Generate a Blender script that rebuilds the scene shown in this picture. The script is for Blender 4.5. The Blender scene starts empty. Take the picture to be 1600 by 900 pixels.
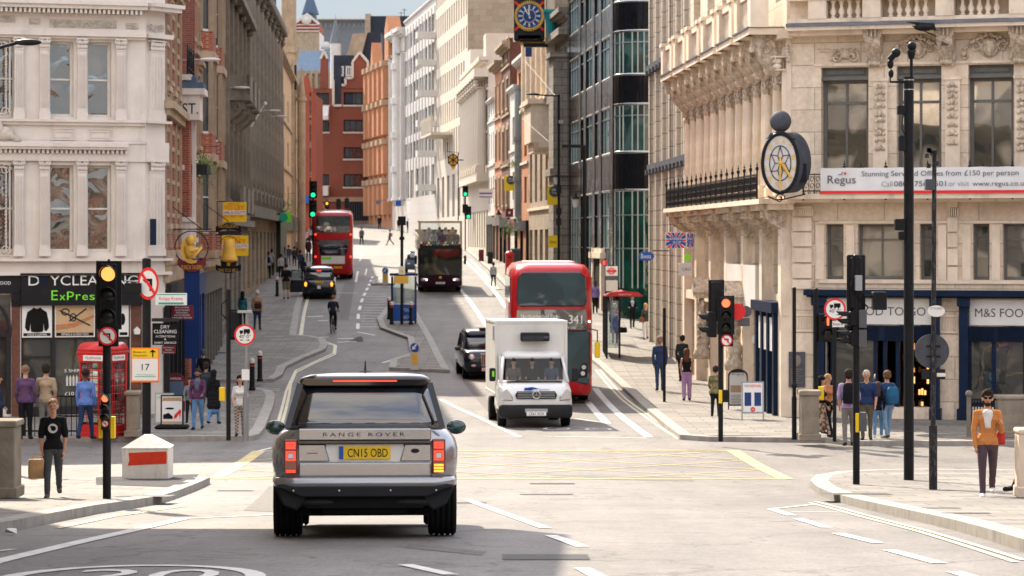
import bpy,math,random
from mathutils import Matrix,Vector
R=math.radians
SC=bpy.context.scene
COL=SC.collection
rnd=random.Random(7)
# --- camera, world, sun, exposure
CZ=5.2
F,CX,HY=4200.0,800.0,375.0
cam_data=bpy.data.cameras.new('camera')
cam=bpy.data.objects.new('camera',cam_data);COL.objects.link(cam)
cam.location=(0,0,CZ);cam.rotation_euler=(R(90),0,0)
cam_data.sensor_width=36;cam_data.lens=F/1600*36
cam_data.shift_y=-75/1600
cam_data.clip_start=.5;cam_data.clip_end=6000
cam_data.dof.use_dof=True;cam_data.dof.focus_distance=38;cam_data.dof.aperture_fstop=4.5
SC.camera=cam
SUN_AZ=(-.38,.925)
SUN_EL=R(39)
w=bpy.data.worlds.new("World");SC.world=w;w.use_nodes=True
nt=w.node_tree;nt.nodes.clear()
def wn(t,**k):
 n=nt.nodes.new(t)
 for a,b in k.items():setattr(n,a,b)
 return n
sky=wn('ShaderNodeTexSky',sky_type='NISHITA',sun_disc=False)
sky.sun_elevation=SUN_EL;sky.sun_rotation=math.atan2(SUN_AZ[0],SUN_AZ[1])
sky.air_density=1.0;sky.dust_density=1.6;sky.ozone_density=1.2
tc=wn('ShaderNodeTexCoord');mp=wn('ShaderNodeMapping');mp.inputs['Scale'].default_value=(1,1,2.2)
cl=wn('ShaderNodeTexNoise');cl.inputs['Scale'].default_value=3.1;cl.inputs['Detail'].default_value=7;cl.inputs['Roughness'].default_value=.55
cr=wn('ShaderNodeValToRGB');cr.color_ramp.elements[0].position=.34;cr.color_ramp.elements[1].position=.58
mx=wn('ShaderNodeMix',data_type='RGBA');mx.inputs[7].default_value=(3.0,2.75,2.5,1)
bg=wn('ShaderNodeBackground');bg.inputs[1].default_value=.145
ow=wn('ShaderNodeOutputWorld')
L=nt.links.new
L(tc.outputs['Generated'],mp.inputs[0]);L(mp.outputs[0],cl.inputs[0]);L(cl.outputs[0],cr.inputs[0])
L(cr.outputs[0],mx.inputs[0]);L(sky.outputs[0],mx.inputs[6])
hz=wn('ShaderNodeMix',data_type='RGBA');hz.inputs[6].default_value=(.80,.98,1.12,1);hz.inputs[7].default_value=(1.16,1.18,1.20,1);L(cr.outputs[0],hz.inputs[0])
sx=wn('ShaderNodeSeparateXYZ');hm_=wn('ShaderNodeMapRange');hm_.inputs[1].default_value=.11;hm_.inputs[2].default_value=.30;L(tc.outputs['Generated'],sx.inputs[0]);L(sx.outputs[2],hm_.inputs[0])
m3_=wn('ShaderNodeMix',data_type='RGBA');L(hm_.outputs[0],m3_.inputs[0]);L(hz.outputs[2],m3_.inputs[6]);L(mx.outputs[2],m3_.inputs[7]);L(m3_.outputs[2],bg.inputs[0]);L(bg.outputs[0],ow.inputs[0])
sd=bpy.data.lights.new('sun','SUN');sd.energy=2.1;sd.angle=R(.55);sd.color=(1,.88,.71)
so=bpy.data.objects.new('sun',sd);COL.objects.link(so)
dirv=Vector((SUN_AZ[0]*math.cos(SUN_EL),SUN_AZ[1]*math.cos(SUN_EL),math.sin(SUN_EL)))
so.rotation_euler=dirv.to_track_quat('Z','Y').to_euler();so.location=(-40,60,90)
SC.view_settings.view_transform='Standard';SC.view_settings.look='None'
SC.view_settings.exposure=2.17;SC.view_settings.gamma=1;SC.view_settings.use_curve_mapping=False
SC.render.engine='CYCLES'
SC.cycles.max_bounces=6;SC.cycles.diffuse_bounces=3;SC.cycles.glossy_bounces=3;SC.cycles.transmission_bounces=5;SC.cycles.transparent_max_bounces=8
# --- terrain profile (height depends on distance along the street)
PRO=[(-200,8.5),(-60,1.6),(0,-1.3),(20,-2.62),(29,-3.2),(38,-3.82),(47,-4.38),(56,-4.72),(64,-4.88),(72,-5.02),(84,-5.12),(93,-5.06),(105,-4.82),(120,-4.28),(135,-3.6),(150,-3.02),(172,-2.46),(200,-1.92),(240,-1.2),(280,-.52),(310,.35),(340,1.4),(380,2.6),(460,3.6),(900,6),(3000,10)]
def gz(y):
 P=PRO
 if y<=P[0][0]:return P[0][1]+CZ
 if y>=P[-1][0]:return P[-1][1]+CZ
 for i in range(len(P)-1):
  if P[i][0]<=y<=P[i+1][0]:break
 def sl(k):
  if k<=0 or k>=len(P)-1:return(P[min(k+1,len(P)-1)][1]-P[max(k-1,0)][1])/(P[min(k+1,len(P)-1)][0]-P[max(k-1,0)][0])
  a=(P[k][1]-P[k-1][1])/(P[k][0]-P[k-1][0]);b=(P[k+1][1]-P[k][1])/(P[k+1][0]-P[k][0])
  return(a+b)/2
 h=P[i+1][0]-P[i][0];t=(y-P[i][0])/h;a,b=P[i][1],P[i+1][1];m0,m1=sl(i)*h,sl(i+1)*h
 return CZ+a*(2*t**3-3*t*t+1)+m0*(t**3-2*t*t+t)+b*(-2*t**3+3*t*t)+m1*(t**3-t*t)
def G(px,py,lift=0.0):
 """point of the terrain seen at a pixel of the 1600x900 photograph, as plain world numbers"""
 lo,hi=15.0,400.0
 for _ in range(50):
  m=(lo+hi)/2
  y=HY-F*(gz(m)+lift-CZ)/m
  if y>py:lo=m
  else:hi=m
 return Vector(((px-CX)/F*m,m,gz(m)+lift))
def PX(px,py,D):return Vector(((px-CX)/F*D,D,CZ+(HY-py)/F*D))
# --- mesh builder
class MB:
 def __init__(s):s.v=[];s.f=[];s.m=[];s.s=[];s.M=None;s.cur=0;s.sm=False
 def add(s,vs,fs):
  n=len(s.v)
  if s.M is not None:vs=[s.M@Vector(p)for p in vs]
  s.v+=[tuple(p)for p in vs]
  for f in fs:s.f.append([n+i for i in f]);s.m.append(s.cur);s.s.append(s.sm)
  return s
 def box(s,x0,x1,y0,y1,z0,z1):
  if x0>x1:x0,x1=x1,x0
  if y0>y1:y0,y1=y1,y0
  if z0>z1:z0,z1=z1,z0
  return s.add([(x0,y0,z0),(x1,y0,z0),(x1,y1,z0),(x0,y1,z0),(x0,y0,z1),(x1,y0,z1),(x1,y1,z1),(x0,y1,z1)],[(0,3,2,1),(4,5,6,7),(0,1,5,4),(1,2,6,5),(2,3,7,6),(3,0,4,7)])
 def ext(s,pts,a,b,plane='xz'):
  """extrude a 2-D outline; plane xz -> along y, xy -> along z, yz -> along x"""
  n=len(pts)
  def P(p,t):return{'xz':(p[0],t,p[1]),'xy':(p[0],p[1],t),'yz':(t,p[0],p[1])}[plane]
  s.add([P(p,a)for p in pts]+[P(p,b)for p in pts],[list(range(n)),list(range(2*n-1,n-1,-1))]+[(i,n+i,n+(i+1)%n,(i+1)%n)for i in range(n)])
  return s
 def loft(s,rings,caps=True,closed=True):
  n=len(rings[0]);vs=[p for r in rings for p in r];fs=[]
  for k in range(len(rings)-1):
   for i in range(n if closed else n-1):
    j=(i+1)%n;fs.append((k*n+i,k*n+j,(k+1)*n+j,(k+1)*n+i))
  if caps:fs.append(list(range(n-1,-1,-1)));fs.append([(len(rings)-1)*n+i for i in range(n)])
  return s.add(vs,fs)
 def cyl(s,a,b,r,r2=None,n=12,caps=True):
  a,b=Vector(a),Vector(b);r2=r if r2 is None else r2
  d=(b-a).normalized()if(b-a).length>1e-9 else Vector((0,0,1));u=d.orthogonal().normalized();v=d.cross(u)
  o,s.sm=s.sm,n>5
  s.loft([[p+(u*math.cos(2*math.pi*i/n)+v*math.sin(2*math.pi*i/n))*q for i in range(n)]for p,q in((a,r),(b,r2))],False)
  s.sm=False
  if caps:
   for p,q,sg in((a,r,-1),(b,r2,1)):
    if q>1e-6:s.add([p+(u*math.cos(2*math.pi*i/n)+v*math.sin(2*math.pi*i/n))*q for i in range(n)],[list(range(n))[::sg]])
  s.sm=o
  return s
 def tube(s,pts,r,n=8,close=False):
  pts=[Vector(p)for p in pts];rings=[];m=len(pts);up=None
  for i,p in enumerate(pts):
   a=pts[i-1]if(i>0 or close)else p;b=pts[(i+1)%m]if(i<m-1 or close)else p
   d=(b-a).normalized()
   if up is None:up=d.orthogonal().normalized()
   up=(up-d*up.dot(d));up=up.normalized()if up.length>1e-6 else d.orthogonal().normalized()
   v=d.cross(up);rr=r[i]if isinstance(r,(list,tuple))else r
   rings.append([p+(up*math.cos(2*math.pi*k/n)+v*math.sin(2*math.pi*k/n))*rr for k in range(n)])
  if close:rings.append(rings[0])
  o,s.sm=s.sm,n>5
  s.loft(rings,not close);s.sm=o
  return s
 def lathe(s,prof,c=(0,0,0),n=20,axis='z',smooth=True):
  rings=[]
  for r,z in prof:
   ring=[]
   for i in range(n):
    a=2*math.pi*i/n;x,y=max(r,1e-4)*math.cos(a),max(r,1e-4)*math.sin(a)
    ring.append({'z':(c[0]+x,c[1]+y,c[2]+z),'y':(c[0]+x,c[1]+z,c[2]+y),'x':(c[0]+z,c[1]+x,c[2]+y)}[axis])
   rings.append(ring)
  o,s.sm=s.sm,smooth
  s.loft(rings,True);s.sm=o
  return s
 def ball(s,c,r,n=14,m=9):
  if not isinstance(r,(tuple,list)):r=(r,r,r)
  o,s.sm=s.sm,True
  rings=[]
  for k in range(m+1):
   t=math.pi*k/m;rr=max(math.sin(t),1e-3)
   rings.append([(c[0]+r[0]*rr*math.cos(2*math.pi*i/n),c[1]+r[1]*rr*math.sin(2*math.pi*i/n),c[2]-r[2]*math.cos(t))for i in range(n)])
  s.loft(rings,False);s.sm=o
  return s
 def text(s,body,x,z,h,w=None,align='c',y=0.0,t=.004,mirror=False):
  """lettering in the xz plane, read from -y; h = capital height, z = base line"""
  vs,fs,x0,x1=glyphs(body)
  k=h;kx=h if w is None else w/max(x1-x0,1e-6)
  off={'c':-(x0+x1)/2*kx,'l':-x0*kx,'r':-x1*kx}[align]
  P=[(x+off+p[0]*kx,y,z+p[1]*k)for p in vs]
  return s.add(P,fs)
 def pieces(s,eps=.03):
  n=len(s.v);par=list(range(n))
  def fd(a):
   while par[a]!=a:par[a]=par[par[a]];a=par[a]
   return a
  for f in s.f:
   for q in f[1:]:par[fd(q)]=fd(f[0])
  comp={}
  for i,f in enumerate(s.f):comp.setdefault(fd(f[0]),[]).append(i)
  it=[]
  for k,fs in comp.items():
   vs={v for i in fs for v in s.f[i]};P=[s.v[v]for v in vs]
   it.append([[min(p[a]for p in P)-eps for a in range(3)],[max(p[a]for p in P)+eps for a in range(3)],fs])
  ch=True
  while ch:
   ch=False;out=[]
   for t in it:
    for o in out:
     if all(o[0][a]<=t[1][a]and t[0][a]<=o[1][a]for a in range(3)):
      o[0]=[min(o[0][a],t[0][a])for a in range(3)];o[1]=[max(o[1][a],t[1][a])for a in range(3)];o[2]+=t[2];ch=True;break
    else:out.append(t)
   it=out
  res=[]
  for lo,hi,fs in it:
   m=MB();mp_={}
   for i in fs:
    g=[]
    for v in s.f[i]:
     if v not in mp_:mp_[v]=len(m.v);m.v.append(s.v[v])
     g.append(mp_[v])
    m.f.append(g);m.m.append(s.m[i]);m.s.append(s.s[i])
   res.append(m)
  return res
 def build(s,name,mats,parent=None,M=None,bevel=0,seg=1,smooth_all=False):
  me=bpy.data.meshes.new(name);me.from_pydata(s.v,[],s.f)
  if not isinstance(mats,(list,tuple)):mats=[mats]
  for m in mats:me.materials.append(MAT[m]if isinstance(m,str)else m)
  me.polygons.foreach_set('material_index',s.m)
  me.polygons.foreach_set('use_smooth',[True]*len(s.f)if smooth_all else s.s)
  me.update()
  o=put(name,me,parent,M)
  if bevel:
   b=o.modifiers.new('bevel','BEVEL');b.width=bevel;b.segments=seg;b.limit_method='ANGLE';b.angle_limit=R(35)
  return o
def put(name,me,parent=None,M=None):
 """link mesh data as an object; M is relative to the parent"""
 o=bpy.data.objects.new(name,me);COL.objects.link(o)
 if parent is not None:o.parent=parent
 if M is not None:o.matrix_local=M
 return o
def T(x=0,y=0,z=0):return Matrix.Translation((x,y,z))
def RZ(a):return Matrix.Rotation(a,4,'Z')
def S3(x,y,z):return Matrix.Diagonal((x,y,z,1))
_G={}
def glyphs(body):
 if body in _G:return _G[body]
 cu=bpy.data.curves.new('t','FONT');cu.body=body;cu.size=1;cu.resolution_u=3;cu.fill_mode='FRONT'
 cu.extrude=0
 ob=bpy.data.objects.new('t',cu);me=ob.to_mesh()
 k=1/.69
 vs=[(v.co.x*k,v.co.y*k)for v in me.vertices];fs=[list(p.vertices)for p in me.polygons]
 ob.to_mesh_clear();bpy.data.objects.remove(ob);bpy.data.curves.remove(cu)
 xs=[v[0]for v in vs]or[0,1]
 _G[body]=(vs,fs,min(xs),max(xs));return _G[body]
def tag(o,label,cat,group=None,kind=None):
 if label:o['label']=label
 if cat:o['category']=cat
 if group:o['group']=group
 if kind:o['kind']=kind
 return o
def thing(name,label,cat,loc=(0,0,0),rz=0,group=None):
 o=bpy.data.objects.new(name,None);COL.objects.link(o);o.empty_display_size=.3
 o.location=loc;o.rotation_euler=(0,0,rz)
 return tag(o,label,cat,group)
def dup(root,loc=None,rz=None,label=None):
 def cp(o,par):
  c=o.copy();COL.objects.link(c)
  if par is not None:c.parent=par
  for ch in o.children:cp(ch,c)
  return c
 c=cp(root,None)
 if loc is not None:c.location=loc
 if rz is not None:c.rotation_euler=(0,0,rz)
 if label:c['label']=label
 return c
MAT={}
def newmat(name):
 m=bpy.data.materials.new(name);m.use_nodes=True;MAT[name]=m
 t=m.node_tree;b=t.nodes['Principled BSDF'];return m,t,b
def ND(t,ty,ins={},**k):
 n=t.nodes.new(ty)
 for a,b in k.items():setattr(n,a,b)
 for a,b in ins.items():n.inputs[a].default_value=b
 return n
def c4(c):return(c[0],c[1],c[2],1)
def pm(name,col,rough=.6,metal=0,var=.12,scale=1.5,bump=0,bscale=40,coat=0,emit=None,es=0,spec=None,dirt=0,dcol=(.05,.045,.04),rand=0):
 spec=(.08 if max(col)<.06 else.25)if spec is None else spec
 m,t,b=newmat(name);Lk=t.links.new
 tcn=ND(t,'ShaderNodeTexCoord');n=ND(t,'ShaderNodeTexNoise',{'Scale':scale,'Detail':6,'Roughness':.6});Lk(tcn.outputs['Object'],n.inputs[0])
 mr=ND(t,'ShaderNodeMapRange',{1:.3,2:.7,3:1-var,4:1+var});Lk(n.outputs[0],mr.inputs[0])
 mul=ND(t,'ShaderNodeVectorMath',operation='SCALE');mul.inputs[0].default_value=col;Lk(mr.outputs[0],mul.inputs['Scale'])
 out=mul.outputs[0]
 if dirt:
  d=ND(t,'ShaderNodeTexNoise',{'Scale':scale*.6,'Detail':8,'Roughness':.7});mpp=ND(t,'ShaderNodeMapping',{'Scale':(1.6,1.6,.35),'Location':(3,1,5)})
  Lk(tcn.outputs['Object'],mpp.inputs[0]);Lk(mpp.outputs[0],d.inputs[0])
  r2=ND(t,'ShaderNodeMapRange',{1:.52,2:.72,3:0,4:dirt});Lk(d.outputs[0],r2.inputs[0])
  mxx=ND(t,'ShaderNodeMix',data_type='RGBA');mxx.inputs[7].default_value=c4(dcol);Lk(r2.outputs[0],mxx.inputs[0]);Lk(out,mxx.inputs[6]);out=mxx.outputs[2]
 Lk(out,b.inputs['Base Color'])
 b.inputs['Roughness'].default_value=rough;b.inputs['Metallic'].default_value=metal;b.inputs['Specular IOR Level'].default_value=spec
 if coat:b.inputs['Coat Weight'].default_value=coat;b.inputs['Coat Roughness'].default_value=.04
 if emit:b.inputs['Emission Color'].default_value=c4(emit);b.inputs['Emission Strength'].default_value=es
 if bump:
  nb=ND(t,'ShaderNodeTexNoise',{'Scale':bscale,'Detail':4});Lk(tcn.outputs['Object'],nb.inputs[0])
  bp=ND(t,'ShaderNodeBump',{'Strength':1,'Distance':bump});Lk(nb.outputs[0],bp.inputs['Height']);Lk(bp.outputs[0],b.inputs['Normal'])
 return m
def blocks(name,col,col2,mortar,bw,bh,ms=.01,rough=.85,var=.5,bump=.006,dirt=.25,dcol=(.06,.055,.05),off=.5,flat=False,dscale=.5):
 """brick, ashlar or slabs, laid by object coordinates (x+y, z), or (x, y) when flat"""
 m,t,b=newmat(name);Lk=t.links.new
 tcn=ND(t,'ShaderNodeTexCoord');sp=ND(t,'ShaderNodeSeparateXYZ');Lk(tcn.outputs['Object'],sp.inputs[0])
 cb=ND(t,'ShaderNodeCombineXYZ')
 if flat:Lk(sp.outputs[0],cb.inputs[0]);Lk(sp.outputs[1],cb.inputs[1])
 else:
  ad=ND(t,'ShaderNodeMath',operation='ADD');Lk(sp.outputs[0],ad.inputs[0]);Lk(sp.outputs[1],ad.inputs[1]);Lk(ad.outputs[0],cb.inputs[0]);Lk(sp.outputs[2],cb.inputs[1])
 br=ND(t,'ShaderNodeTexBrick',{'Color1':c4(col),'Color2':c4(col2),'Mortar':c4(mortar),'Scale':1,'Mortar Size':ms,'Mortar Smooth':.2,'Bias':0,'Brick Width':bw,'Row Height':bh},offset=off)
 Lk(cb.outputs[0],br.inputs['Vector'])
 n=ND(t,'ShaderNodeTexNoise',{'Scale':dscale,'Detail':9,'Roughness':.68});mpp=ND(t,'ShaderNodeMapping',{'Scale':(1,1,1 if flat else.45)})
 Lk(tcn.outputs['Object'],mpp.inputs[0]);Lk(mpp.outputs[0],n.inputs[0])
 r2=ND(t,'ShaderNodeMapRange',{1:.5,2:.75,3:0,4:dirt});Lk(n.outputs[0],r2.inputs[0])
 n3=ND(t,'ShaderNodeTexNoise',{'Scale':7,'Detail':6,'Roughness':.7});Lk(tcn.outputs['Object'],n3.inputs[0])
 r3=ND(t,'ShaderNodeMapRange',{1:.3,2:.7,3:1-.16,4:1+.16});Lk(n3.outputs[0],r3.inputs[0])
 ml=ND(t,'ShaderNodeVectorMath',operation='SCALE');Lk(br.outputs['Color'],ml.inputs[0]);Lk(r3.outputs[0],ml.inputs['Scale'])
 mxx=ND(t,'ShaderNodeMix',data_type='RGBA');mxx.inputs[7].default_value=c4(dcol);Lk(r2.outputs[0],mxx.inputs[0]);Lk(ml.outputs[0],mxx.inputs[6])
 Lk(mxx.outputs[2],b.inputs['Base Color']);b.inputs['Roughness'].default_value=rough;b.inputs['Specular IOR Level'].default_value=.3
 bp=ND(t,'ShaderNodeBump',{'Strength':.8,'Distance':bump},invert=True);Lk(br.outputs['Fac'],bp.inputs['Height']);Lk(bp.outputs[0],b.inputs['Normal'])
 return m
def glass(name,tint=(.02,.025,.03),wav=.02,wsc=1.3,ior=1.7,blind=.3,bcol=(.35,.33,.30),rough=.02):
 """window glass: mirror-like wavy coat over a dim room with pale patches for blinds and painted-in reflections"""
 m,t,b=newmat(name);Lk=t.links.new
 tcn=ND(t,'ShaderNodeTexCoord');oi=ND(t,'ShaderNodeObjectInfo')
 ad=ND(t,'ShaderNodeVectorMath',operation='ADD');sc=ND(t,'ShaderNodeVectorMath',operation='SCALE');sc.inputs['Scale'].default_value=37
 cbx=ND(t,'ShaderNodeCombineXYZ');Lk(oi.outputs['Random'],cbx.inputs[0]);Lk(oi.outputs['Random'],cbx.inputs[1]);Lk(cbx.outputs[0],sc.inputs[0])
 Lk(tcn.outputs['Object'],ad.inputs[0]);Lk(sc.outputs[0],ad.inputs[1])
 n=ND(t,'ShaderNodeTexNoise',{'Scale':wsc,'Detail':2,'Roughness':.4,'Distortion':.6});Lk(ad.outputs[0],n.inputs[0])
 bp=ND(t,'ShaderNodeBump',{'Strength':1,'Distance':wav});Lk(n.outputs[0],bp.inputs['Height']);Lk(bp.outputs[0],b.inputs['Normal'])
 nb=ND(t,'ShaderNodeTexNoise',{'Scale':.8,'Detail':1,'Roughness':.5,'Distortion':.7});Lk(ad.outputs[0],nb.inputs[0])
 rb=ND(t,'ShaderNodeMapRange',{1:.46,2:.58,3:0,4:blind});Lk(nb.outputs[0],rb.inputs[0])
 mxx=ND(t,'ShaderNodeMix',data_type='RGBA');mxx.inputs[6].default_value=c4(tint);mxx.inputs[7].default_value=c4(bcol);Lk(rb.outputs[0],mxx.inputs[0])
 Lk(mxx.outputs[2],b.inputs['Base Color']);b.inputs['Roughness'].default_value=rough;b.inputs['IOR'].default_value=ior
 return m
def thru(name,tint=(.75,.82,.82),refl=.12):
 m=bpy.data.materials.new(name);m.use_nodes=True;MAT[name]=m;t=m.node_tree;t.nodes.clear();Lk=t.links.new
 a=ND(t,'ShaderNodeBsdfTransparent',{'Color':c4(tint)});g=ND(t,'ShaderNodeBsdfGlossy',{'Roughness':.02});fr=ND(t,'ShaderNodeFresnel',{'IOR':1.55})
 ad=ND(t,'ShaderNodeMath',{1:refl},operation='ADD');mx_=ND(t,'ShaderNodeMixShader');o=ND(t,'ShaderNodeOutputMaterial')
 Lk(fr.outputs[0],ad.inputs[0]);Lk(ad.outputs[0],mx_.inputs[0]);Lk(a.outputs[0],mx_.inputs[1]);Lk(g.outputs[0],mx_.inputs[2]);Lk(mx_.outputs[0],o.inputs[0])
 return m
def road_mat():
 m,t,b=newmat('asphalt');Lk=t.links.new
 tcn=ND(t,'ShaderNodeTexCoord')
 n1=ND(t,'ShaderNodeTexNoise',{'Scale':.22,'Detail':9,'Roughness':.68});Lk(tcn.outputs['Object'],n1.inputs[0])
 n2=ND(t,'ShaderNodeTexNoise',{'Scale':26,'Detail':4,'Roughness':.85});Lk(tcn.outputs['Object'],n2.inputs[0])
 r1=ND(t,'ShaderNodeMapRange',{1:.32,2:.68,3:.72,4:1.2});Lk(n1.outputs[0],r1.inputs[0])
 r2=ND(t,'ShaderNodeMapRange',{1:.3,2:.7,3:.55,4:1.45});Lk(n2.outputs[0],r2.inputs[0])
 mm=ND(t,'ShaderNodeMath',operation='MULTIPLY');Lk(r1.outputs[0],mm.inputs[0]);Lk(r2.outputs[0],mm.inputs[1])
 n5=ND(t,'ShaderNodeTexNoise',{'Scale':6,'Detail':5,'Roughness':.8});Lk(tcn.outputs['Object'],n5.inputs[0]);r5=ND(t,'ShaderNodeMapRange',{1:.3,2:.7,3:.78,4:1.22});Lk(n5.outputs[0],r5.inputs[0])
 m5=ND(t,'ShaderNodeMath',operation='MULTIPLY');Lk(mm.outputs[0],m5.inputs[0]);Lk(r5.outputs[0],m5.inputs[1]);mm=m5
 mp2=ND(t,'ShaderNodeMapping',{'Scale':(1.0,.05,1)});Lk(tcn.outputs['Object'],mp2.inputs[0])
 n4=ND(t,'ShaderNodeTexNoise',{'Scale':1.4,'Detail':5,'Roughness':.6});Lk(mp2.outputs[0],n4.inputs[0])
 r4=ND(t,'ShaderNodeMapRange',{1:.3,2:.7,3:.86,4:1.14});Lk(n4.outputs[0],r4.inputs[0])
 m2=ND(t,'ShaderNodeMath',operation='MULTIPLY');Lk(mm.outputs[0],m2.inputs[0]);Lk(r4.outputs[0],m2.inputs[1])
 vo=ND(t,'ShaderNodeTexVoronoi',{'Scale':.33},feature='DISTANCE_TO_EDGE');nd=ND(t,'ShaderNodeTexNoise',{'Scale':1.2,'Detail':6});Lk(tcn.outputs['Object'],nd.inputs[0])
 vm=ND(t,'ShaderNodeVectorMath',operation='ADD');vs=ND(t,'ShaderNodeVectorMath',operation='SCALE');vs.inputs['Scale'].default_value=1.1
 Lk(nd.outputs['Color'],vs.inputs[0]);Lk(tcn.outputs['Object'],vm.inputs[0]);Lk(vs.outputs[0],vm.inputs[1]);Lk(vm.outputs[0],vo.inputs[0])
 rc=ND(t,'ShaderNodeMapRange',{1:0,2:.014,3:.5,4:1});Lk(vo.outputs['Distance'],rc.inputs[0])
 m3=ND(t,'ShaderNodeMath',operation='MULTIPLY');Lk(m2.outputs[0],m3.inputs[0]);Lk(rc.outputs[0],m3.inputs[1])
 ml=ND(t,'ShaderNodeVectorMath',operation='SCALE');ml.inputs[0].default_value=(.150,.138,.127);Lk(m3.outputs[0],ml.inputs['Scale'])
 Lk(ml.outputs[0],b.inputs['Base Color']);b.inputs['Roughness'].default_value=.7;b.inputs['Specular IOR Level'].default_value=.3
 bp=ND(t,'ShaderNodeBump',{'Strength':.55,'Distance':.006});Lk(n2.outputs[0],bp.inputs['Height']);Lk(bp.outputs[0],b.inputs['Normal'])
road_mat()
pm('tarmac_patch',(.055,.055,.058),.8,var=.2,scale=8,bump=.003,bscale=80)
pm('ground',(.2,.19,.17),.9)
blocks('paving',(.235,.215,.19),(.15,.138,.122),(.07,.065,.06),.95,.62,.016,.8,flat=True,bump=.003,dirt=.35,dcol=(.11,.10,.09),dscale=.35)
pm('kerb',(.31,.29,.26),.75,var=.18,scale=3,bump=.003,bscale=30,dirt=.4)
pm('paint_white',(.62,.61,.58),.6,var=.2,scale=5,dirt=.5,dcol=(.2,.19,.18))
pm('paint_cream',(.60,.55,.38),.6,var=.2,scale=5,dirt=.55,dcol=(.2,.19,.16))
pm('paint_yellow',(.50,.40,.17),.6,var=.2,scale=4,dirt=.6,dcol=(.22,.2,.15))
pm('iron',(.035,.034,.033),.55,var=.25,scale=20)
blocks('drain',(.16,.15,.15),(.12,.12,.12),(.02,.02,.02),.12,.07,.03,.6,flat=True)
pm('white_stucco',(.66,.60,.55),.7,var=.07,scale=1.6,dirt=.4,dcol=(.36,.32,.28),bump=.002,bscale=20)
pm('white_stucco_worn',(.52,.47,.41),.8,var=.2,scale=6,dirt=.5,dcol=(.12,.11,.10),bump=.01,bscale=22)
blocks('portland',(.77,.635,.49),(.64,.52,.395),(.40,.32,.24),1.3,.62,.012,.8,bump=.006,dirt=.55,dcol=(.22,.175,.13),dscale=.8)
pm('portland_plain',(.76,.63,.49),.8,var=.14,scale=1.6,dirt=.5,dcol=(.16,.125,.095),bump=.003,bscale=24)
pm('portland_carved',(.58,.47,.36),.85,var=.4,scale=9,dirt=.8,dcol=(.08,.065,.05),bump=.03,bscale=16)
blocks('red_brick',(.36,.075,.035),(.22,.045,.022),(.30,.22,.17),.225,.075,.010,.85,bump=.004,dirt=.4,dcol=(.08,.04,.03))
blocks('orange_brick',(.54,.20,.075),(.45,.16,.06),(.36,.25,.17),.225,.075,.010,.85,bump=.004,dirt=.25,dcol=(.16,.08,.05))
blocks('tan_brick',(.44,.27,.15),(.38,.23,.125),(.34,.27,.2),.225,.075,.010,.85,bump=.004,dirt=.25,dcol=(.16,.1,.06))
blocks('brown_brick',(.17,.065,.042),(.13,.05,.033),(.12,.07,.05),.225,.075,.008,.85,bump=.004,dirt=.3,dcol=(.05,.03,.025))
blocks('dark_red_brick',(.24,.07,.045),(.17,.05,.035),(.19,.14,.11),.225,.075,.010,.85,bump=.004,dirt=.4,dcol=(.06,.03,.025))
blocks('grey_stone',(.21,.18,.145),(.15,.13,.105),(.09,.085,.075),1.1,.55,.014,.85,bump=.01,dirt=.5,dcol=(.07,.065,.06))
pm('grey_stone_plain',(.21,.18,.145),.85,var=.3,scale=1.5,dirt=.55,dcol=(.06,.055,.05),bump=.006,bscale=12)
blocks('buff_stone',(.40,.31,.22),(.30,.235,.165),(.22,.18,.14),1.2,.6,.01,.85,bump=.005,dirt=.4,dcol=(.14,.12,.10))
pm('buff_plain',(.38,.29,.20),.85,var=.2,scale=1.5,dirt=.6,dcol=(.14,.12,.10),bump=.005,bscale=14)
pm('tan_render',(.56,.38,.22),.85,var=.1,scale=1,dirt=.3,dcol=(.2,.15,.11))
blocks('cream_tile',(.60,.52,.42),(.56,.485,.39),(.10,.09,.08),.75,.62,.014,.55,bump=.008,dirt=.08,off=0)
blocks('pale_panel',(.60,.575,.54),(.57,.55,.515),(.33,.32,.31),2.6,1.1,.012,.6,bump=.004,dirt=.12,off=0)
pm('pale_stone',(.58,.51,.42),.8,var=.07,scale=1,dirt=.15,dcol=(.3,.26,.22))
pm('pale_white',(.63,.60,.56),.8,var=.1,scale=1,dirt=.25,dcol=(.3,.28,.26))
blocks('old_stone',(.30,.26,.215),(.23,.20,.165),(.09,.08,.07),.9,.45,.015,.9,bump=.02,dirt=.65,dcol=(.06,.055,.05))
pm('slate',(.08,.085,.10),.7,var=.2,scale=3,dirt=.2,spec=.1)
pm('slate_blue',(.10,.14,.20),.95,var=.15,scale=3,spec=0)
pm('lead',(.16,.17,.19),.5,var=.2,scale=3)
pm('black_vitrolite',(.008,.009,.012),.16,var=.3,scale=2,coat=.35)
def vitro():
 m=MAT['black_vitrolite'];t=m.node_tree;b=t.nodes['Principled BSDF'];Lk=t.links.new
 tcn=ND(t,'ShaderNodeTexCoord');mpp=ND(t,'ShaderNodeMapping',{'Scale':(2.2,2.2,.25)});n=ND(t,'ShaderNodeTexNoise',{'Scale':1.2,'Detail':3});bp=ND(t,'ShaderNodeBump',{'Distance':.05,'Strength':1})
 Lk(tcn.outputs['Object'],mpp.inputs[0]);Lk(mpp.outputs[0],n.inputs[0]);Lk(n.outputs[0],bp.inputs['Height']);Lk(bp.outputs[0],b.inputs['Normal']);Lk(bp.outputs[0],b.inputs['Coat Normal'])
vitro()
pm('chrome_strip',(.55,.55,.53),.25,metal=1,var=.05)
pm('shop_black',(.018,.018,.020),.45,var=.2,scale=2)
pm('shop_navy',(.010,.020,.045),.4,var=.2,scale=2)
pm('shop_white',(.70,.68,.63),.55,var=.05)
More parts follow.
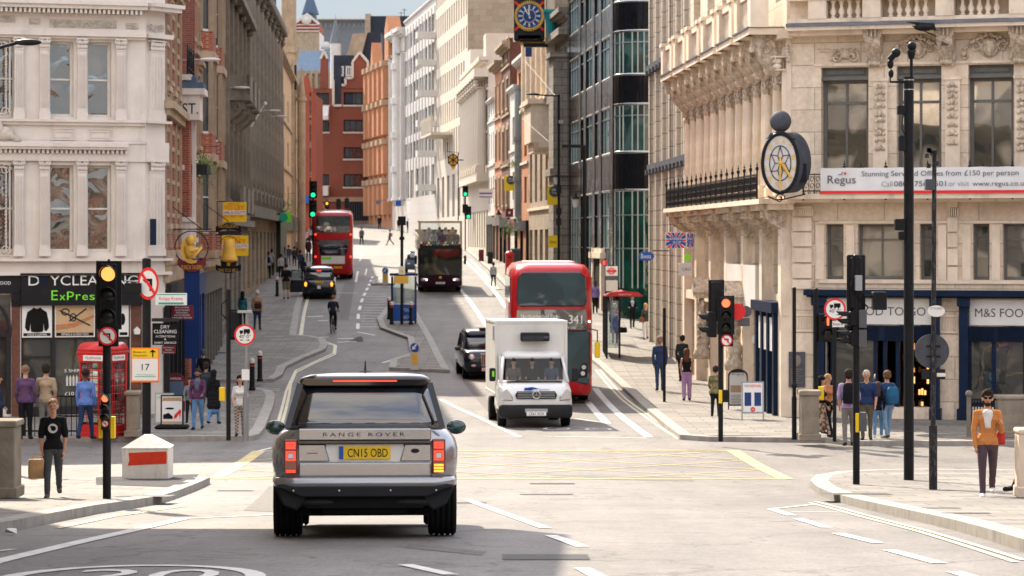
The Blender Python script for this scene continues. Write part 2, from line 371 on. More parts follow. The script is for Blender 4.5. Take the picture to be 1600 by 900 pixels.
pm('shop_maroon',(.16,.02,.03),.45,var=.15)
pm('shop_blue',(.008,.03,.13),.45,var=.2)
pm('wood_grey',(.14,.135,.12),.6,var=.15,scale=5)
pm('frame_white',(.66,.63,.58),.5,var=.08,scale=3)
pm('frame_dark',(.03,.03,.032),.5,var=.2)
pm('frame_metal',(.30,.36,.37),.35,metal=.6,var=.1)
glass('glass_wavy',(.06,.06,.055),.05,1.1,2.9,.35,(.30,.26,.20))
glass('glass_shop',(.03,.032,.03),.012,.6,1.7,.3,(.18,.16,.12))
glass('glass_dark',(.012,.014,.018),.02,1.0,1.6,.15,(.12,.11,.10))
glass('glass_green',(.008,.05,.05),.010,.8,1.7,.55,(.12,.22,.20));glass('glass_calm',(.05,.055,.045),.012,.4,2.9,.9,(.42,.37,.28))  # glass_calm: strong pale patches paint bright reflections into the pane colour
glass('glass_far',(.06,.075,.08),.02,.8,1.6,.25,(.2,.2,.19))
pm('dark_inside',(.015,.014,.013),.9)
pm('black_metal',(.012,.013,.015),.4,var=.25,scale=6,spec=.15)
pm('black_worn',(.03,.03,.032),.55,var=.4,scale=30,dirt=.5,dcol=(.35,.33,.3))
pm('grey_metal',(.30,.31,.32),.4,metal=.7,var=.1)
pm('grey_paint',(.33,.34,.34),.5,var=.1)
pm('gold',(.75,.46,.10),.35,metal=.75,var=.15,scale=8)
pm('gold_paint',(.80,.47,.08),.45,var=.15)
pm('teal',(.02,.26,.28),.5,var=.15)
pm('clock_blue',(.02,.05,.16),.4)
pm('red',(.62,.02,.02),.4,var=.06)
pm('sign_red',(.75,.03,.03),.45,var=.04)
pm('phone_red',(.55,.018,.018),.38,var=.12,scale=5,coat=.3)
pm('bus_red',(.50,.012,.016),.28,var=.06,coat=.6)
pm('sign_white',(.78,.77,.74),.45,var=.03)
pm('sign_black',(.012,.012,.013),.5)
pm('sign_yellow',(.85,.56,.02),.5,var=.04)
pm('sign_orange',(.95,.20,.02),.5,emit=(1,.2,.02),es=0)
pm('sign_blue',(.02,.10,.42),.45,var=.05)
pm('sign_green',(.05,.45,.05),.5)
pm('lime',(.22,.75,.03),.5)
pm('teal_green',(.02,.35,.22),.5)
pm('banner',(.72,.71,.70),.6,var=.05,scale=2,bump=.02,bscale=1.5)
pm('text_grey',(.10,.10,.11),.6)
pm('rust_white',(.78,.73,.64),.6,var=.06,scale=6,dirt=.28,dcol=(.32,.16,.06),bump=.004,bscale=14)
pm('rust_red',(.72,.05,.02),.5,var=.1,scale=6)
pm('rubber',(.012,.012,.012),.85,var=.2)
pm('leaf',(.10,.20,.03),.7,var=.4,scale=6)
pm('concrete_old',(.26,.22,.17),.9,var=.25,scale=2.5,dirt=.75,dcol=(.05,.045,.035),bump=.012,bscale=14)
pm('wood_green',(.04,.055,.035),.5)
glass('teal_glass',(.004,.035,.028),.012,.8,1.6,.5,(.012,.10,.065))
pm('tree_bark',(.1,.08,.06),.9)
for nm,c,e in(('lamp_amber',(1,.30,.07),.5),('lamp_red',(1,.13,.05),.6),('lamp_green',(.02,1,.40),.35),('lamp_tail',(1,.06,.035),.42),('lamp_orange',(1,.40,.04),.45),('lamp_head',(1,.93,.8),1.2)):
 pm(nm,tuple(q*.5 for q in c),.4,emit=c,es=e)
YS=[-150,-80,-40]+list(range(-20,120,2))+list(range(120,420,4))+[460,600,900,1500,2600]
def sheet(name,xs,ys,dz,m,kind='structure'):
 mb=MB();nx=len(xs)
 vs=[(x,y,gz(y)+dz)for y in ys for x in xs]
 mb.add(vs,[(j*nx+i,j*nx+i+1,(j+1)*nx+i+1,(j+1)*nx+i)for j in range(len(ys)-1)for i in range(nx-1)])
 return tag(mb.build(name,m),None,None,None,kind)
sheet('ground',[-1500,-300,-60,0,60,300,1500],YS,-.12,'ground')
sheet('road',[-60,-30,0,30,60],[y for y in YS if-40<=y<=420],0,'asphalt')
def clip(poly,a,b,ax=1):
 for lim,sg in((a,1),(b,-1)):
  out=[]
  for i in range(len(poly)):
   p,q=poly[i-1],poly[i];dp,dq=(p[ax]-lim)*sg,(q[ax]-lim)*sg
   if(dp>=0)!=(dq>=0):
    t=dp/(dp-dq);out.append((p[0]+(q[0]-p[0])*t,p[1]+(q[1]-p[1])*t))
   if dq>=0:out.append(q)
  poly=out
  if not poly:return[]
 return poly
def drape(mb,poly,dz,step=2.0):
 y0,y1=min(p[1]for p in poly),max(p[1]for p in poly);k=math.floor(y0/step)
 ar=sum(poly[i-1][0]*poly[i][1]-poly[i][0]*poly[i-1][1]for i in range(len(poly)))
 if ar<0:poly=poly[::-1]
 while k*step<y1:
  c=clip(poly,k*step,(k+1)*step)
  c=[p for i,p in enumerate(c)if(abs(p[0]-c[i-1][0])+abs(p[1]-c[i-1][1]))>1e-5]
  if len(c)>2:mb.add([(x,y,gz(y)+dz)for x,y in c],[list(range(len(c)))])
  k+=1
def sub(pts,step=1.0):
 out=[pts[0]]
 for a,b in zip(pts,pts[1:]):
  n=max(1,int(math.hypot(b[0]-a[0],b[1]-a[1])/step))
  out+=[(a[0]+(b[0]-a[0])*k/n,a[1]+(b[1]-a[1])*k/n)for k in range(1,n+1)]
 return out
def ribbon(mb,pts,wd,dz,side=0,depth=0,close=False):
 """a strip of width wd along pts, on the terrain; side -1/1 puts it wholly left/right of the line; depth gives it a body"""
 pts=sub(pts+([pts[0]]if close else[]));Lr=[]
 for i,p in enumerate(pts):
  a=pts[max(i-1,0)];b=pts[min(i+1,len(pts)-1)]
  if close and i in(0,len(pts)-1):a,b=pts[-2],pts[1]
  d=Vector((b[0]-a[0],b[1]-a[1])).normalized();n=Vector((-d.y,d.x))
  o1,o2=(wd/2,-wd/2)if side==0 else((wd,0)if side<0 else(0,-wd))
  Lr.append(((p[0]+n.x*o1,p[1]+n.y*o1),(p[0]+n.x*o2,p[1]+n.y*o2)))
 if depth:
  rings=[[(l[0],l[1],gz(l[1])+dz-depth),(r[0],r[1],gz(r[1])+dz-depth),(r[0],r[1],gz(r[1])+dz),(l[0],l[1],gz(l[1])+dz)]for l,r in Lr]
  mb.loft(rings,True)
 else:
  vs=[(q[0],q[1],gz(q[1])+dz)for l,r in Lr for q in(l,r)]
  mb.add(vs,[(2*i,2*i+1,2*i+3,2*i+2)for i in range(len(Lr)-1)])
def g2(*pix):return[tuple(G(x,y)[:2])for x,y in pix]
H_P=.12
def pavement(name,poly,kerb,side,extra=None):
 mb=MB();drape(mb,poly,H_P);o=tag(mb.build(name,'paving'),None,None,None,'structure')
 k=MB()
 for seg in(kerb if isinstance(kerb[0],list)else[kerb]):
  ribbon(k,seg,.30,H_P+.004,side,.17)
 tag(k.build('kerb','kerb',bevel=.012),None,None,None,'structure')
 return o
LF=[(76,-9.86),(112,-12.3),(137,-13.8),(160,-14.9),(180,-15.8),(205,-17.2),(250,-19.6),(300,-23)]
RF=[(74,7.66),(99,6.53),(128,5.15),(160,2.6),(205,-.6),(250,-3.75),(290,-8.3),(330,-13.6),(352,-17.8)]
def lin(P,y):
 if y<=P[0][0]:return P[0][1]+(y-P[0][0])*(P[1][1]-P[0][1])/(P[1][0]-P[0][0])
 for a,b in zip(P,P[1:]):
  if y<=b[0]:return a[1]+(y-a[0])*(b[1]-a[1])/(b[0]-a[0])
 a,b=P[-2],P[-1];return b[1]+(y-b[0])*(b[1]-a[1])/(b[0]-a[0])
def sidewalk(poly_kerb,line,sgn,name,far=None):
 ks=poly_kerb
 out=[(p[0],p[1])for p in ks]
 y1,y0=ks[-1][1],ks[0][1]
 ys=[y1-(y1-y0)*i/20 for i in range(21)]
 back=[(lin(line,y)+sgn*1.2,y)for y in ys]
 return out+back
kl=g2((428,597),(441,590),(447,577),(475,563),(509,549),(512,541),(508,533),(490,529),(463,527),(470,480),(476,462),(487,440),(497,425),(508,411),(516,402),(522,392),(524,384))
far_left=(lin(LF,97)-1.2,kl[0][1])
mb=MB()
def strips(mb,kerb,line,sgn,dz,y0=None,y1=None):
 """pavement between a kerb line and the facade line, row by row"""
 ks=sub(kerb,.8);rows=[]
 y=max(min(p[1]for p in ks),y0 or-1e9);ye=min(max(p[1]for p in ks),y1 or 1e9)
 while True:
  xs=[]
  for a,b in zip(ks,ks[1:]):
   if(a[1]-y)*(b[1]-y)<=0 and abs(a[1]-b[1])>1e-9:xs.append(a[0]+(b[0]-a[0])*(y-a[1])/(b[1]-a[1]))
  if xs:rows.append((y,lin(line,y)+sgn*2.5,(max(xs)if sgn<0 else min(xs))))
  if y>=ye:break
  y=min(y+.5,ye)
 vs=[(x,y,gz(y)+dz)for y,a,b in rows for x in((a,b)if sgn<0 else(b,a))]
 mb.add(vs,[(2*i,2*i+1,2*i+3,2*i+2)for i in range(len(rows)-1)])
strips(mb,kl,LF,-1,H_P)
tag(mb.build('pavement','paving'),None,None,None,'structure')
k=MB();ribbon(k,g2((330,598),(380,598))+kl,.32,H_P+.004,-1,.17);tag(k.build('kerb','kerb'),None,None,None,'structure')
kl2=g2((-40,693),(60,692),(200,690),(340,689),(392,689),(404,686),(413,675),(421,655),(428,636),(430,622),(424,615),(404,612))
mb=MB();pl=[(-40,kl2[0][1])]+kl2+[(lin(LF,kl2[-1][1])-2,kl2[-1][1]),(-40,kl2[-1][1])]
drape(mb,pl,H_P);tag(mb.build('pavement','paving'),None,None,None,'structure')
k=MB();ribbon(k,[(-40,kl2[0][1])]+kl2+g2((330,612)),.30,H_P+.004,-1,.17);tag(k.build('kerb','kerb'),None,None,None,'structure')
kr=g2((1108,690),(1098,688),(1062,687),(1050,678),(1020,653),(985,621),(960,598),(936,575),(900,545),(868,515),(838,485),(815,465),(789,449),(769,428),(746,408),(730,394),(712,388),(690,381),(660,372),(630,363),(600,356),(570,352))
mb=MB();strips(mb,kr[1:],RF,1,H_P);
y0=kr[0][1]
pr=g2((1108,690),(1288,692),(1330,697),(1420,697))+[(45,G(1420,697)[1]),(45,78),(kr[2][0]+3.2,78),(kr[2][0]+3.2,kr[2][1])]
drape(mb,pr,H_P-.001)
tag(mb.build('pavement','paving'),None,None,None,'structure')
k=MB();ribbon(k,kr[1:],.30,H_P+.004,1,.17);ribbon(k,g2((1062,687),(1108,690),(1288,692),(1330,697),(1420,697))+[(45,G(1420,697)[1])],.30,H_P+.002,-1,.17)
tag(k.build('kerb','kerb'),None,None,None,'structure')
c=g2((1600,863),(1540,843),(1480,826),(1400,807),(1340,793),(1300,782),(1276,771),(1266,761),(1275,752),(1310,746),(1370,743),(1440,742),(1600,744))
c=[(G(1600,863)[0]+2.3,G(1600,863)[1]-6.5)]+c+[(40,c[-1][1]),(40,22)]
mb=MB();drape(mb,c,H_P);tag(mb.build('pavement','paving'),None,None,None,'structure')
k=MB();ribbon(k,c[:-1],.32,H_P+.004,1,.17);tag(k.build('kerb','kerb'),None,None,None,'structure')
c1=g2((0,834),(40,826),(90,815),(150,803),(215,793),(250,787))
c1=[(c1[0][0]-2.4,c1[0][1]-5)]+c1
c2=g2((250,787),(290,772),(325,757),(322,752),(300,750),(153,756),(60,760))
mb=MB();drape(mb,[(-40,c1[0][1])]+c1+c2+[(-40,c2[-1][1])],H_P*.98);tag(mb.build('pavement','paving'),None,None,None,'structure')
k=MB();ribbon(k,c1,.30,H_P+.004,-1,.17);ribbon(k,g2((292,772),(328,756)),.30,H_P+.004,-1,.17);ribbon(k,g2((250,787),(292,772)),.30,.018+H_P*.85,-1,.17);tag(k.build('kerb','kerb'),None,None,None,'structure')
mb=MB();drape(mb,g2((150,756),(310,751),(300,766),(262,772),(150,768)),H_P+.003);tag(mb.build('pavement_patch','tarmac_patch'),None,None,None,'structure')
mb=MB()
isl=g2((589,501),(594,515),(637,531),(641,556),(610,566),(608,579),(703,583),(676,532),(650,488),(640,474),(612,474))
A_=[isl[0],isl[1],isl[2],isl[7],isl[8],isl[9],isl[10]];B_=[isl[2],isl[3],isl[5],isl[6],isl[7]]
drape(mb,A_,H_P);drape(mb,B_,H_P);drape(mb,[isl[3],isl[4],isl[5]],H_P)
tag(mb.build('traffic_island','paving'),None,None,None,'structure')
k=MB();ribbon(k,isl,.28,H_P+.004,-1,.17,close=True);tag(k.build('kerb','kerb'),None,None,None,'structure')
i2=g2((583,446),(612,446),(612,437),(600,436),(583,441));mb=MB();drape(mb,i2,H_P);tag(mb.build('traffic_island','paving'),None,None,None,'structure')
k=MB();ribbon(k,i2,.25,H_P+.004,0,.17,close=True);tag(k.build('kerb','kerb'),None,None,None,'structure')
PW=MB();PC=MB();PYL=MB()
def ln(mb,pix,wd,dz=.008):ribbon(mb,g2(*pix),wd,dz)
ln(PW,[(-60,894),(0,877),(110,851),(200,831),(285,811)],.19);ln(PW,[(285,811),(400,806),(480,801)],.10);ln(PW,[(-40,866),(22,859)],.1)
for a,b in(((730,781),(800,807)),((800,807),(853,826)),((860,837),(910,855)),((909,888),(935,902)),((633,883),(705,899)),((1247,811),(1293,825)),((1309,834),(1371,849)),((1389,860),(1468,881)),((1490,894),(1530,906)),((1206,796),(1237,806))):
 ln(PW,[a,b],.14)
ln(PW,[(1204,796),(1270,789)],.08);ln(PW,[(1237,800),(1313,801)],.08)
ln(PW,[(400,706),(424,700)],.1)
def ell(mb,cx,cy,rx,ry,wd,a0=0,a1=360,dz=.008):
 ribbon(mb,[(cx+rx*math.cos(R(a)),cy+ry*math.sin(R(a)))for a in range(a0,a1+1,8)],wd,dz)
cen=G(203,904);ell(PW,cen.x,cen.y,1.0,1.75,.17)
def road_text(mb,s,cx,cy,wd,h,dz=.008):
 vs,fs,x0,x1=glyphs(s);k=wd/(x1-x0)
 mb.add([(cx+(p[0]-(x0+x1)/2)*k,cy+p[1]*h,gz(cy+p[1]*h)+dz)for p in vs],fs)
road_text(PW,'20',cen.x+.07,cen.y-.35,1.2,1.5)
ln(PW,[(688,624),(750,653),(812,683)],.14)
for a,b in(((716,449),(758,506)),((758,506),(800,560)),((724,405),(787,476)),((787,476),(860,552)),((930,607),(970,650)),((970,650),(1014,683)),((918,628),(949,662))):
 ln(PW,[a,b],.22)
ln(PW,[(849,682),(1015,685)],.12);ln(PW,[(898,654),(951,662)],.1)
ell(PW,G(870,670).x,G(870,670).y,.32,.55,.09);ell(PW,G(935,671).x,G(935,671).y,.32,.55,.09)
ln(PW,[(870,671),(900,667),(935,671)],.08)
def dashes(mb,pix,n,duty,wd):
 P=g2(*pix);P=sub(P,.25);m=len(P)
 for i in range(n):
  a=int(m*i/n);b=int(m*(i+duty)/n)
  if b>a+1:ribbon(mb,P[a:b],wd,.008)
dashes(PW,[(559,514),(560,490),(566,468),(577,445),(583,430)],9,.62,.16)
ln(PW,[(559,519),(586,524)],.12);ln(PW,[(598,567),(637,555)],.12)
for i in range(13):
 y=459+i*4.3;ln(PW,[(573-i*.9,y),(604-max(0,(y-490))*.5,y+.3)],.13)
for a in(((480,495),(505,494)),((497,501),(513,501)),((487,527),(514,527)),((527,529),(553,529)),((528,535),(557,534)),((520,458),(560,458)),((700,475),(725,475))):ln(PW,a,.25)
ln(PW,[(556,441),(559,424)],.15);ln(PW,[(562,408),(566,396)],.12);ln(PW,[(571,430),(573,420)],.1)
tag(PW.build('lane_marking','paint_white'),None,None,None,'structure')
for o1 in(0,2.2):
 ln(PC,[(468.5+o1*1.4,524),(474+o1,490),(481+o1,462),(492+o1,438),(503+o1,418)],.09)
 ln(PC,[(511,537-o1),(523+o1,540),(521+o1,552+o1),(490,566+o1),(462,579+o1*1.5),(452+o1,600),(447+o1*2.6,612),(440+o1*3,640),(432+o1*3,668)],.09)
 ln(PC,[(931+o1*3,578),(971+o1*3.5,624),(1008+o1*4,651),(1060+o1*4,686)],.09)
 ln(PC,[(776+o1*1.5,452),(757+o1*1.5,430),(733+o1,405)],.09)
 ln(PC,[(1274-o1*4,784+o1),(1320-o1*4,796+o1),(1441-o1*4,828+o1),(1600-o1*6,876+o1*1.5)],.07)
 ln(PC,[(90,824+o1),(180,805+o1),(290,789+o1)],.07)
 ln(PC,[(330,605+o1*1.5),(400,606+o1*1.5),(438,608+o1)],.07)
tag(PC.build('double_yellow_line','paint_cream'),None,None,None,'structure')
b0,b1,b2,b3=[Vector(p)for p in g2((405,705),(1145,704),(1228,749),(335,748))]
ribbon(PYL,[tuple(b3),tuple(b0)],.30,.008);ribbon(PYL,[tuple(b1),tuple(b2)],.30,.008);ribbon(PYL,[tuple(b0),tuple(b1)],.16,.008);ribbon(PYL,[tuple(b3),tuple(b2)],.16,.008)
def bil(u,v):p=(b3*(1-u)+b2*u)*(1-v)+(b0*(1-u)+b1*u)*v;return(p.x,p.y)
n=3
for k in range(-n,n*2):
 for sg in(0,1):
  a=[]
  for t in(0,1):
   u=(k/n+t*1.0*1.0)/1.0;v=t
   a.append((u,v))
  (ua,va),(ub,vb)=a
  pts=[]
  for q in range(25):
   t=q/24;u=ua+(ub-ua)*t
   if 0<=u<=1:pts.append(bil(u if sg==0 else 1-u,t))
  if len(pts)>1:ribbon(PYL,pts,.085,.008)
tag(PYL.build('box_junction','paint_yellow'),None,None,None,'structure')
dr=MB()
for x0,x1,y in((785,920,871),(828,898,756),(812,895,773),(1075,1122,704),(340,395,767),(700,760,786)):
 a,b=G(x0,y),G(x1,y);dr_w=.45
 if y in(767,704,756,773,786):dr_w=.22
 dr.add([(a.x,a.y-dr_w,gz(a.y-dr_w)+.006),(b.x,a.y-dr_w,gz(a.y-dr_w)+.006),(b.x,a.y+dr_w,gz(a.y+dr_w)+.006),(a.x,a.y+dr_w,gz(a.y+dr_w)+.006)],[(0,1,2,3)])
tag(dr.build('drain_cover','iron'),None,None,None,'structure')
dr=MB()
for x0,x1,y,lf in((1440,1500,794,H_P),(1470,1546,802,H_P),(185,270,775,H_P),(1285,1390,772,H_P)):
 a,b=G(x0,y,lf),G(x1,y,lf);q=.16 if y>780 else.45
 dr.add([(a.x,a.y-q,gz(a.y-q)+lf+.005),(b.x,a.y-q,gz(a.y-q)+lf+.005),(b.x,a.y+q,gz(a.y+q)+lf+.005),(a.x,a.y+q,gz(a.y+q)+lf+.005)],[(0,1,2,3)])
tag(dr.build('pavement_cover','drain'),None,None,None,'structure')
pt=MB()
for pix in([(880,540),(905,560),(890,562),(868,545)],[(560,526),(566,526),(568,534),(540,536)]):
 drape(pt,g2(*pix),.005)
tag(pt.build('road_patch','tarmac_patch'),None,None,None,'structure')
pm('asphalt_old',(.132,.121,.111),.8,var=.3,scale=12,bump=.004,bscale=60);pt=MB()
for pix in([(860,742),(1080,746),(1085,752),(862,748)],[(420,760),(470,761),(430,800),(380,798)],[(640,850),(760,862),(750,868),(630,856)],[(700,560),(712,560),(790,650),(770,650)],[(540,440),(556,440),(545,500),(520,500)]):drape(pt,g2(*pix),.004)
for p_ in pt.pieces(.0):tag(p_.build('road_patch','asphalt_old'),None,None,None,'structure')
p=G(18,836);mb=MB();rr=random.Random(3)
vs=[(rr.uniform(-.09,.09),rr.uniform(-.07,.07),rr.uniform(0,.07))for _ in range(14)]
bm=bmesh.new()if 'bmesh' in globals()else None
import bmesh
bm=bmesh.new();[bm.verts.new(v)for v in vs];bmesh.ops.convex_hull(bm,input=bm.verts[:]);me=bpy.data.meshes.new('scrap_paper');bm.to_mesh(me);bm.free();me.materials.append(MAT['sign_white'])
tag(put('scrap_paper',me,None,T(p.x,p.y,p.z+.01)),'crumpled white paper scrap in the gutter at the near left kerb','litter')
# --- building kit
_WC={}
def win_meshes(w,h,cols,rows,fm,gm,t,rev,sur,sm,splits):
 key=(round(w,2),round(h,2),cols,rows,fm,gm,t,rev,sur,sm,splits)
 if key in _WC:return _WC[key]
 def fin(mb,nm,mats):
  me=bpy.data.meshes.new(nm);me.from_pydata(mb.v,[],mb.f);[me.materials.append(MAT[m])for m in mats]
  me.polygons.foreach_set('material_index',mb.m);me.polygons.foreach_set('use_smooth',mb.s);me.update();return me
 f=MB();d=.09
 f.box(0,t,0,d,0,h);f.box(w-t,w,0,d,0,h);f.box(t,w-t,0,d,0,t*1.2);f.box(t,w-t,0,d,h-t,h)
 b=t*.55
 for i in range(1,cols):f.box(w*i/cols-b/2,w*i/cols+b/2,.005,d-.01,t,h-t)
 zs=splits if splits else[i/rows for i in range(1,rows)]
 for q in zs:f.box(t,w-t,-.012,d-.02,h*q-b*.6,h*q+b*.6)
 p=MB();p.add([(t*.5,.055,t*.5),(w-t*.5,.055,t*.5),(w-t*.5,.055,h-t*.5),(t*.5,.055,h-t*.5)],[(0,1,2,3)])
 s=None
 if sur:
  s=MB();y=-rev
  if 'sill' in sur:s.box(-.12,w+.12,y-.14,y+.1,-.16,-.001);s.box(-.06,w+.06,y-.07,y+.02,-.24,-.16)
  if 'jamb' in sur:s.box(-.20,-.002,y-.06,y+.01,0,h+.2);s.box(w+.002,w+.20,y-.06,y+.01,0,h+.2);s.box(-.002,w+.002,y-.06,y+.01,h+.002,h+.2)
  if 'flat' in sur:s.box(-.26,w+.26,y-.24,y+.01,h+.34,h+.48);s.box(-.2,w+.2,y-.14,y+.01,h+.2,h+.34)
  if 'tri' in sur:
   s.box(-.26,w+.26,y-.22,y+.01,h+.24,h+.36);s.ext([(-.3,h+.36),(w+.3,h+.36),(w/2,h+.36+w*.3)],y-.24,y+.01)
  if 'arch' in sur:
   n=10;o=[(w/2+math.cos(R(180*i/n))*(w/2+.18),h+math.sin(R(180*i/n))*(.35+.18))for i in range(n+1)]
   s.ext(o[::-1],y-.08,y+.02)
  if 'key' in sur:s.ext([(w/2-.12,h),(w/2+.12,h),(w/2+.18,h+.42),(w/2-.18,h+.42)],y-.16,y+.01)
  s=fin(s,'window_surround',[sm])
 _WC[key]=(fin(f,'window',[fm]),fin(p,'pane',[gm]),s);return _WC[key]
class Face:
 def __init__(s,B,p0,p1,z0):
  s.B,s.p0,s.z0=B,Vector(p0[:2]),z0;d=Vector(p1[:2])-s.p0;s.L=d.length;s.d=d.normalized()
  y=Vector((-s.d.y,s.d.x))
  s.Mw=Matrix(((s.d.x,y.x,0,s.p0.x),(s.d.y,y.y,0,s.p0.y),(0,0,1,z0),(0,0,0,1)))
  s.M=T(*(-Vector(B.location)))@s.Mw;s.kit={}
 def u(s,px):
  k=(px-CX)/F;return(k*s.p0.y-s.p0.x)/(s.d.x-k*s.d.y)
 def z(s,px,py):
  Y=s.p0.y+s.u(px)*s.d.y;return CZ+(HY-py)/F*Y-s.z0
 def W(s,u,v,z):return s.Mw@Vector((u,v,z))
 def mb(s,nm):
  if nm not in s.kit:s.kit[nm]=MB()
  return s.kit[nm]
 def wall(s,z0,z1,ops,mat,rev=.22,u0=0,u1=None,name='wall'):
  u1=s.L if u1 is None else u1
  us=sorted({round(x,4)for o in ops for x in(o[0],o[1])if u0<x<u1}|{u0,u1});zs=sorted({round(x,4)for o in ops for x in(o[2],o[3])if z0<x<z1}|{z0,z1})
  m=MB()
  for a,b in zip(us,us[1:]):
   run=None
   for c,d in zip(zs,zs[1:]):
    uc,zc=(a+b)/2,(c+d)/2
    hole=any(o[0]<uc<o[1]and o[2]<zc<o[3]for o in ops)
    if hole:
     if run:m.add([(a,0,run[0]),(b,0,run[0]),(b,0,run[1]),(a,0,run[1])],[(0,1,2,3)]);run=None
    else:run=(run[0],d)if run else(c,d)
   if run:m.add([(a,0,run[0]),(b,0,run[0]),(b,0,run[1]),(a,0,run[1])],[(0,1,2,3)])
  for o in ops:
   a,b,c,d=o[:4];r=rev
   m.add([(a,0,c),(a,r+.1,c),(a,r+.1,d),(a,0,d),(b,0,c),(b,r+.1,c),(b,r+.1,d),(b,0,d)],[(0,1,2,3),(4,7,6,5),(0,4,5,1),(3,2,6,7)])
  return m.build(name,mat,s.B,s.M)
 def win(s,u,z,w,h,cols=1,rows=2,fm='frame_white',gm='glass_wavy',t=.07,rev=.2,sur=(),sm='white_stucco',splits=None,name='window'):
  f,p,su=win_meshes(w,h,cols,rows,fm,gm,t,rev,tuple(sur),sm,splits)
  o=put(name,f,s.B,s.M@T(u,rev,z));put('pane',p,o)
  if su:put('window_surround',su,o)
  return o
 def part(s,nm,me,u,v,z):return put(nm,me,s.B,s.M@T(u,v,z))
 def flush(s,mats,bevel=0):
  for nm,m in s.kit.items():
   if not m.f:continue
   ps=m.pieces()if len(m.f)<6000 else[m]
   if len(ps)>60:ps=[m]
   for p_ in ps:p_.build(nm,mats.get(nm,mats['*']),s.B,s.M,bevel=bevel)
  s.kit={}
def mesh_of(mb,nm,mats):
 me=bpy.data.meshes.new(nm);me.from_pydata(mb.v,[],mb.f)
 for m in([mats]if isinstance(mats,str)else mats):me.materials.append(MAT[m])
 me.polygons.foreach_set('material_index',mb.m);me.polygons.foreach_set('use_smooth',mb.s);me.update();return me
def spiral(mb,cx,cz,r,y,turns=1.6,sg=1,a0=0,th=.03,n=26):
 pts=[]
 for i in range(n+1):
  t=i/n;a=a0+sg*t*turns*2*math.pi;q=r*(1-.85*t);pts.append((cx+q*math.cos(a),y,cz+q*math.sin(a)))
 mb.tube(pts,[th*(1-.4*i/n)for i in range(n+1)],5)
def scrollwork(mb,x0,x1,z0,z1,y,th=.022,rs=None):
 h=z1-z0;n=max(1,round((x1-x0)/h));st=(x1-x0)/n;r=min(h,st)*.44
 for i in range(n):
  cx=x0+st*(i+.5);sg=1 if i%2 else-1
  spiral(mb,cx,(z0+z1)/2,r,y,1.7,sg,R(200 if sg>0 else 160),th)
  mb.ball((cx,y,(z0+z1)/2),(r*.22,th*1.4,r*.22),8,5)
  if i:mb.tube([(cx-st*.5-r*.3,y,z0+h*(.2 if sg>0 else.8)),(cx-st*.5,y,z0+h*.5),(cx-st*.5+r*.35,y,z0+h*(.85 if sg>0 else.15))],th*.9,5)
def garland(mb,cx,z,w,h,y,seed=0):
 q=random.Random(seed)
 for i in range(46):
  t=i/45;a=math.pi*t;x=cx-math.cos(a)*w/2;zz=z+h*(1-math.sin(a)**.8*0)*0+h*(.35+.65*math.sin(a))-abs(math.cos(a))*h*.2
  mb.ball((x+q.uniform(-.03,.03),y-.02,zz+q.uniform(-.05,.05)),(q.uniform(.035,.07),.06,q.uniform(.035,.06)),6,4)
 mb.ball((cx,y-.04,z+h*.45),(w*.13,.10,h*.36),12,8);mb.lathe([(w*.17,-.03),(w*.2,0),(w*.17,.05)],(cx,y,z+h*.45),16,'y')
 for sg in(-1,1):
  spiral(mb,cx+sg*w*.27,z+h*.5,h*.22,y,1.4,sg,R(90),.03)
  spiral(mb,cx+sg*w*.47,z+h*.12,h*.18,y,1.4,-sg,R(90),.03)
def drop(mb,x,z0,z1,y,seed=0):
 q=random.Random(seed);zz=z1
 while zz>z0:
  mb.ball((x+q.uniform(-.03,.03),y,zz),(q.uniform(.06,.12),.05,q.uniform(.05,.1)),7,5)
  mb.ball((x-.1,y,zz-.05),(.05,.04,.05),6,4);mb.ball((x+.1,y,zz-.05),(.05,.04,.05),6,4);zz-=q.uniform(.13,.26)
def pilaster_mesh(w,h,d,mat,flutes=4,cap=.3,base=.22,capw=1.25,round_=False,carved=None):
 key=('pil',round(w,2),round(h,2),d,mat,flutes,round_)
 if key in _WC:return _WC[key]
 m=MB();m.box(-w*.62,w*.62,-d*1.3,0,0,base);m.box(-w*.56,w*.56,-d*1.15,0,base,base*1.4)
 if round_:m.cyl((0,-d*.2,base*1.4),(0,-d*.2,h-cap),w*.5,w*.43,16)
 else:
  m.box(-w*.5,w*.5,-d,0,base*1.4,h-cap)
  for i in range(flutes):
   x=-w*.36+w*.72*i/max(flutes-1,1);m.box(x-w*.045,x+w*.045,-d-.022,-d+.01,base*1.7,h-cap-.12)
 m.box(-w*.55,w*.55,-d*1.15,0,h-cap,h-cap*.9)
 q=random.Random(5)
 for i in range(7):
  for k in range(2):m.ball((-w*.48+w*.96*i/6,-d*1.05,h-cap*(.72-.36*k)),(w*.1,d*.35,cap*.19),7,5)
 for sg in(-1,1):spiral(m,sg*w*.48,h-cap*.22,cap*.22,-d*1.25,1.4,sg,R(90),.022)
 m.box(-w*capw/2,w*capw/2,-d*1.5,0,h-cap*.12,h)
 _WC[key]=mesh_of(m,'pilaster',mat);return _WC[key]
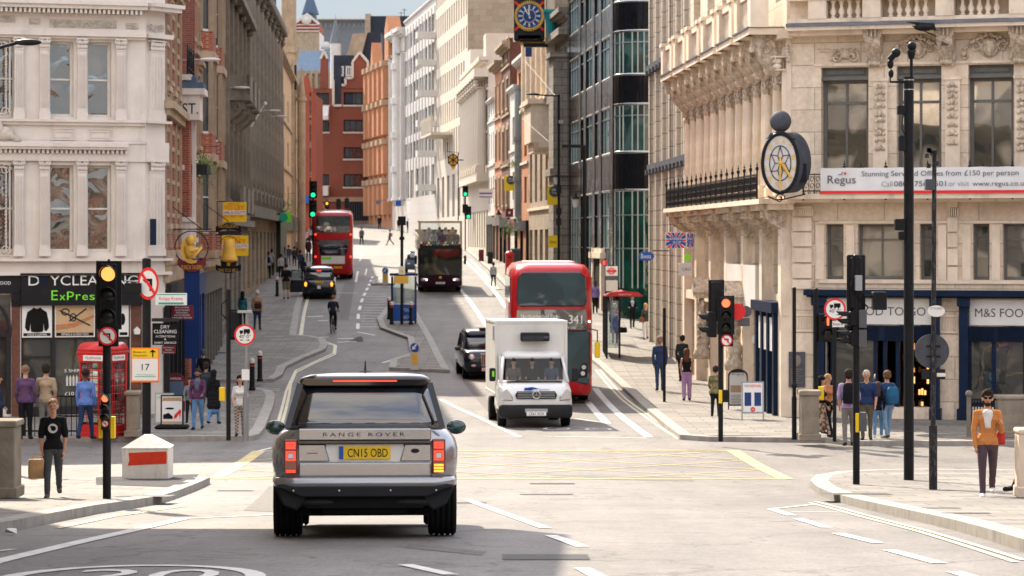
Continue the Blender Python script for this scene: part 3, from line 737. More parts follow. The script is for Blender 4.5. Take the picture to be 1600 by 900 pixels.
def console_mesh(w,h,d,mat):
 key=('con',round(w,2),round(h,2),round(d,2),mat)
 if key in _WC:return _WC[key]
 m=MB();prof=[(0,0)]
 n=16
 for i in range(n+1):
  t=i/n;prof.append((-d*(.18+.82*(.5-.5*math.cos(math.pi*t))**.8)+.05*math.sin(t*9),h*t))
 prof.append((0,h));m.ext([(p[0],p[1])for p in prof][::-1],-w/2,w/2,'yz')
 for sg in(-1,1):
  x=sg*(w/2+.01)
  for c,r in(((-d*.62,h*.78),h*.17),((-d*.22,h*.2),h*.11)):
   pts=[(x,c[0]+r*(1-.8*i/18)*math.cos(i*.55),c[1]+r*(1-.8*i/18)*math.sin(i*.55))for i in range(19)];m.tube(pts,.035,5)
 m.box(-w*.62,w*.62,-d*1.12,0,h,h+.14)
 for i in range(5):m.ball((-w*.3+w*.15*i,-d*.28,h*.08),(w*.12,.1,h*.07),7,5)
 for i in range(3):m.box(-w*.3+w*.25*i,-w*.3+w*.25*i+w*.1,-d*1.03,-d*.8,h*.7,h*.98)
 _WC[key]=mesh_of(m,'console',mat);return _WC[key]
def railing(mb,a,b,z,h,post=1.2,bar=.13,knob=True,curl=True):
 """cast-iron railing in a face frame from (u,v) a to b"""
 a,b=Vector(a),Vector(b);d=b-a;Ln=d.length;d.normalize()
 def P(t,zz):p=a+d*t;return(p.x,p.y,z+zz)
 for zz in(.08,h*.30,h-.03):mb.tube([P(0,zz),P(Ln,zz)],.022,4)
 n=max(1,round(Ln/bar));m=max(1,round(Ln/post))
 for i in range(n+1):mb.tube([P(Ln*i/n,.02),P(Ln*i/n,h)],.011,4)
 if curl:
  for i in range(n):
   t=Ln*(i+.5)/n
   for zc in(h*.48,h*.74,h*.19):
    pts=[tuple(Vector(P(t+bar*.42*math.cos(q*.9)*(1-q/9),zc+bar*.7*math.sin(q*.9)*(1-q/9))))for q in range(8)];mb.tube(pts,.011,3)
 for i in range(m+1):
  t=Ln*i/m;mb.tube([P(t,-.05),P(t,h+.08)],.028,6)
  if knob:
   p=P(t,h+.14);mb.ball(p,(.05,.05,.07),8,6);mb.ball((p[0],p[1],p[2]+.10),.03,6,4);mb.cyl((p[0],p[1],p[2]+.1),(p[0],p[1],p[2]+.22),.02,.002,6);mb.tube([P(t-.05,h+.16),P(t+.05,h+.16)],.014,4)if t>.05 else None
def core(B,poly,z0,z1,mat,name='body',roof='lead'):
 m=MB();loc=B.location
 pl=[(p[0]-loc.x,p[1]-loc.y)for p in poly]
 ar=sum(pl[i-1][0]*pl[i][1]-pl[i][0]*pl[i-1][1]for i in range(len(pl)))
 if ar<0:pl=pl[::-1]
 m.ext(pl,z0-loc.z,z1-loc.z,'xy');m.build(name,mat,B)
def quadbody(B,f,z0,z1,dep,mat,inset=.36,e=.03,name='side_wall'):
 """flanks, back and roof of a building behind one facade (local frame of the face)"""
 m=MB();L_=f.L
 m.add([(e,0,z0),(e,dep,z0),(L_-e,dep,z0),(L_-e,0,z0),(e,0,z1),(e,dep,z1),(L_-e,dep,z1),(L_-e,0,z1)],[(0,4,5,1),(1,5,6,2),(2,6,7,3),(4,7,6,5)])
 m.add([(e,inset+.01,z0),(L_-e,inset+.01,z0),(L_-e,inset+.01,z1),(e,inset+.01,z1)],[(0,1,2,3)])
 m.build(name,mat,B,f.M)
def rowface(f,floors,nb,wm,tm,top,corn=(.5,.45),pil=None,rev=.2,u0=0,u1=None,fm='frame_white',gm='glass_far',courses=True,wname='wall',z_base=0):
 u1=f.L if u1 is None else u1;bw=(u1-u0)/nb;ops=[];todo=[]
 for(za,zb,ww,st)in floors:
  st=dict(st);n=st.pop('n',nb);bb=(u1-u0)/n;w_=ww if ww>1 or st.pop('abs',False)else bb*ww;st.pop('abs',0)
  cs=st.pop('course',None)
  for i in range(n):
   uc=u0+bb*(i+.5);o=(uc-w_/2,uc+w_/2,za,zb);ops.append(o);todo.append((o[0],za,w_,zb-za,st))
 f.wall(z_base,top,ops,wm,rev,u0,u1,wname)
 for u,z,w_,h,st in todo:f.win(u,z,w_,h,**{**dict(rev=rev,fm=fm,gm=gm,sm=tm),**st})
 c=f.mb('cornice');p,h=corn
 if p:
  c.box(u0-.02,u1+.02,-p,0,top-h*.45,top);c.box(u0,u1,-p*.66,0,top-h*.75,top-h*.45);c.box(u0,u1,-p*.3,0,top-h,top-h*.75)
  n=int((u1-u0)/.42)
  for i in range(n):c.box(u0+(u1-u0)*(i+.3)/n,u0+(u1-u0)*(i+.7)/n,-p*.8,-p*.5,top-h*.72,top-h*.452)
 if courses:
  for(za,zb,ww,st)in floors[1:]:c.box(u0,u1,-.12,0,za-.55,za-.38)
 if pil:
  w_,d,za,zb=pil[:4];me=pilaster_mesh(w_,zb-za,d,tm,*(pil[4:]if len(pil)>4 else()))
  for i in range(nb+1):
   uu=min(max(u0+bw*i,u0+w_*.65),u1-w_*.65);f.part('pilaster',me,uu,0,za)
gb=gz(76)
A=Vector((-26.7,71.4));Bc=Vector(PX(227,0,76.4)[:2]);Cc=Vector((-9.95,77.1))
wb=thing('corner_building','white painted stucco corner building with fluted pilasters above a dark dry cleaning shop','building',(A.x,A.y,gb))
f=Face(wb,A,Bc,gb)
U,Z=f.u,f.z
def zf(py):return f.z(120,py)
UW=[(U(76),U(115)),(U(135),U(174))]
ops=[]
zz_up=(zf(183),zf(65));zz_lo=(zf(394),zf(258))
sp=U(135)-U(76)
allw=UW+[(a-(U(76)-U(-75)),b-(U(76)-U(-75)))for a,b in UW]+[(a-(U(76)-U(-190)),b-(U(76)-U(-190)))for a,b in UW]
for a,b in allw:ops+=[(a,b,*zz_up),(a,b,*zz_lo)]
shop_top=zf(430)
shop_ops=[(U(33),U(203),.35,zf(477)),(U(-120),U(17),.35,zf(460))]
f.wall(0,14.2,ops+shop_ops,'white_stucco',.25)
for a,b in allw:
 for z0,z1 in(zz_up,zz_lo):f.win(a,z0,b-a,z1-z0,1,2,'frame_white','glass_wavy',.075,.24)
pm_up=pilaster_mesh(U(195)-U(181),zf(60)-zf(187),.13,'white_stucco',5,.34,.2)
pm_lo=pilaster_mesh(U(195)-U(181),zf(253)-zf(403),.13,'white_stucco',5,.34,.2)
for px in(29,69,127.5,188,-22,-82,-130):
 f.part('pilaster',pm_up,U(px),0,zf(187));f.part('pilaster',pm_lo,U(px),0,zf(400))
c=f.mb('cornice');E=U(227)+.0
def band(py0,py1,pr,u0=0,u1=None):c.box(u0,E if u1 is None else u1,-pr,0,zf(py1),zf(py0))
band(-100,-93,.2);band(3,9,.50);band(9,15,.42);band(45,50,.12);band(50,57,.22);band(57,61,.12)
band(187,191,.18);band(191,196,.10);band(221,224,.10);band(224,230,.34,0,U(198));band(230,234,.28,0,U(198));band(240,252,.1,0,U(198));band(404,408,.22);band(425,430,.18)
band(221,252,.06)
for i in range(int((E)/.13)):
 c.box(.05+.13*i,.05+.13*i+.065,-.36,-.1,zf(22),zf(15.5))
 if i*.13<U(197):c.box(.05+.13*i,.05+.13*i+.065,-.2,-.05,zf(240),zf(234.5))
fr=f.mb('carved_frieze')
for a,b,y0,y1 in((77,182,31,44),(45,63,30,40),(196,216,34,46),(-5,24,27,38),(-70,-20,27,38)):
 u0,u1,z0,z1=U(a),U(b),zf(y1),zf(y0)
 fr.box(u0,u1,-.015,.01,z0,z1);scrollwork(fr,u0+.04,u1-.04,z0+.03,z1-.03,-.05,.02)
pn=f.mb('moulded_panel')
for a,b in((80,117),(138,177)):
 u0,u1,z0,z1=U(a),U(b),zf(219),zf(201)
 for q in(0,.07):
  pn.box(u0+q,u1-q,-.03,0,z1-q-.025,z1-q);pn.box(u0+q,u1-q,-.03,0,z0+q,z0+q+.025);pn.box(u0+q,u0+q+.025,-.03,0,z0+q+.026,z1-q-.026);pn.box(u1-q-.025,u1-q,-.03,0,z0+q+.026,z1-q-.026)
for y0,y1 in((62,185),(256,400)):
 u0,u1,z0,z1=U(-8),U(16),zf(y1),zf(y0)
 for q in(0,.1):pn.box(u0+q,u1-q,-.04,0,z1-q-.03,z1-q);pn.box(u0+q,u1-q,-.04,0,z0+q,z0+q+.03);pn.box(u1-q-.03,u1-q,-.04,0,z0+q+.031,z1-q-.031)
 spiral(fr,U(9),zf(y0+10),.16,-.04,1.6,1,0,.02);spiral(fr,U(9),zf(y1-10),.16,-.04,1.6,-1,0,.02)
 for i in range(16):fr.ball((U(9),-.03,z0+.5+(z1-z0-1.0)*i/15),(.04,.03,.04),6,4)
fr.ball((U(6),-.12,zf(210)),(.28,.14,.2),12,8);fr.ball((U(-4),-.14,zf(203)),(.16,.14,.22),12,8);fr.ball((U(-2),-.15,zf(196)),(.09,.09,.11),10,7);fr.tube([(U(6),-.15,zf(208)),(U(14),-.14,zf(213)),(U(24),-.1,zf(219)),(U(32),-.08,zf(220))],[.13,.1,.07,.05],8)
f.flush({'*':'white_stucco','carved_frieze':'white_stucco_worn'})
f2=Face(wb,Bc,Cc,gb);f2.wall(0,14.2,[],'white_stucco')
pw=f2.L*.62
f2.part('pilaster',pilaster_mesh(pw,zf(60)-zf(187),.10,'white_stucco',4,.34,.2),f2.L*.5,0,zf(187));f2.part('pilaster',pilaster_mesh(pw,zf(253)-zf(403),.10,'white_stucco',4,.34,.2),f2.L*.5,0,zf(400))
c=f2.mb('cornice')
for y0,y1,pr in((-100,-93,.2),(3,9,.5),(9,15,.42),(50,57,.22),(187,191,.18),(221,252,.1),(404,408,.2),(425,430,.18)):c.box(-pr*.3,f2.L+pr*.6,-pr,0,zf(y1),zf(y0))
scrollwork(f2.mb('carved_frieze'),.05,f2.L-.05,zf(47),zf(33),-.04,.02)
f2.flush({'*':'white_stucco','carved_frieze':'white_stucco_worn'})
core(wb,[(A.x+.3,A.y+.5),(Bc.x-.1,Bc.y+.42),(Cc.x-.35,Cc.y+.1),(Cc.x-.4,77.2),(-26.7,77.2)],gb,gb+14.2,'dark_inside')
m=MB();m.ext([(A.x+1-A.x,1.0),(Bc.x-.6-A.x,Bc.y-A.y+1.0),(Cc.x-.8-A.x,77.1-A.y),(0,77.1-A.y)],14.2,16.6,'xy');m.build('roof','slate',wb)
sb=f.mb('shop_fascia');sb.box(U(32),U(221),-.16,0,zf(477),zf(428));sb.box(U(-110),U(31),-.12,0,zf(458),zf(428));sb.box(U(30.5),U(222),-.24,0,zf(429.5),zf(426.5))
sh=f.mb('shop_frame')
gx=[33,83.5,150,203]
for px in gx:sh.box(U(px)-.045,U(px)+.045,.02,.14,.35,zf(477))
for py in(528,478):sh.box(U(33),U(203),.02,.13,zf(py+2.4),zf(py))
sh.box(U(36),U(82),.03,.12,zf(560),zf(556));sh.box(U(33),U(203),-.02,.14,.15,.38)
for px in(83.5,):sh.box(U(px)-.06,U(px)+.06,.0,.16,.35,zf(527))
pr=f.mb('shop_pier');pr.box(U(18),U(31),-.06,0,.1,zf(458));pr.box(U(204.5),U(221),-.06,0,.1,zf(477))
cp=f.mb('pier_capital');cp.box(U(17),U(32),-.12,0,zf(472),zf(459));cp.box(U(17.5),U(31.5),-.1,0,zf(478),zf(473));
shf=f.mb('shop_frame')
for i in range(13):
 a0,a1=R(90*i/12),R(90*(i+1)/12)
 shf.tube([(U(-30)+(U(17)-U(-30))*.98*math.sin(a),.0,zf(518)+(zf(462)-zf(518))*math.cos(a)*.95)for a in(a0,a1)],.05,4)
shf.box(U(-120),U(17),.0,.14,zf(525),zf(519));shf.box(U(10),U(17),-.02,.14,.2,zf(519))
f.flush({'shop_fascia':'shop_black','shop_frame':'frame_dark','shop_pier':'brown_brick','pier_capital':'shop_black','*':'white_stucco'})
g=MB();g.add([(U(33),.1,.35),(U(203),.1,.35),(U(203),.1,zf(478)),(U(33),.1,zf(478))],[(0,1,2,3)]);g.build('shop_window','glass_shop',wb,f.M)
g=MB();g.add([(U(-120),.1,.35),(U(17),.1,.35),(U(17),.1,zf(460)),(U(-120),.1,zf(460))],[(0,1,2,3)]);g.build('shop_window','glass_shop',wb,f.M)
t1=MB();hh=zf(430.5)-zf(445.5)
t1.text('D',U(52),zf(445.5),hh,.31,'c',-.166);t1.text('YCLEANING',(U(77)+U(214))/2,zf(445.5),hh,U(214)-U(77),'c',-.166);t1.build('lettering','sign_white',wb,f.M)
t1=MB();t1.text('R',U(67.5),zf(445.5),hh,.3,'c',-.166);t1.build('unlit_letter','shop_navy',wb,f.M)
t1=MB();t1.M=Matrix.Shear('XZ',4,(0,0))if False else None
x=U(79)
for ch,wd,h_,dz in(('E',.22,.25,0),('x',.2,.2,.0),('p',.24,.22,0),('r',.17,.22,0),('e',.2,.2,0),('s',.18,.2,0),('s',.18,.2,0)):
 t1.text(ch,x,zf(468.5)+(.08 if ch=='p' else 0),h_*1.1,wd*.82,'l',-.166);x+=wd*1.04
t1.build('lettering','lime',wb,f.M)
t1=MB();t1.text('FOOD',U(6),zf(444),.09,None,'c',-.126);t1.build('lettering','sign_white',wb,f.M)
def poster(a,b,y0,y1,cap,kind):
 o=thing('poster',{'jacket':'white window poster of a black leather jacket','scissors':'tan window poster of scissors and cloth','dark':'narrow pale window poster with dark shapes behind the signal pole'}[kind],'poster',tuple(f.W(U(a),.0,zf(y1))))
 o.rotation_euler=(0,0,math.atan2(f.d.y,f.d.x));w_,h_=U(b)-U(a),zf(y0)-zf(y1)
 m=MB();m.box(0,w_,0,.02,0,h_);m.build('sheet','sign_white' if kind!='scissors' else 'tan_render',o)
 m=MB();m.box(-.02,w_+.02,-.006,.024,-.02,0);m.box(-.02,w_+.02,-.006,.024,h_,h_+.02);m.box(-.02,0,-.006,.024,0,h_);m.box(w_,w_+.02,-.006,.024,0,h_);m.build('border','sign_white',o)
 m=MB();m.box(.02,w_-.02,-.008,0,.02,h_*.12);m.build('caption_strip','sign_black',o)
 if cap:m=MB();m.text(cap,w_/2,.03,h_*.07,w_*.7,'c',-.011);m.build('lettering','sign_white',o)
 m=MB()
 if kind=='jacket':
  q=[(.38,.95),(.30,.88),(.16,.80),(.10,.55),(.08,.30),(.16,.18),(.24,.20),(.27,.45),(.28,.22),(.30,.16),(.5,.14),(.70,.16),(.72,.22),(.73,.45),(.76,.20),(.84,.18),(.92,.30),(.90,.55),(.84,.80),(.70,.88),(.62,.95),(.5,.9)]
  m.ext([(x_*w_,z_*h_)for x_,z_ in q][::-1],-.010,-.001);m.build('jacket','rubber',o)
 elif kind=='scissors':
  m.tube([(w_*.1,-.01,h_*.85),(w_*.9,-.01,h_*.35)],.02,5);m.tube([(w_*.35,-.01,h_*.5),(w_*.8,-.01,h_*.9)],.02,5)
  m.tube([(w_*.25+.1*w_*math.cos(t),-.01,h_*.8+.1*h_*math.sin(t))for t in[k_*.6 for k_ in range(11)]],.018,5);m.tube([(w_*.45+.08*w_*math.cos(t),-.01,h_*.62+.12*h_*math.sin(t))for t in[k_*.6 for k_ in range(11)]],.018,5);m.build('scissors','frame_dark',o)
  m=MB();m.ext([(0,h_*.2),(w_*.5,h_*.3),(w_,h_*.62),(w_,h_*.7),(w_*.4,h_*.42),(0,h_*.38)][::-1],-.007,-.001);m.build('cloth_fold','orange_brick',o)
 else:m.ball((w_*.4,-.005,h_*.55),(w_*.3,.01,h_*.2),10,6);m.build('shape','rubber',o)
poster(35.5,80,477.5,525.5,'SUEDE & LEATHER','jacket');poster(87,147,477.5,525.5,'REPAIRS & ALTERATIONS','scissors');poster(186,200,478,525.5,'','dark')
t1=MB();t1.text('5 SHIRTS',U(118),zf(581.5),.085,.6,'c',.085);t1.text('£10',U(109),zf(618),.1,.26,'c',.085)
t1.build('lettering','sign_white',wb,f.M)
m=MB()
for i in range(5):m.ext([(U(104+i*5),zf(603)),(U(107+i*5),zf(603)),(U(107.2+i*5),zf(590)),(U(105.5+i*5),zf(586)),(U(103.8+i*5),zf(590))],.080,.09)
m.build('shirt_picture','pale_white',wb,f.M)
m=MB();m.ext([(U(209)-.0,zf(523)),(U(217),zf(523)),(U(218),zf(516)),(U(213),zf(511)),(U(208),zf(516))],-.18,-.06);tag(m.build('alarm_box','sign_white',None,f.Mw),'small white alarm box on the brown pier of the dry cleaner\'s','alarm box')
# --- left row
def mk(name,label,line,D0,D1,ztop_rel=0,base=None):
 p0=Vector((lin(line,D0),D0));p1=Vector((lin(line,D1),D1));z=gz((D0+D1)/2)if base is None else base
 z=min(gz(D0),gz(D1))
 if line[0][1]>0:p0,p1=p1,p0
 o=thing(name,label,'building',(p0.x,p0.y,z));return o,Face(o,p0,p1,z)
B,f=mk('brick_building','red brick building banded with pale stone next to the white corner building',[(77.1,-9.98),(86,-10.6)],77.12,85.6)
ls=lambda px,py:f.z(px,py)
fl=[(5.6,8.4,.42,dict(rows=2,sur=('sill',))),(9.6,12.2,.42,dict(rows=2,sur=('sill',))),(13.4,15.8,.42,dict(rows=2,sur=('sill',)))]
rowface(f,fl,3,'red_brick','buff_plain',17.6,(.3,.6),(.34,.05,4.9,8.9),.16)
for za,zb in((9.0,12.6),(12.9,16.6)):
 me=pilaster_mesh(.34,zb-za,.05,'buff_plain',3,.4,.3)
 for i in range(4):f.part('pilaster',me,min(max(f.L*i/3,.3),f.L-.3),0,za)
c=f.mb('stone_band')
for i in range(24):
 z=5.3+i*.5
 c.box(0,f.L,-.018,0,z,z+.13)
for z,p in((4.6,.16),(8.9,.3),(12.7,.3),(3.9,.12)):f.mb('cornice').box(-.1,f.L+.1,-p,0,z,z+.22);f.mb('cornice').box(0,f.L,-p*.6,0,z-.2,z);
for i in range(14):f.mb('cornice').ball((f.L*i/13,-.10,4.5),(.10,.10,.16),8,6)
f.mb('cornice').box(0,f.L,-.1,0,3.95,4.4)
sp_=f.mb('shop_front');sp_.box(0,f.L,-.22,0,3.2,3.85)
for i in range(5):sp_.box(f.L*i/4-.12,f.L*i/4+.12,-.16,0,.0,3.2)
f.flush({'*':'buff_plain','stone_band':'buff_plain','shop_front':'shop_black'})
g=MB();g.add([(0,-.04,.5),(f.L,-.04,.5),(f.L,-.04,3.2),(0,-.04,3.2)],[(0,1,2,3)]);g.build('shop_window','glass_shop',B,f.M)
quadbody(B,f,0,17.4,9,'dark_red_brick')
B,f=mk('pub_building','narrow blue fronted public house with white stone block reading ST',[(85.6,-10.57),(93,-10.95)],85.7,93.4)
z3=10.4
rowface(f,[(5.2,7.2,.42,dict(rows=2,sur=('sill','jamb'))),(7.9,9.6,.42,dict(rows=2,sur=('sill','jamb')))],2,'dark_red_brick','white_stucco',z3,(.35,.4),None,.2)
w1=f.mb('white_block')
w1.box(-.05,1.4,-.62,0,8.95,9.75);w1.box(-.15,1.5,-.78,0,9.75,9.95);w1.box(.1,1.25,-.32,0,4.9,5.75);w1.box(.0,1.35,-.4,0,5.7,5.85);w1.box(1.12,1.24,-.42,-.3,3.5,8.95)
w2=f.mb('blue_roof');w2.box(-.12,1.45,-.74,0,9.95,10.15);w2.box(0,1.3,-.5,0,10.15,10.35)
w3=f.mb('brick_pier');w3.box(.15,1.15,-.28,0,.2,8.95)
s4=f.mb('shop_front');s4.box(1.3,f.L,-.35,0,3.3,4.0)
for u in(1.4,2.6,4.2,5.6,7.4):s4.box(u,u+.4,-.30,0,0,3.3)
s4.box(1.2,1.75,-.42,0,0,5.0)
t4=f.mb('planter_box');t4.box(2.4,4.3,-.7,-.1,7.3,7.6);
f.flush({'*':'white_stucco','blue_roof':'slate_blue','brick_pier':'red_brick','shop_front':'shop_blue','planter_box':'frame_dark'})
g=MB();g.add([(1.3,-.1,.5),(f.L,-.1,.5),(f.L,-.1,3.3),(1.3,-.1,3.3)],[(0,1,2,3)]);g.build('shop_window','glass_shop',B,f.M)
mt=MB();mt.M=f.M@T(-.055,0,0)@Matrix.Rotation(R(-90),4,'Z');mt.text('ST.',.32,9.14,.34,.5,'c',-.006);mt.M=None;mt.build('lettering','sign_black',B)
quadbody(B,f,0,z3-.3,9,'dark_red_brick')
rl=MB();railing(rl,(.4,-.2),(3.4,-.2),z3,.9,1.0,.14,False,False);tag(rl.build('roof_railing','black_metal',None,f.Mw),'black iron railing on the low roof beside the brown brick flank','railing')
pub_face=f
B,f=mk('bay_window_building','tall red brick building with tiered buff stone bay windows',LF,93.6,112.6)
zt=19.5
rowface(f,[(4.9,7.3,.30,dict(rows=2,cols=1,sur=('sill','jamb','arch'))),(8.4,10.9,.30,dict(rows=2,sur=('sill','jamb','flat'))),(12.1,14.6,.30,dict(rows=2,sur=('sill','jamb','flat'))),(15.6,17.8,.3,dict(rows=2,sur=('sill','jamb','tri')))],4,'red_brick','buff_plain',zt,(.5,.7),None,.2)
bay=f.mb('stone_bay');bb=f.mb('brick_spandrel')
for i in range(2):
 u0=3.2+i*8.2;u1=u0+4.2
 for z in(4.4,7.9,11.6,15.2,18.2):bay.ext([(u0-.15,0),(u0+.5,-.55),(u1-.5,-.55),(u1+.15,0)],z,z+.28,'xy')
 for z,zb in((4.68,5.3),(8.18,8.9),(11.88,12.6)):bb.ext([(u0,0),(u0+.55,-.45),(u1-.55,-.45),(u1,0)],z,zb,'xy')
 for z,zb in((5.3,7.9),(8.9,11.6),(12.6,15.2)):
  for q in((u0+.08,-.05),(u0+.55,-.40),((u0+u1)/2,-.40),(u1-.55,-.40),(u1-.08,-.05)):bay.box(q[0]-.10,q[0]+.10,q[1]-.08,q[1]+.08,z,zb)
  for q0,q1,nm in(((u0+.05,-.02),(u0+.55,-.38),1),((u0+.55,-.38),(u1-.55,-.38),1),((u1-.55,-.38),(u1-.05,-.02),1)):
   a=Vector(q0);d=Vector(q1)-a;Mx=f.M@Matrix(((d.normalized().x,-d.normalized().y,0,a.x),(d.normalized().y,d.normalized().x,0,a.y),(0,0,1,z),(0,0,0,1)))
   fr_,pn_,_=win_meshes(d.length,zb-z,1 if d.length<2 else 2,2,'frame_white','glass_far',.07,.2,(),'buff_plain',None)
   o=put('window',fr_,B,Mx);put('pane',pn_,o)
c=f.mb('cornice')
for z,p in((4.1,.5),(3.9,.3)):c.box(0,f.L,-p,0,z,z+.2)
s4=f.mb('shop_front');s4.box(0,f.L,-.25,0,3.1,3.9)
for i in range(9):s4.box(f.L*i/8-.2,f.L*i/8+.2,-.2,0,0,3.1)
for i in range(50):f.mb('stone_band').box(0,f.L,-.015,0,4.6+i*.3,4.6+i*.3+.001)if False else None
for z in(5.5,6.5,8.2,9.5,10.6,12,13.4,15):f.mb('stone_band').box(0,f.L,-.02,0,z,z+.16)
f.flush({'*':'buff_plain','brick_spandrel':'red_brick','shop_front':'wood_grey'})
g=MB();g.add([(0,-.06,.5),(f.L,-.06,.5),(f.L,-.06,3.1),(0,-.06,3.1)],[(0,1,2,3)]);g.build('shop_window','glass_shop',B,f.M)
quadbody(B,f,0,zt-.2,10,'dark_red_brick')
bay_face=f
B,f=mk('stone_building','dark grey stone bank with rusticated base and deep balcony brackets',LF,112.8,137)
zt=21.5
rowface(f,[(1.0,4.3,.42,dict(rows=2,fm='frame_dark',sur=('sill','arch','key'))),(6.6,9.4,.38,dict(rows=2,sur=('sill','jamb','tri'))),(11.6,14.2,.38,dict(rows=2,sur=('sill','jamb','flat'))),(16.0,18.4,.38,dict(rows=2,sur=('sill','jamb','flat')))],5,'grey_stone','grey_stone_plain',zt,(1.1,1.0),(.7,.45,6.0,15.2,4),.4)
c=f.mb('cornice')
for z,p,h in((5.2,.7,.3),(5.5,.45,.3),(15.2,.8,.3),(10.3,.35,.25)):c.box(-.1,f.L+.1,-p,0,z,z+h)
for i in range(26):c.box(f.L*i/26,f.L*(i+.5)/26,-.35,0,4.9,5.2)
for i in range(9):c.box(0,f.L,-.10,0,.3+i*.55,.3+i*.55+.42)if False else None
for u in(4.6,9.7,14.5):
 c.box(u-1.4,u+1.4,-1.25,0,10.6,10.85);c.box(u-1.4,u+1.4,-1.25,-1.1,10.85,11.7);c.box(u-1.4,u-1.2,-1.2,0,10.85,11.7);c.box(u+1.2,u+1.4,-1.2,0,10.85,11.7)
 for s_ in(-1,1):f.part('console',console_mesh(.4,1.1,1.0,'grey_stone_plain'),u+s_*1.05,0,9.45)
 c.box(u-1.2,u+1.2,-.95,0,5.8,6.05);c.box(u-1.2,u+1.2,-.95,-.8,6.05,6.9)
f.flush({'*':'grey_stone_plain'});quadbody(B,f,0,zt-.2,12,'grey_stone',.5)
B,f=mk('stone_building','buff grey stone office building with tall engaged columns and heavy top cornice',LF,137.2,180)
zt=26
rowface(f,[(.9,4.0,.55,dict(rows=2,fm='frame_dark')),(6.2,8.8,.42,dict(rows=2,sur=('sill','jamb','flat'))),(10.0,12.4,.42,dict(rows=2,sur=('sill','jamb'))),(14.4,16.6,.42,dict(rows=2,sur=('jamb',))),(18.6,20.6,.42,dict(rows=2,sur=('sill','jamb','flat'))),(22.2,23.8,.42,dict(rows=1,sur=('jamb',)))],9,'buff_stone','grey_stone_plain',24.6,(1.0,1.2),(.95,.45,5.6,17.2,4,.8,.6,1.25,True),.4)
c=f.mb('cornice')
for z,p,h in((4.7,.7,.35),(5.05,.5,.3),(17.3,.7,.45),(17.8,.5,.3)):c.box(-.1,f.L+.1,-p,0,z,z+h)
for i in range(60):c.box(f.L*i/60,f.L*(i+.5)/60,-.8,0,17.05,17.3);
for i in range(40):c.lathe([(.09,0),(.06,.1),(.13,.3),(.07,.6),(.1,.7)],(f.L*(i+.5)/40,-.35,5.35),8)
c.box(0,f.L,-.5,-.2,6.05,6.2)
f.flush({'*':'grey_stone_plain'});quadbody(B,f,0,24.4,14,'buff_stone',.5)
B,f=mk('rendered_building','plain tan rendered building with green shopfront at street level',LF,180.2,236)
zt=15.4
rowface(f,[(4.6,6.4,.3,dict(rows=2,fm='frame_dark')),(8.0,9.8,.3,dict(rows=2,fm='frame_dark')),(11.4,13.0,.3,dict(rows=2,fm='frame_dark'))],5,'tan_render','buff_plain',zt,(.4,.4),None,.15)
s4=f.mb('shop_front');s4.box(0,14,-.3,0,0,4.4);s4.box(16,f.L,-.25,0,3.0,4.2)
f.flush({'*':'buff_plain','shop_front':'wood_green' if 'wood_green' in MAT else 'wood_grey'});quadbody(B,f,0,zt-.2,3.4,'tan_render')
B=thing('gothic_turret','pale stone gothic turret with pinnacle rising behind the tan rendered building','tower',tuple(PX(451,0,218).xy)+(gz(205),))
m=MB()
def octa(m,r0,z0,r1,z1,cx=0,cy=0,n=8):m.cyl((cx,cy,z0),(cx,cy,z1),r0,r1,n)
octa(m,.62,0,.62,24);octa(m,.8,17,.8,17.5);octa(m,.32,0,.32,13.5,1.05);m.cyl((1.05,0,13.5),(1.05,0,16),.3,.03,8);octa(m,.42,13.1,.42,13.4,1.05)
m.build('shaft','buff_plain',B)
m=MB();m.cyl((0,0,24),(0,0,32),.62,.05,8)
for a in range(8):m.cyl((.6*math.cos(a*.785),.6*math.sin(a*.785),22.8),(.6*math.cos(a*.785),.6*math.sin(a*.785),25.6),.1,.02,4)
m.build('pinnacle','buff_plain',B)
m=MB()
for a in range(8):m.box(.6*math.cos(a*.785+.39)-.07,.6*math.cos(a*.785+.39)+.07,.6*math.sin(a*.785+.39)-.07,.6*math.sin(a*.785+.39)+.07,14,16)
m.build('louvre','dark_inside',B)
# --- right row
def balusters(mb,u0,u1,z,h,y,st=.26):
 n=int((u1-u0)/st)
 for i in range(n):mb.lathe([(.075,0),(.075,h*.08),(.04,h*.14),(.095,h*.36),(.045,h*.62),(.045,h*.82),(.075,h*.9),(.075,h)],(u0+(u1-u0)*(i+.5)/n,y,z),10)
Cr=Vector(PX(1237,0,75)[:2]);dr_=(Vector(PX(1600,0,73)[:2])-Cr).normalized();Er=Cr+dr_*19
gr=gz(75)
rb=thing('corner_building','carved portland stone corner building above the navy food shop','building',(Cr.x,Cr.y,gr))
f=Face(rb,Cr,Er,gr);U=f.u
def zf(py):return f.z(1420,py)
wpx=[(1290,1318),(1340,1412),(1437,1462),(1520,1546),(1567,1640),(1665,1692)]
ops=[(U(a),U(b),zf(437),zf(350))for a,b in wpx]
big=[(1283,1357),(1401,1471),(1513,1584),(1627,1700)]
bops=[(U(a),U(b),zf(306),zf(103))for a,b in big]
top_ops=[(U(a)+.1,U(b)-.1,zf(-25),zf(-160))for a,b in big]
shopo=[(U(1290),U(1456),.45,zf(509)),(U(1513),U(1760),.5,zf(509))]
f.wall(0,17.6,ops+bops+top_ops+shopo,'portland',.32)
for a,b,c0,d0 in ops:f.win(a,c0,b-a,d0-c0,2 if b-a>1 else 1,2,'wood_grey','glass_calm',.075,.26,splits=(.72,))
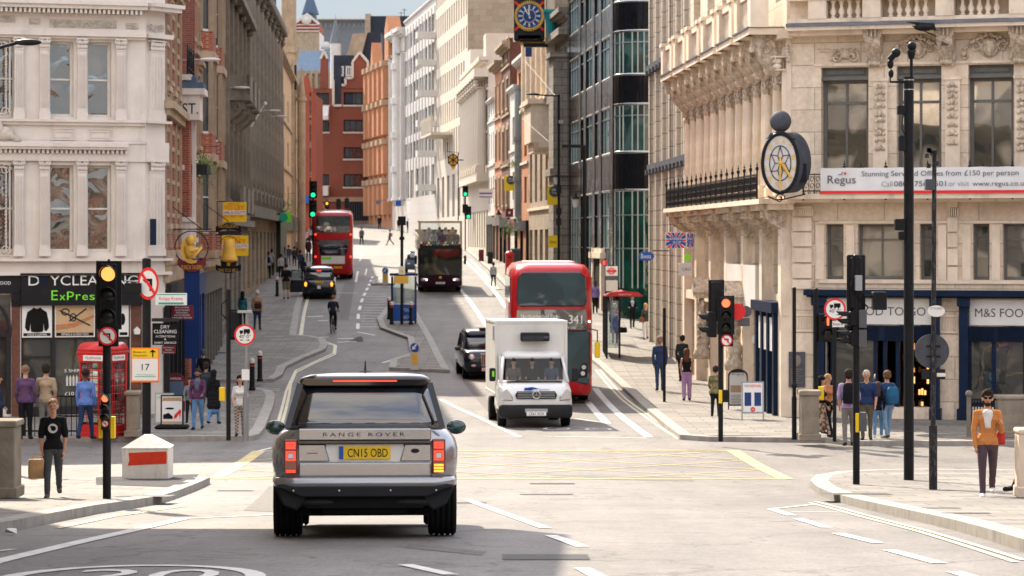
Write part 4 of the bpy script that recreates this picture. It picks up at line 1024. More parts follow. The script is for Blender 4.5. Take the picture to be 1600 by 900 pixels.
for a,b,c0,d0 in bops:
 ho=(zf(103)-zf(122));f.win(a,c0,b-a,d0-c0-ho,2,2,'wood_grey','glass_calm',.11,.30,splits=(.80,))
 s=MB();s.box(a,b,.2,.34,d0-ho,d0);s.box(a-.0,b+.0,.08,.2,d0-ho-.02,d0-ho+.08);s.box(a+.15,b-.15,.17,.2,d0-ho+.14,d0-.08);s.build('shutter_box','wood_grey',rb,f.M)
for a,b,c0,d0 in top_ops:f.win(a,c0,b-a,d0-c0,2,2,'wood_grey','glass_calm',.1,.3)
c=f.mb('cornice')
def band(py0,py1,pr,u0=0,u1=None):c.box(u0,f.L if u1 is None else u1,-pr,0,zf(py1),zf(py0))
band(303,311,.95);band(311,316,.6);band(41,47,.75);band(47,54,.5);band(97,101,.05,U(1272),None);band(437.5,443,.06,U(1280));band(345,349,.05,U(1280));band(29,35,.7);band(-6,0,.75)
for p in(1271,1355,1468,1582,1696):c.box(U(p),U(p)+.5,-.72,-.1,zf(29),zf(-1))
ld=f.mb('lead_flashing');ld.box(0,f.L,-.80,0,zf(40.9),zf(36))
bl=f.mb('balustrade')
for a,b in((1288,1353),(1390,1458),(1502,1568),(1615,1690)):balusters(bl,U(a),U(b),zf(28.5),zf(0)-zf(28.5),-.5,.215)
bk=f.mb('balcony_back_panel');bk.box(0,f.L,-.2,-.02,zf(29),zf(-2))
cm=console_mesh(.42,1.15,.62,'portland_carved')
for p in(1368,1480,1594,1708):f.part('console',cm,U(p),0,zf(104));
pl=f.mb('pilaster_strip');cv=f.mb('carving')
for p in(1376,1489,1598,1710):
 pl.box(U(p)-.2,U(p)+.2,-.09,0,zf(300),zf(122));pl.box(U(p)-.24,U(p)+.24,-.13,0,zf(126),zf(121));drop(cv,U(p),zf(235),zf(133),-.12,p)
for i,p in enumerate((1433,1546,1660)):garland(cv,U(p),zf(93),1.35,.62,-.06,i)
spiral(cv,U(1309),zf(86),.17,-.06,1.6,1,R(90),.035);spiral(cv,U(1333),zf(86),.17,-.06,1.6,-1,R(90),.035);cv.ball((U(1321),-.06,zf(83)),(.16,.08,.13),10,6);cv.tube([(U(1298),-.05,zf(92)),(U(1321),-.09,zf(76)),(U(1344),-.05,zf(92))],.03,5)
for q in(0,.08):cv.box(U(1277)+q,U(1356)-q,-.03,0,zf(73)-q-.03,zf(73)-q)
qn=f.mb('quoin')
for y0,y1 in((322,337),(340,361),(363,385),(388,410),(413,435),(438,452)):qn.box(.04,U(1269),-.09,0,zf(y1),zf(y0))
for i in range(9):qn.box(.1+i*.062,.135+i*.062,-.13,-.08,zf(336),zf(326))
for p in(1481,1710):
 for y0,y1 in((316,324),(340,362),(364.5,386),(389,414),(417,440)):qn.box(U(p),U(p+16),-.07,0,zf(y1),zf(y0))
 for i in range(5):qn.box(U(p)+.05+i*.055,U(p)+.08+i*.055,-.1,-.0,zf(339),zf(326))
for a in(1272,1319.5,1413,1463,1501,1547):qn.box(U(a+3),U(a+16),-.05,0,zf(437),zf(352))
for p in(1243,1471):
 for i in range(8):qn.box(U(p)+.05+i*.075,U(p)+.08+i*.075,-.02,0,zf(514),zf(497))
 qn.box(U(p)-.02,U(p+33),-.03,0,zf(495),zf(492));qn.box(U(p)-.02,U(p+33),-.03,0,zf(520),zf(517))
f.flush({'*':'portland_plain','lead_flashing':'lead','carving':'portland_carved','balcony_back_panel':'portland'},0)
front_face=f
m=MB();Ur=U
m.box(U(1260),U(1800),-.42,0,zf(462),zf(453));m.box(U(1263),U(1800),-.26,0,zf(465),zf(462))
for p,w_ in((1273,17),(1457,12),(1500,14)):m.box(U(p),U(p+w_),-.22,0,.15,zf(465));m.box(U(p)-.05,U(p+w_)+.05,-.28,0,0,.45);m.box(U(p)-.04,U(p+w_)+.04,-.32,-.0,zf(478),zf(465))
m.box(U(1290),U(1457),.0,.18,zf(533),zf(507));m.box(U(1514),U(1800),.0,.18,zf(533),zf(507))
for i in range(11):
 for a,b in((1350,1372),(1382,1410),(1412,1455),(1520,1554),(1558,1598)):m.box(U(a),U(b),-.03,.0,zf(530-i*1.9),zf(530-i*1.9)+.014)
for p in(1300,1367,1382,1402,1455,1514,1552,1601):m.box(U(p)-.05,U(p)+.05,.05,.2,.2,zf(533))
m.box(U(1514),U(1800),.02,.2,.15,.62)
m.build('shop_front','shop_navy',rb,f.M)
m=MB();m.box(U(1290),U(1457),-.05,.1,zf(507),zf(467));m.box(U(1516),U(1800),-.05,.1,zf(507),zf(467));m.build('fascia_panel','shop_white',rb,f.M)
m=MB();m.text('FOOD TO GO',U(1388),zf(493),zf(480)-zf(493),U(1448)-U(1331),'c',-.056);m.text('M&S FOOD',U(1524),zf(494),zf(481)-zf(494),U(1613)-U(1524),'l',-.056);m.build('lettering','text_grey',rb,f.M)
g=MB();g.add([(U(1302),.12,.3),(U(1366),.12,.3),(U(1366),.12,zf(533)),(U(1302),.12,zf(533))],[(0,1,2,3)]);g.build('shop_window','glass_shop',rb,f.M);g=MB();g.add([(U(1514),.12,.6),(U(1800),.12,.6),(U(1800),.12,zf(533)),(U(1514),.12,zf(533))],[(0,1,2,3)]);g.build('shop_window','glass_shop',rb,f.M)
m=MB();m.box(U(1300),U(1457),3.2,3.3,0,4);m.box(U(1300)-.1,U(1300),.3,3.3,0,4);m.box(U(1457),U(1457)+.1,.3,3.3,0,4);m.box(U(1300),U(1457),.3,3.3,3.6,3.7);m.build('shop_interior','dark_inside',rb,f.M)
sh_o=thing('shop_shelving','tall shop shelving stocked with bottles seen through the open navy doorway','shelf',tuple(f.W(U(1385),2.6,0)))
sh_o.rotation_euler=(0,0,math.atan2(f.d.y,f.d.x));m=MB()
for k in range(7):m.box(0,1.4,0,.4,.3+k*.32,.33+k*.32)
m.box(-.04,0,0,.4,0,2.6);m.box(1.4,1.44,0,.4,0,2.6);m.build('shelf','frame_dark',sh_o)
for mt_,sd_ in(('glowing_goods',1),('leaf',2),('tan_render',3)):
 if mt_=='glowing_goods':pm('glowing_goods',(.9,.4,.15),.5,emit=(1,.45,.15),es=.5)  # emission makes these goods look lit; there is no lamp on the shelves
 m=MB();q=random.Random(sd_)
 for k in range(7):
  for i in range(17):
   if q.random()<.38:m.box(.04+i*.08,.09+i*.08,.05,.12,.33+k*.32,.33+k*.32+q.uniform(.12,.24))
 m.build('goods',mt_,sh_o)
o=MB();o.box(U(1233),U(1258),-.05,.0,zf(608),zf(552));tag(o.build('plaque','slate',None,f.Mw),'dark slate plaque with carved portrait on the stone pier left of the food shop','plaque')
o=MB();o.ball((U(1246),-.05,zf(566)),(.12,.03,.16),12,8)
for i in range(7):o.box(U(1236),U(1255)-.05*(i%3),-.062,-.045,zf(580+i*3.6),zf(580+i*3.6)+.02)
for p_ in o.pieces(.0):p_.build('carving','grey_stone_plain',bpy.data.objects['plaque'])
p_far=Vector((lin(RF,98.6),98.6));f=Face(rb,p_far,Cr,gr);Ls=f.L
zfl=lambda D,py:CZ+(HY-py)/F*D-gr
zbal=front_face.z(1240,311)
zlead=front_face.z(1240,41)
nb=6;bw=Ls/nb
ops=[];
for i in range(nb):
 uc=bw*(i+.5)
 for s_ in(-1,1):ops.append((uc+s_*.95-.55,uc+s_*.95+.55,zbal+.25,zbal+4.1))
 ops.append((uc-1.3,uc+1.3,zbal-2.7,zbal-.7));ops.append((uc-1.45,uc+1.45,.6,zbal-3.3));ops.append((uc-1.0,uc+1.0,zlead+.9,zlead+3.4))
f.wall(0,17.6,ops,'portland',.35)
for(a,b,c0,d0)in ops:f.win(a,c0,b-a,d0-c0,3 if b-a>2 else 1,2,'wood_grey' if c0>1 else 'shop_navy','glass_calm' if c0>1 else 'glass_shop',.09,.3,splits=(.75,))
c=f.mb('cornice');bl=f.mb('balustrade');cv=f.mb('carving')
c.box(-.1,Ls+.5,-1.0,0,zbal-.14,zbal);c.box(0,Ls+.4,-.7,0,zbal-.3,zbal-.14)
c.box(0,Ls+.3,-.35,0,zlead-.35,zlead-.1)
cms=console_mesh(.5,1.55,1.0,'portland_carved');colm=pilaster_mesh(.34,3.9,.34,'portland_plain',4,.4,.25,1.25,True)
cmb=console_mesh(.42,.75,.8,'portland_carved')
for i in range(nb):
 uc=bw*(i+.5)
 for s_ in(-1,1):
  f.part('console',cms,uc+s_*1.05,0,zlead-1.75)
 c.box(uc-1.6,uc+1.6,-1.15,0,zlead-.20,zlead-.02)
 for s_ in(-1,1):c.box(uc+s_*1.4-.28,uc+s_*1.4+.28,-1.12,-.6,zlead+.0,zlead+1.05);c.box(uc+s_*1.4-.33,uc+s_*1.4+.33,-1.18,-.55,zlead+1.05,zlead+1.18)
 balusters(bl,uc-1.1,uc+1.1,zlead,.9,-.9,.22);c.box(uc-1.2,uc+1.2,-1.05,-.75,zlead+.9,zlead+1.04)
 ld=f.mb('lead_flashing');ld.box(uc-1.62,uc+1.62,-1.2,0,zlead-.02,zlead+.02)
 for q in(-1.75,0,1.75):f.part('column',colm,uc+q*.97,-.02,zbal+.1)
 for q in(-1.6,1.6):f.part('console',cmb,uc+q,0,zbal-1.05)
for i in range(nb+1):
 u=min(max(bw*i,.3),Ls-.3);c.box(u-.26,u+.26,-.3,0,0,zbal-.8);f.part('console',cmb,u,-.0,zbal-1.05)
 garland(cv,u,zlead-1.0,.8,.6,-.1,i)
c.box(Ls-.75,Ls-.02,-.14,0,0,17.6);c.box(0,Ls,-.25,0,zbal-3.25,zbal-2.95)
f.flush({'*':'portland_plain','carving':'portland_carved','lead_flashing':'lead'})
for i,D in((2,0),(4,1)):
 u=bw*i+.5*bw*0;m=MB();q=random.Random(i)
 m.lathe([(.3,0),(.34,.2),(.2,.4),(.24,.7),(.17,.9)],(0,-.5,0),12)
 m.ball((0,-.5,1.25),(.22,.2,.35),12,8);m.ball((0,-.55,1.75),(.14,.15,.18),10,8);m.ball((-.2,-.52,1.5),(.12,.12,.16),8,6);m.ball((.2,-.52,1.5),(.12,.12,.16),8,6)
 m.tube([(-.24,-.52,1.5),(-.36,-.55,1.8),(-.14,-.55,2.05)],.075,7);m.tube([(.24,-.52,1.5),(.36,-.55,1.8),(.14,-.55,2.05)],.075,7)
 m.box(-.34,.34,-.8,0,2.05,2.25);m.ext([(-.4,2.25),(.4,2.25),(0,2.75)],-.85,0)
 for k in range(10):m.ball((q.uniform(-.2,.2),-.66,q.uniform(.2,1.2)),(.08,.08,.09),6,4)
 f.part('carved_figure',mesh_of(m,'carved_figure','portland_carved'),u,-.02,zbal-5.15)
m=MB()
for i in range(4):m.box(Ls-.9-i*1.15,Ls-.62-i*1.15,-.42,0,0,zbal-3.2)
m.box(Ls-4.6,Ls-.5,-.5,0,zbal-3.2,zbal-2.9);m.build('shop_front','shop_navy',rb,f.M)
m=MB();m.box(Ls-3.9,Ls-1.2,-.36,-.2,zbal-4.3,zbal-3.35);m.build('fascia_panel','shop_white',rb,f.M)
m=MB();m.box(Ls-11.5,Ls-5.0,-.3,-.1,zbal-3.2,zbal-1.9);m.build('fascia_panel','pale_white',rb,f.M)
core(rb,[(Cr.x+.42,Cr.y+.42),(Er.x,Er.y+.45),(Er.x,98),(p_far.x+.45,98)],gr,gr+17.4,'dark_inside')if False else None
m=MB();pl_=[(Cr.x+.50,Cr.y+.55),(Er.x,Er.y+.6),(Er.x,98.3),(p_far.x+.5,98.3)]
zb4=gr+4.6
core(rb,pl_,gr+4.2,gr+17.5,'portland_plain');core(rb,[(Cr.x+.5,Cr.y+3.6),(Er.x,Er.y+3.6),(Er.x,98.3),(p_far.x+.5,98.3)],gr,gr+4.19,'dark_inside')
core(rb,[(front_face.W(U(1513)-.5,.6,0).x,front_face.W(U(1513)-.5,.6,0).y),(Er.x,Er.y+.6),(Er.x,Er.y+3.5),(front_face.W(U(1513)-.5,.6,0).x,Er.y+5)],gr,gr+4.18,'dark_inside')
side_face=f
rl=MB();railing(rl,(U(1265),-.85),(front_face.L-.2,-.85),zbal,front_face.z(1300,264)-front_face.z(1300,303),1.15,.16)
tag(rl.build('balcony_railing','black_metal',None,front_face.Mw),'black iron balcony railing behind the white banner above the food shop','railing')
rl=MB();railing(rl,(.1,-.9),(Ls-.5,-.9),zbal,.72,1.3,.2)
tag(rl.build('balcony_railing','black_metal',None,side_face.Mw),'ornate black iron balcony railing along the sunlit street side left of the oval clock','railing')
B,f=mk('tiled_building','cream tiled building with tall narrow piers and dark joints beside the carved corner building',[(99,6.93),(116,6.18)],98.9,115.4)
zt=24;nb=6;bw=f.L/nb
z1=CZ+(HY-107)/F*115-f.z0;z2=CZ+(HY-262)/F*115-f.z0
ops=[]
for i in range(nb):
 for a,b in((.4,z2-1.6),(z2+.6,z1-1.4),(z1+.5,z1+7)):ops.append((bw*i+.9,bw*(i+1)-.15,a,b))
f.wall(0,zt,ops,'cream_tile',.6)
for a,b,c0,d0 in ops:f.win(a,c0,b-a,d0-c0,1,3,'frame_dark','glass_dark',.07,.55)
m=MB()
for i in range(nb+1):
 m.box(bw*i-.05,bw*i+.28,-.34,0,0,zt)if i<nb else m.box(f.L-.33,f.L,-.34,0,0,zt)
 if i<nb:m.box(bw*i+.62,bw*i+.86,-.2,0,0,zt)
m.build('pier','cream_tile',B,f.M)
m=MB();m.box(0,f.L,-.42,0,z1-.12,z1+.12);m.box(0,f.L,-.42,0,z2-.12,z2+.12)
for i in range(12):m.box(f.L*i/12,f.L*i/12+.4,-.5,-.3,z1-.3,z1-.1);m.box(f.L*i/12,f.L*i/12+.4,-.5,-.3,z2-.3,z2-.1)
m.build('dark_band','slate',B,f.M)
quadbody(B,f,0,zt-.1,14,'cream_tile',.75)
pc=Vector(PX(965,0,128.5)[:2]);p_r=Vector((13,127.2));ge=gz(128)
side0=Vector((lin(RF,152),152));
B=thing('glass_building','black glass and chrome art deco building with rounded corner','building',(pc.x,pc.y,ge))
rad=1.7;ds=(pc-side0).normalized();df=(p_r-pc).normalized()
plan=[side0];a0=pc-ds*rad;a1=pc+df*rad*.75
plan.append(a0)
for i in range(1,8):
 t=i/8;plan.append(a0*(1-t)**2+pc*2*t*(1-t)+a1*t*t)
plan+=[a1,a1+df*1.3,p_r]
def zz(py):return CZ+(HY-py)/F*129-ge
bands_=[(zz(450),zz(297),'g0'),(zz(297),zz(238),'b'),(zz(238),zz(163),'g'),(zz(163),zz(117),'b'),(zz(117),zz(49),'g'),(zz(49),zz(3),'b'),(zz(3),zz(-60),'g'),(zz(-60),zz(-105),'b'),(zz(-105),zz(-175),'g'),(zz(-175),zz(-215),'b')]
def plan_sheet(z0,z1,off=0,pl=plan):
 m=MB();P=[]
 for i,p in enumerate(pl):
  a=pl[max(i-1,0)];b=pl[min(i+1,len(pl)-1)];d=(b-a).normalized();n=Vector((d.y,-d.x));P.append(p+n*off-pc)
 vs=[(p.x,p.y,z)for p in P for z in(z0,z1)];m.sm=False
 m.add(vs,[(2*i,2*i+2,2*i+3,2*i+1)for i in range(len(P)-1)]);return m
for z0,z1,k in bands_:
 if k=='b':
  plan_sheet(z0,z1,.06).build('black_band','black_vitrolite',B)
 else:
  for nm,pl in(('window',plan[:2]),('corner_window',plan[1:10]),('window',plan[9:11]),('window',plan[10:])):
   o=plan_sheet(z0,z1,-.05,pl).build(nm,'glass_green' if k=='g' else 'glass_green',B)
   fr_=MB()
   for i,(a,b)in enumerate(zip(pl,pl[1:])):
    n=max(1,int((b-a).length/(1.15 if nm=='window' else 9)))
    if nm=='window' and(b-a).length>8:n=16
    for q in range(n+1):
     p=a+(b-a)*q/n-pc
     if nm=='corner_window' and i%3:continue
     fr_.cyl((p.x,p.y,z0),(p.x,p.y,z1),.045,None,4)
    for zq in((z1-.55,)if k=='g' else(z1-1.2,z1-2.8)):
     pa,pb=a-pc,b-pc;fr_.tube([(pa.x,pa.y,zq),(pb.x,pb.y,zq)],.04,4)
   fr_.build('frame','frame_metal',o)
 for zc in(z0,z1):
  m=MB();P=[p-pc for p in plan];m.tube([(p.x,p.y,zc)for p in P],.085,6);
  if zc==z1:m.build('chrome_strip','chrome_strip',B)
m=MB()
for u in(.02,.30,.42,.62,.76,.99):
 p=side0+(a0-side0)*u-pc;n=Vector((ds.y,-ds.x));m.M=T(p.x,p.y,0)@RZ(math.atan2(ds.y,ds.x));m.box(-.55,.55,-.09,.1,0,zz(-175));m.M=None
m.build('black_pier','black_vitrolite',B)
m=MB();P=[p-pc for p in plan];inn=[(p.x+.3+.0*i,p.y+.35)for i,p in enumerate(P)]
core(B,[(pc.x+.9,pc.y+.9),(13,128.3),(13,152),(side0.x+.7,152)],ge,ge+24.6,'dark_inside')
m=MB();m.box(0,1.7,0,.4,0,3.3);
sd_m=T(side0.x-pc.x,side0.y-pc.y,0)@RZ(math.atan2(ds.y,ds.x));m=MB();L3=(a0-side0).length
m.box(L3*.62,L3*.65,-.2,0,0,3.0);m.box(L3*.80,L3*.83,-.2,0,0,3.0);m.box(L3*.60,L3*.85,-.3,0,3.0,3.3);m.box(L3*.62,L3*.83,-.2,0,3.3,3.5);m.build('doorway','portland_plain',B,sd_m)
m=MB();m.box(L3*.65,L3*.80,-.14,.0,0,3.0);m.build('door','dark_inside',B,sd_m)
m=MB();o=plan[4:12];plan_sheet(.1,zz(300),.005,o).build('green_glass','teal_glass' if 'teal_glass' in MAT else 'glass_green',B)
def rb_row(nm,lab,D0,D1,zt,floors,nb,wm,tm,corn=(.5,.5),pil=None,dep=12,extra=None,fm='frame_white',rev=.22,side=None,shop=None,line=RF,courses=True,gm='glass_far'):
 B,f=mk(nm,lab,line,D0,D1)
 rowface(f,floors,nb,wm,tm,zt,corn,pil,rev,fm=fm,courses=courses,gm=gm)
 if shop:s4=f.mb('shop_front');s4.box(0,f.L,-.2,0,2.9,3.6);[s4.box(f.L*i/nb-.15,f.L*i/nb+.15,-.18,0,0,2.9)for i in range(nb+1)]
 if extra:extra(B,f)
 f.flush({'*':tm,'shop_front':shop or tm});quadbody(B,f,0,zt-.1,dep,side or wm,rev+.14)
 return B,f
def fz(D,py):return CZ+(HY-py)/F*D-gz(D)
rev_s=('sill','jamb')
def Dpx(px,line=RF):
 lo,hi=60,400
 for _ in range(40):
  m=(lo+hi)/2;q=CX+F*lin(line,m)/m
  if q>px:lo=m
  else:hi=m
 return lo
D=[152.2,Dpx(868),Dpx(826),Dpx(808),Dpx(797),Dpx(784),Dpx(773),Dpx(763),Dpx(731),Dpx(681),Dpx(633),Dpx(613),Dpx(577)]
def x4(B,f):
 c=f.mb('cornice')
 for z,p in((3.6,.5),(6.2,.4),(11.0,.55),(14.6,.6)):c.box(-.05,f.L+.05,-p,0,z,z+.4)
 f.mb('stone_pier').box(f.L-2.6,f.L+.1,-.9,0,0,fz(155,85));f.mb('stone_pier').box(f.L-2.8,f.L+.3,-1.1,0,fz(155,92),fz(155,85));f.mb('cornice').box(f.L-2.8,f.L+.3,-1.1,0,6.6,7.0)
rb_row('old_stone_building','weathered dark stone building with brick chimney beside the black glass building',D[0],D[1],fz(158,20),[(4.6,6.0,.4,dict(rows=2,sur=rev_s)),(7.6,10,.4,dict(rows=2,sur=('sill','jamb','flat'))),(12,14,.4,dict(rows=2,sur=rev_s))],3,'old_stone','old_stone',(.6,.6),None,12,x4)
def x5(B,f):
 for i in range(5):
  u=f.L*(i+.5)/5;f.mb('bay').box(u-1.1,u+1.1,-.9,0,fz(170,232),fz(170,205))if i==4 else None
 f.mb('bay').box(f.L-6,f.L-1.0,-1.4,0,8.6,10.9);f.mb('bay').ext([(f.L-6,8.6),(f.L-1,8.6),(f.L-1.6,8.0),(f.L-5.4,8.0)],-1.2,0);f.mb('bay').box(f.L-6.2,f.L-.8,-1.6,0,10.9,11.2)
rb_row('stone_building','cream stone newspaper building with fluted piers carrying the blue square clock',D[1]+.1,D[2],27,[(.8,3.4,.6,dict(rows=2,fm='frame_dark')),(5.2,8.4,.45,dict(rows=2)),(11.4,14.4,.45,dict(rows=2)),(15.4,18.4,.45,dict(rows=2)),(20,23,.45,dict(rows=2))],5,'buff_stone','portland_plain',(.9,.8),(.9,.5,11.2,25,5),14,x5)
def x6(B,f):
 f.mb('bay').cyl((f.L*.3,.2,4.0),(f.L*.3,.2,13),.62,None,10);f.mb('bay').cyl((f.L*.3,.2,3.2),(f.L*.3,.2,4.0),.3,.62,10)
 for z in(6.4,9.2,12.8):f.mb('bay_band').cyl((f.L*.3,.2,z),(f.L*.3,.2,z+.3),.72,None,10)
B,f=rb_row('narrow_house','narrow house with pale green oriel bay right of the white gable strip',D[2]+.1,D[3],fz(185,85),[(4.8,6.6,.4,dict(rows=2)),(8,10,.4,dict(rows=2)),(12,14,.4,dict(rows=2))],2,'orange_brick','pale_white',(.4,.5),None,12,x6,side='red_brick',shop='shop_black')
for ch in B.children:
 if ch.name.startswith('bay'):ch.data.materials[0]=MAT['frame_metal']
rb_row('narrow_house','narrow house with plain white front between brick houses',D[3]+.1,D[4],fz(190,130),[(5,7,.3,dict(rows=2)),(9,11,.3,dict(rows=2))],1,'pale_white','pale_white',(.3,.4),None,11,None,shop='shop_maroon',side='dark_red_brick')
rb_row('narrow_house','narrow dark brick house with stone dressings and a star pub sign',D[4]+.1,D[5],fz(196,60),[(4.6,6.6,.4,dict(rows=2,sur=rev_s)),(8,10.2,.4,dict(rows=2,sur=('jamb','arch'))),(11.8,14,.4,dict(rows=2,sur=rev_s)),(15.4,17,.4,dict(rows=2,sur=rev_s))],2,'brown_brick','buff_plain',(.6,.6),None,12,None,shop='shop_black')
rb_row('narrow_house','narrow orange brick and buff stone house beside the lantern pub',D[5]+.1,D[6],fz(204,90),[(4.6,6.6,.4,dict(rows=2,sur=rev_s)),(8,10.2,.4,dict(rows=2,sur=('jamb','arch'))),(11.8,14,.4,dict(rows=2,sur=rev_s))],2,'orange_brick','buff_plain',(.6,.6),None,12,None,shop='wood_grey')
rb_row('narrow_house','narrow bright white rendered house next to the tall stone columns',D[6]+.1,D[7],fz(212,148),[(4.6,6.8,.4,dict(rows=2)),(8.2,10.4,.4,dict(rows=2)),(11.8,13.4,.4,dict(rows=2))],3,'pale_white','pale_white',(.3,.3),None,12,None,shop='wood_grey')
def x10(B,f):
 za,zb=fz(225,270),fz(225,120)
 me=pilaster_mesh(1.0,zb-za,.6,'pale_stone',4,.9,.5,1.3,True)
 for i in range(9):f.part('column',me,f.L*(i+.5)/9,-.3,za)
 c=f.mb('cornice');c.box(-.2,f.L+.2,-1.2,0,zb,zb+.7);c.box(-.2,f.L+.2,-1.0,0,za-.7,za);c.box(-.2,f.L+.2,-.7,0,zb+1.4,zb+1.6)
 f.mb('attic').box(0,7,-.2,3.2,zb+.7,fz(213,34));f.mb('attic').box(f.L-3,f.L,-.2,3.2,zb+.7,fz(213,38))
rb_row('columned_building','pale stone bank with tall attached columns and low attic blocks',D[7]+.1,D[8],fz(230,118)+1.4,[(.8,4.0,.5,dict(rows=1,fm='frame_dark')),(7.2,10,.36,dict(rows=2)),(11,13.5,.36,dict(rows=2)),(14.6,17,.36,dict(rows=2))],9,'pale_stone','pale_stone',(.8,.8),None,14,x10)
def x11(B,f):
 m=f.mb('balcony');m.box(8,20,-2.2,0,fz(265,205),fz(265,201));m.box(8,20,-2.2,-2.05,fz(265,201),fz(265,180))
 for i in range(13):m.box(8+i,8.2+i,-2.25,-2.0,fz(265,201),fz(265,175))
fls=[(fz(265,335),fz(265,268),.45,dict(rows=2,n=6,fm='frame_dark'))]
for y0,y1 in((240,195),(182,148),(132,100),(84,50),(33,-2),(-18,-50)):fls.append((fz(265,y0),fz(265,y1),.5,dict(rows=1,n=14)))
rb_row('office_block','tall cream stone office block with rows of narrow upright windows',D[8]+.1,D[9],fz(265,-70),fls,14,'pale_stone','pale_stone',(.25,.5),None,18,x11,side='buff_stone',gm='glass_dark',courses=False)
fls=[(fz(305,300),fz(305,255),.7,dict(rows=1,n=6,fm='grey_paint'))]
for y0,y1 in((236,210),(198,165),(146,114),(100,72),(56,30)):fls.append((fz(305,y0),fz(305,y1),.9,dict(rows=1,cols=4,n=8,fm='grey_paint')))
def x12(B,f):
 m=f.mb('box_sign')
 for y in(55,98,146,193,240,293):m.box(f.L-1.8,f.L+.1,-2.0,0,fz(290,y+5),fz(290,y-5))
 for z0_,z1_ in((fz(305,300),fz(305,20)),):
  for i in range(11):f.mb('fin').box(f.L*i/10*.98,f.L*i/10*.98+.25,-.1,0,z0_,z1_)
rb_row('office_block','white panelled office block with ribbon windows',D[9]+.1,D[10],fz(305,5),fls,10,'pale_panel','pale_white',(.2,.4),None,18,x12,side='pale_panel',gm='glass_dark',courses=False)
def x13(B,f):
 m=f.mb('bay');u=f.L*.6;
 for k in range(5):m.cyl((u,0,4+k*4.2),(u,0,7.4+k*4.2),.9,None,8);f.mb('bay').cyl((u,0,7.4+k*4.2),(u,0,8.2+k*4.2),1.15,None,8)
rb_row('ornate_building','narrow ornate white stone building with stacked oriel bays',D[10]+.1,D[11],fz(330,45),[(fz(330,320),fz(330,290),.4,{}),(fz(330,270),fz(330,245),.4,dict(sur=rev_s)),(fz(330,220),fz(330,195),.4,dict(sur=rev_s)),(fz(330,170),fz(330,145),.4,dict(sur=rev_s)),(fz(330,120),fz(330,95),.4,dict(sur=rev_s))],3,'pale_stone','pale_white',(1.0,1.0),(.8,.5,4,22),12,x13)
def x14(B,f):
 for i in range(5):
  u=f.L*(i+.5)/5
  for y0,y1 in((333,285),(270,225),(210,165),(155,105)):f.mb('brick_bay').ext([(u-1.3,0),(u-.8,-1.0),(u+.8,-1.0),(u+1.3,0)],fz(345,y0),fz(345,y1),'xy');f.mb('stone_band').ext([(u-1.5,0),(u-.9,-1.2),(u+.9,-1.2),(u+1.5,0)],fz(345,y1),fz(345,y1)+.7,'xy')
 z=fz(340,95);f.mb('gable').ext([(f.L-3.5,z),(f.L,z),(f.L,z+4),(f.L-1.7,fz(340,25)),(f.L-3.4,z+4)],-.5,1.2);f.mb('gable').ext([(3,z),(6,z),(4.5,z+3.4)],-.3,1)
B,f=rb_row('brick_building','orange brick building with angular bays and a pointed end gable',D[11]+.1,D[12],fz(345,100),[(fz(345,330),fz(345,295),.25,dict(rows=2,fm='frame_dark')),(fz(345,262),fz(345,232),.25,dict(rows=2,fm='frame_dark')),(fz(345,203),fz(345,172),.25,dict(rows=2,fm='frame_dark')),(fz(345,150),fz(345,120),.25,dict(rows=2,fm='frame_dark'))],5,'orange_brick','tan_brick',(.5,.8),None,14,x14,side='orange_brick')
for ch in B.children:
 if ch.name.startswith(('brick_bay','gable')):ch.data.materials[0]=MAT['orange_brick']
fe=Face(B,f.Mw@Vector((f.L,0,0)),f.Mw@Vector((f.L,6,0)),f.z0)
for y0,y1 in((358-20,300),(280,260),(242,216),(182,163),(134,114)):fe.win(1.2,fz(330,y0),2.4,fz(330,y1)-fz(330,y0),1,1,'frame_white','glass_dark',.2,-.1)
# --- end of the street
def block(name,label,pxa,pxb,D,ytop,dep,mat,cat='building',base=None):
 a,b=Vector(PX(pxa,0,D)[:2]),Vector(PX(pxb,0,D)[:2]);z=gz(D)if base is None else base
 B=thing(name,label,cat,(a.x,a.y,z));f=Face(B,a,b,z);return B,f
Db=362
B,f=block('brick_building','big brown red brick building with stepped gables at the end of the street',489,576,Db,120,30,'brown_brick')
pm('brick_plain',(.22,.068,.042),.85,var=.12,scale=.4,dirt=.2)
pm('dark_cladding',(.035,.04,.055),.5,var=.2)
Uq,zq=f.u,(lambda py:f.z(530,py))
ops=[]
for y0,y1 in((187,144),(206,185)):pass
rowsw=[(164,144),(206,187),(248,230),(292,272)]
for y0,y1 in rowsw:ops+=[(Uq(537),Uq(574),zq(y0),zq(y1))]
for y0,y1 in((164,145),(206,188),(290,272)):ops.append((Uq(494),Uq(514),zq(y0),zq(y1)))
f.wall(0,zq(138),ops,'brick_plain',.4)
for a,b,c0,d0 in ops:f.win(a,c0,b-a,d0-c0,4,1,'frame_dark','glass_dark',.15,.3,sur=('sill',),sm='pale_stone')
m=f.mb('gable');
m.ext([(Uq(534),zq(138)),(Uq(575),zq(138)),(Uq(575),zq(97)),(Uq(562),zq(82)),(Uq(551),zq(97)),(Uq(551),zq(122)),(Uq(540),zq(122)),(Uq(540),zq(133)),(Uq(534),zq(133))],-.1,1.2)
m.ext([(Uq(500),zq(138)),(Uq(512),zq(138)),(Uq(512),zq(92)),(Uq(506.5),zq(80)),(Uq(501),zq(92))],-.1,1.2)
cpg=f.mb('coping')
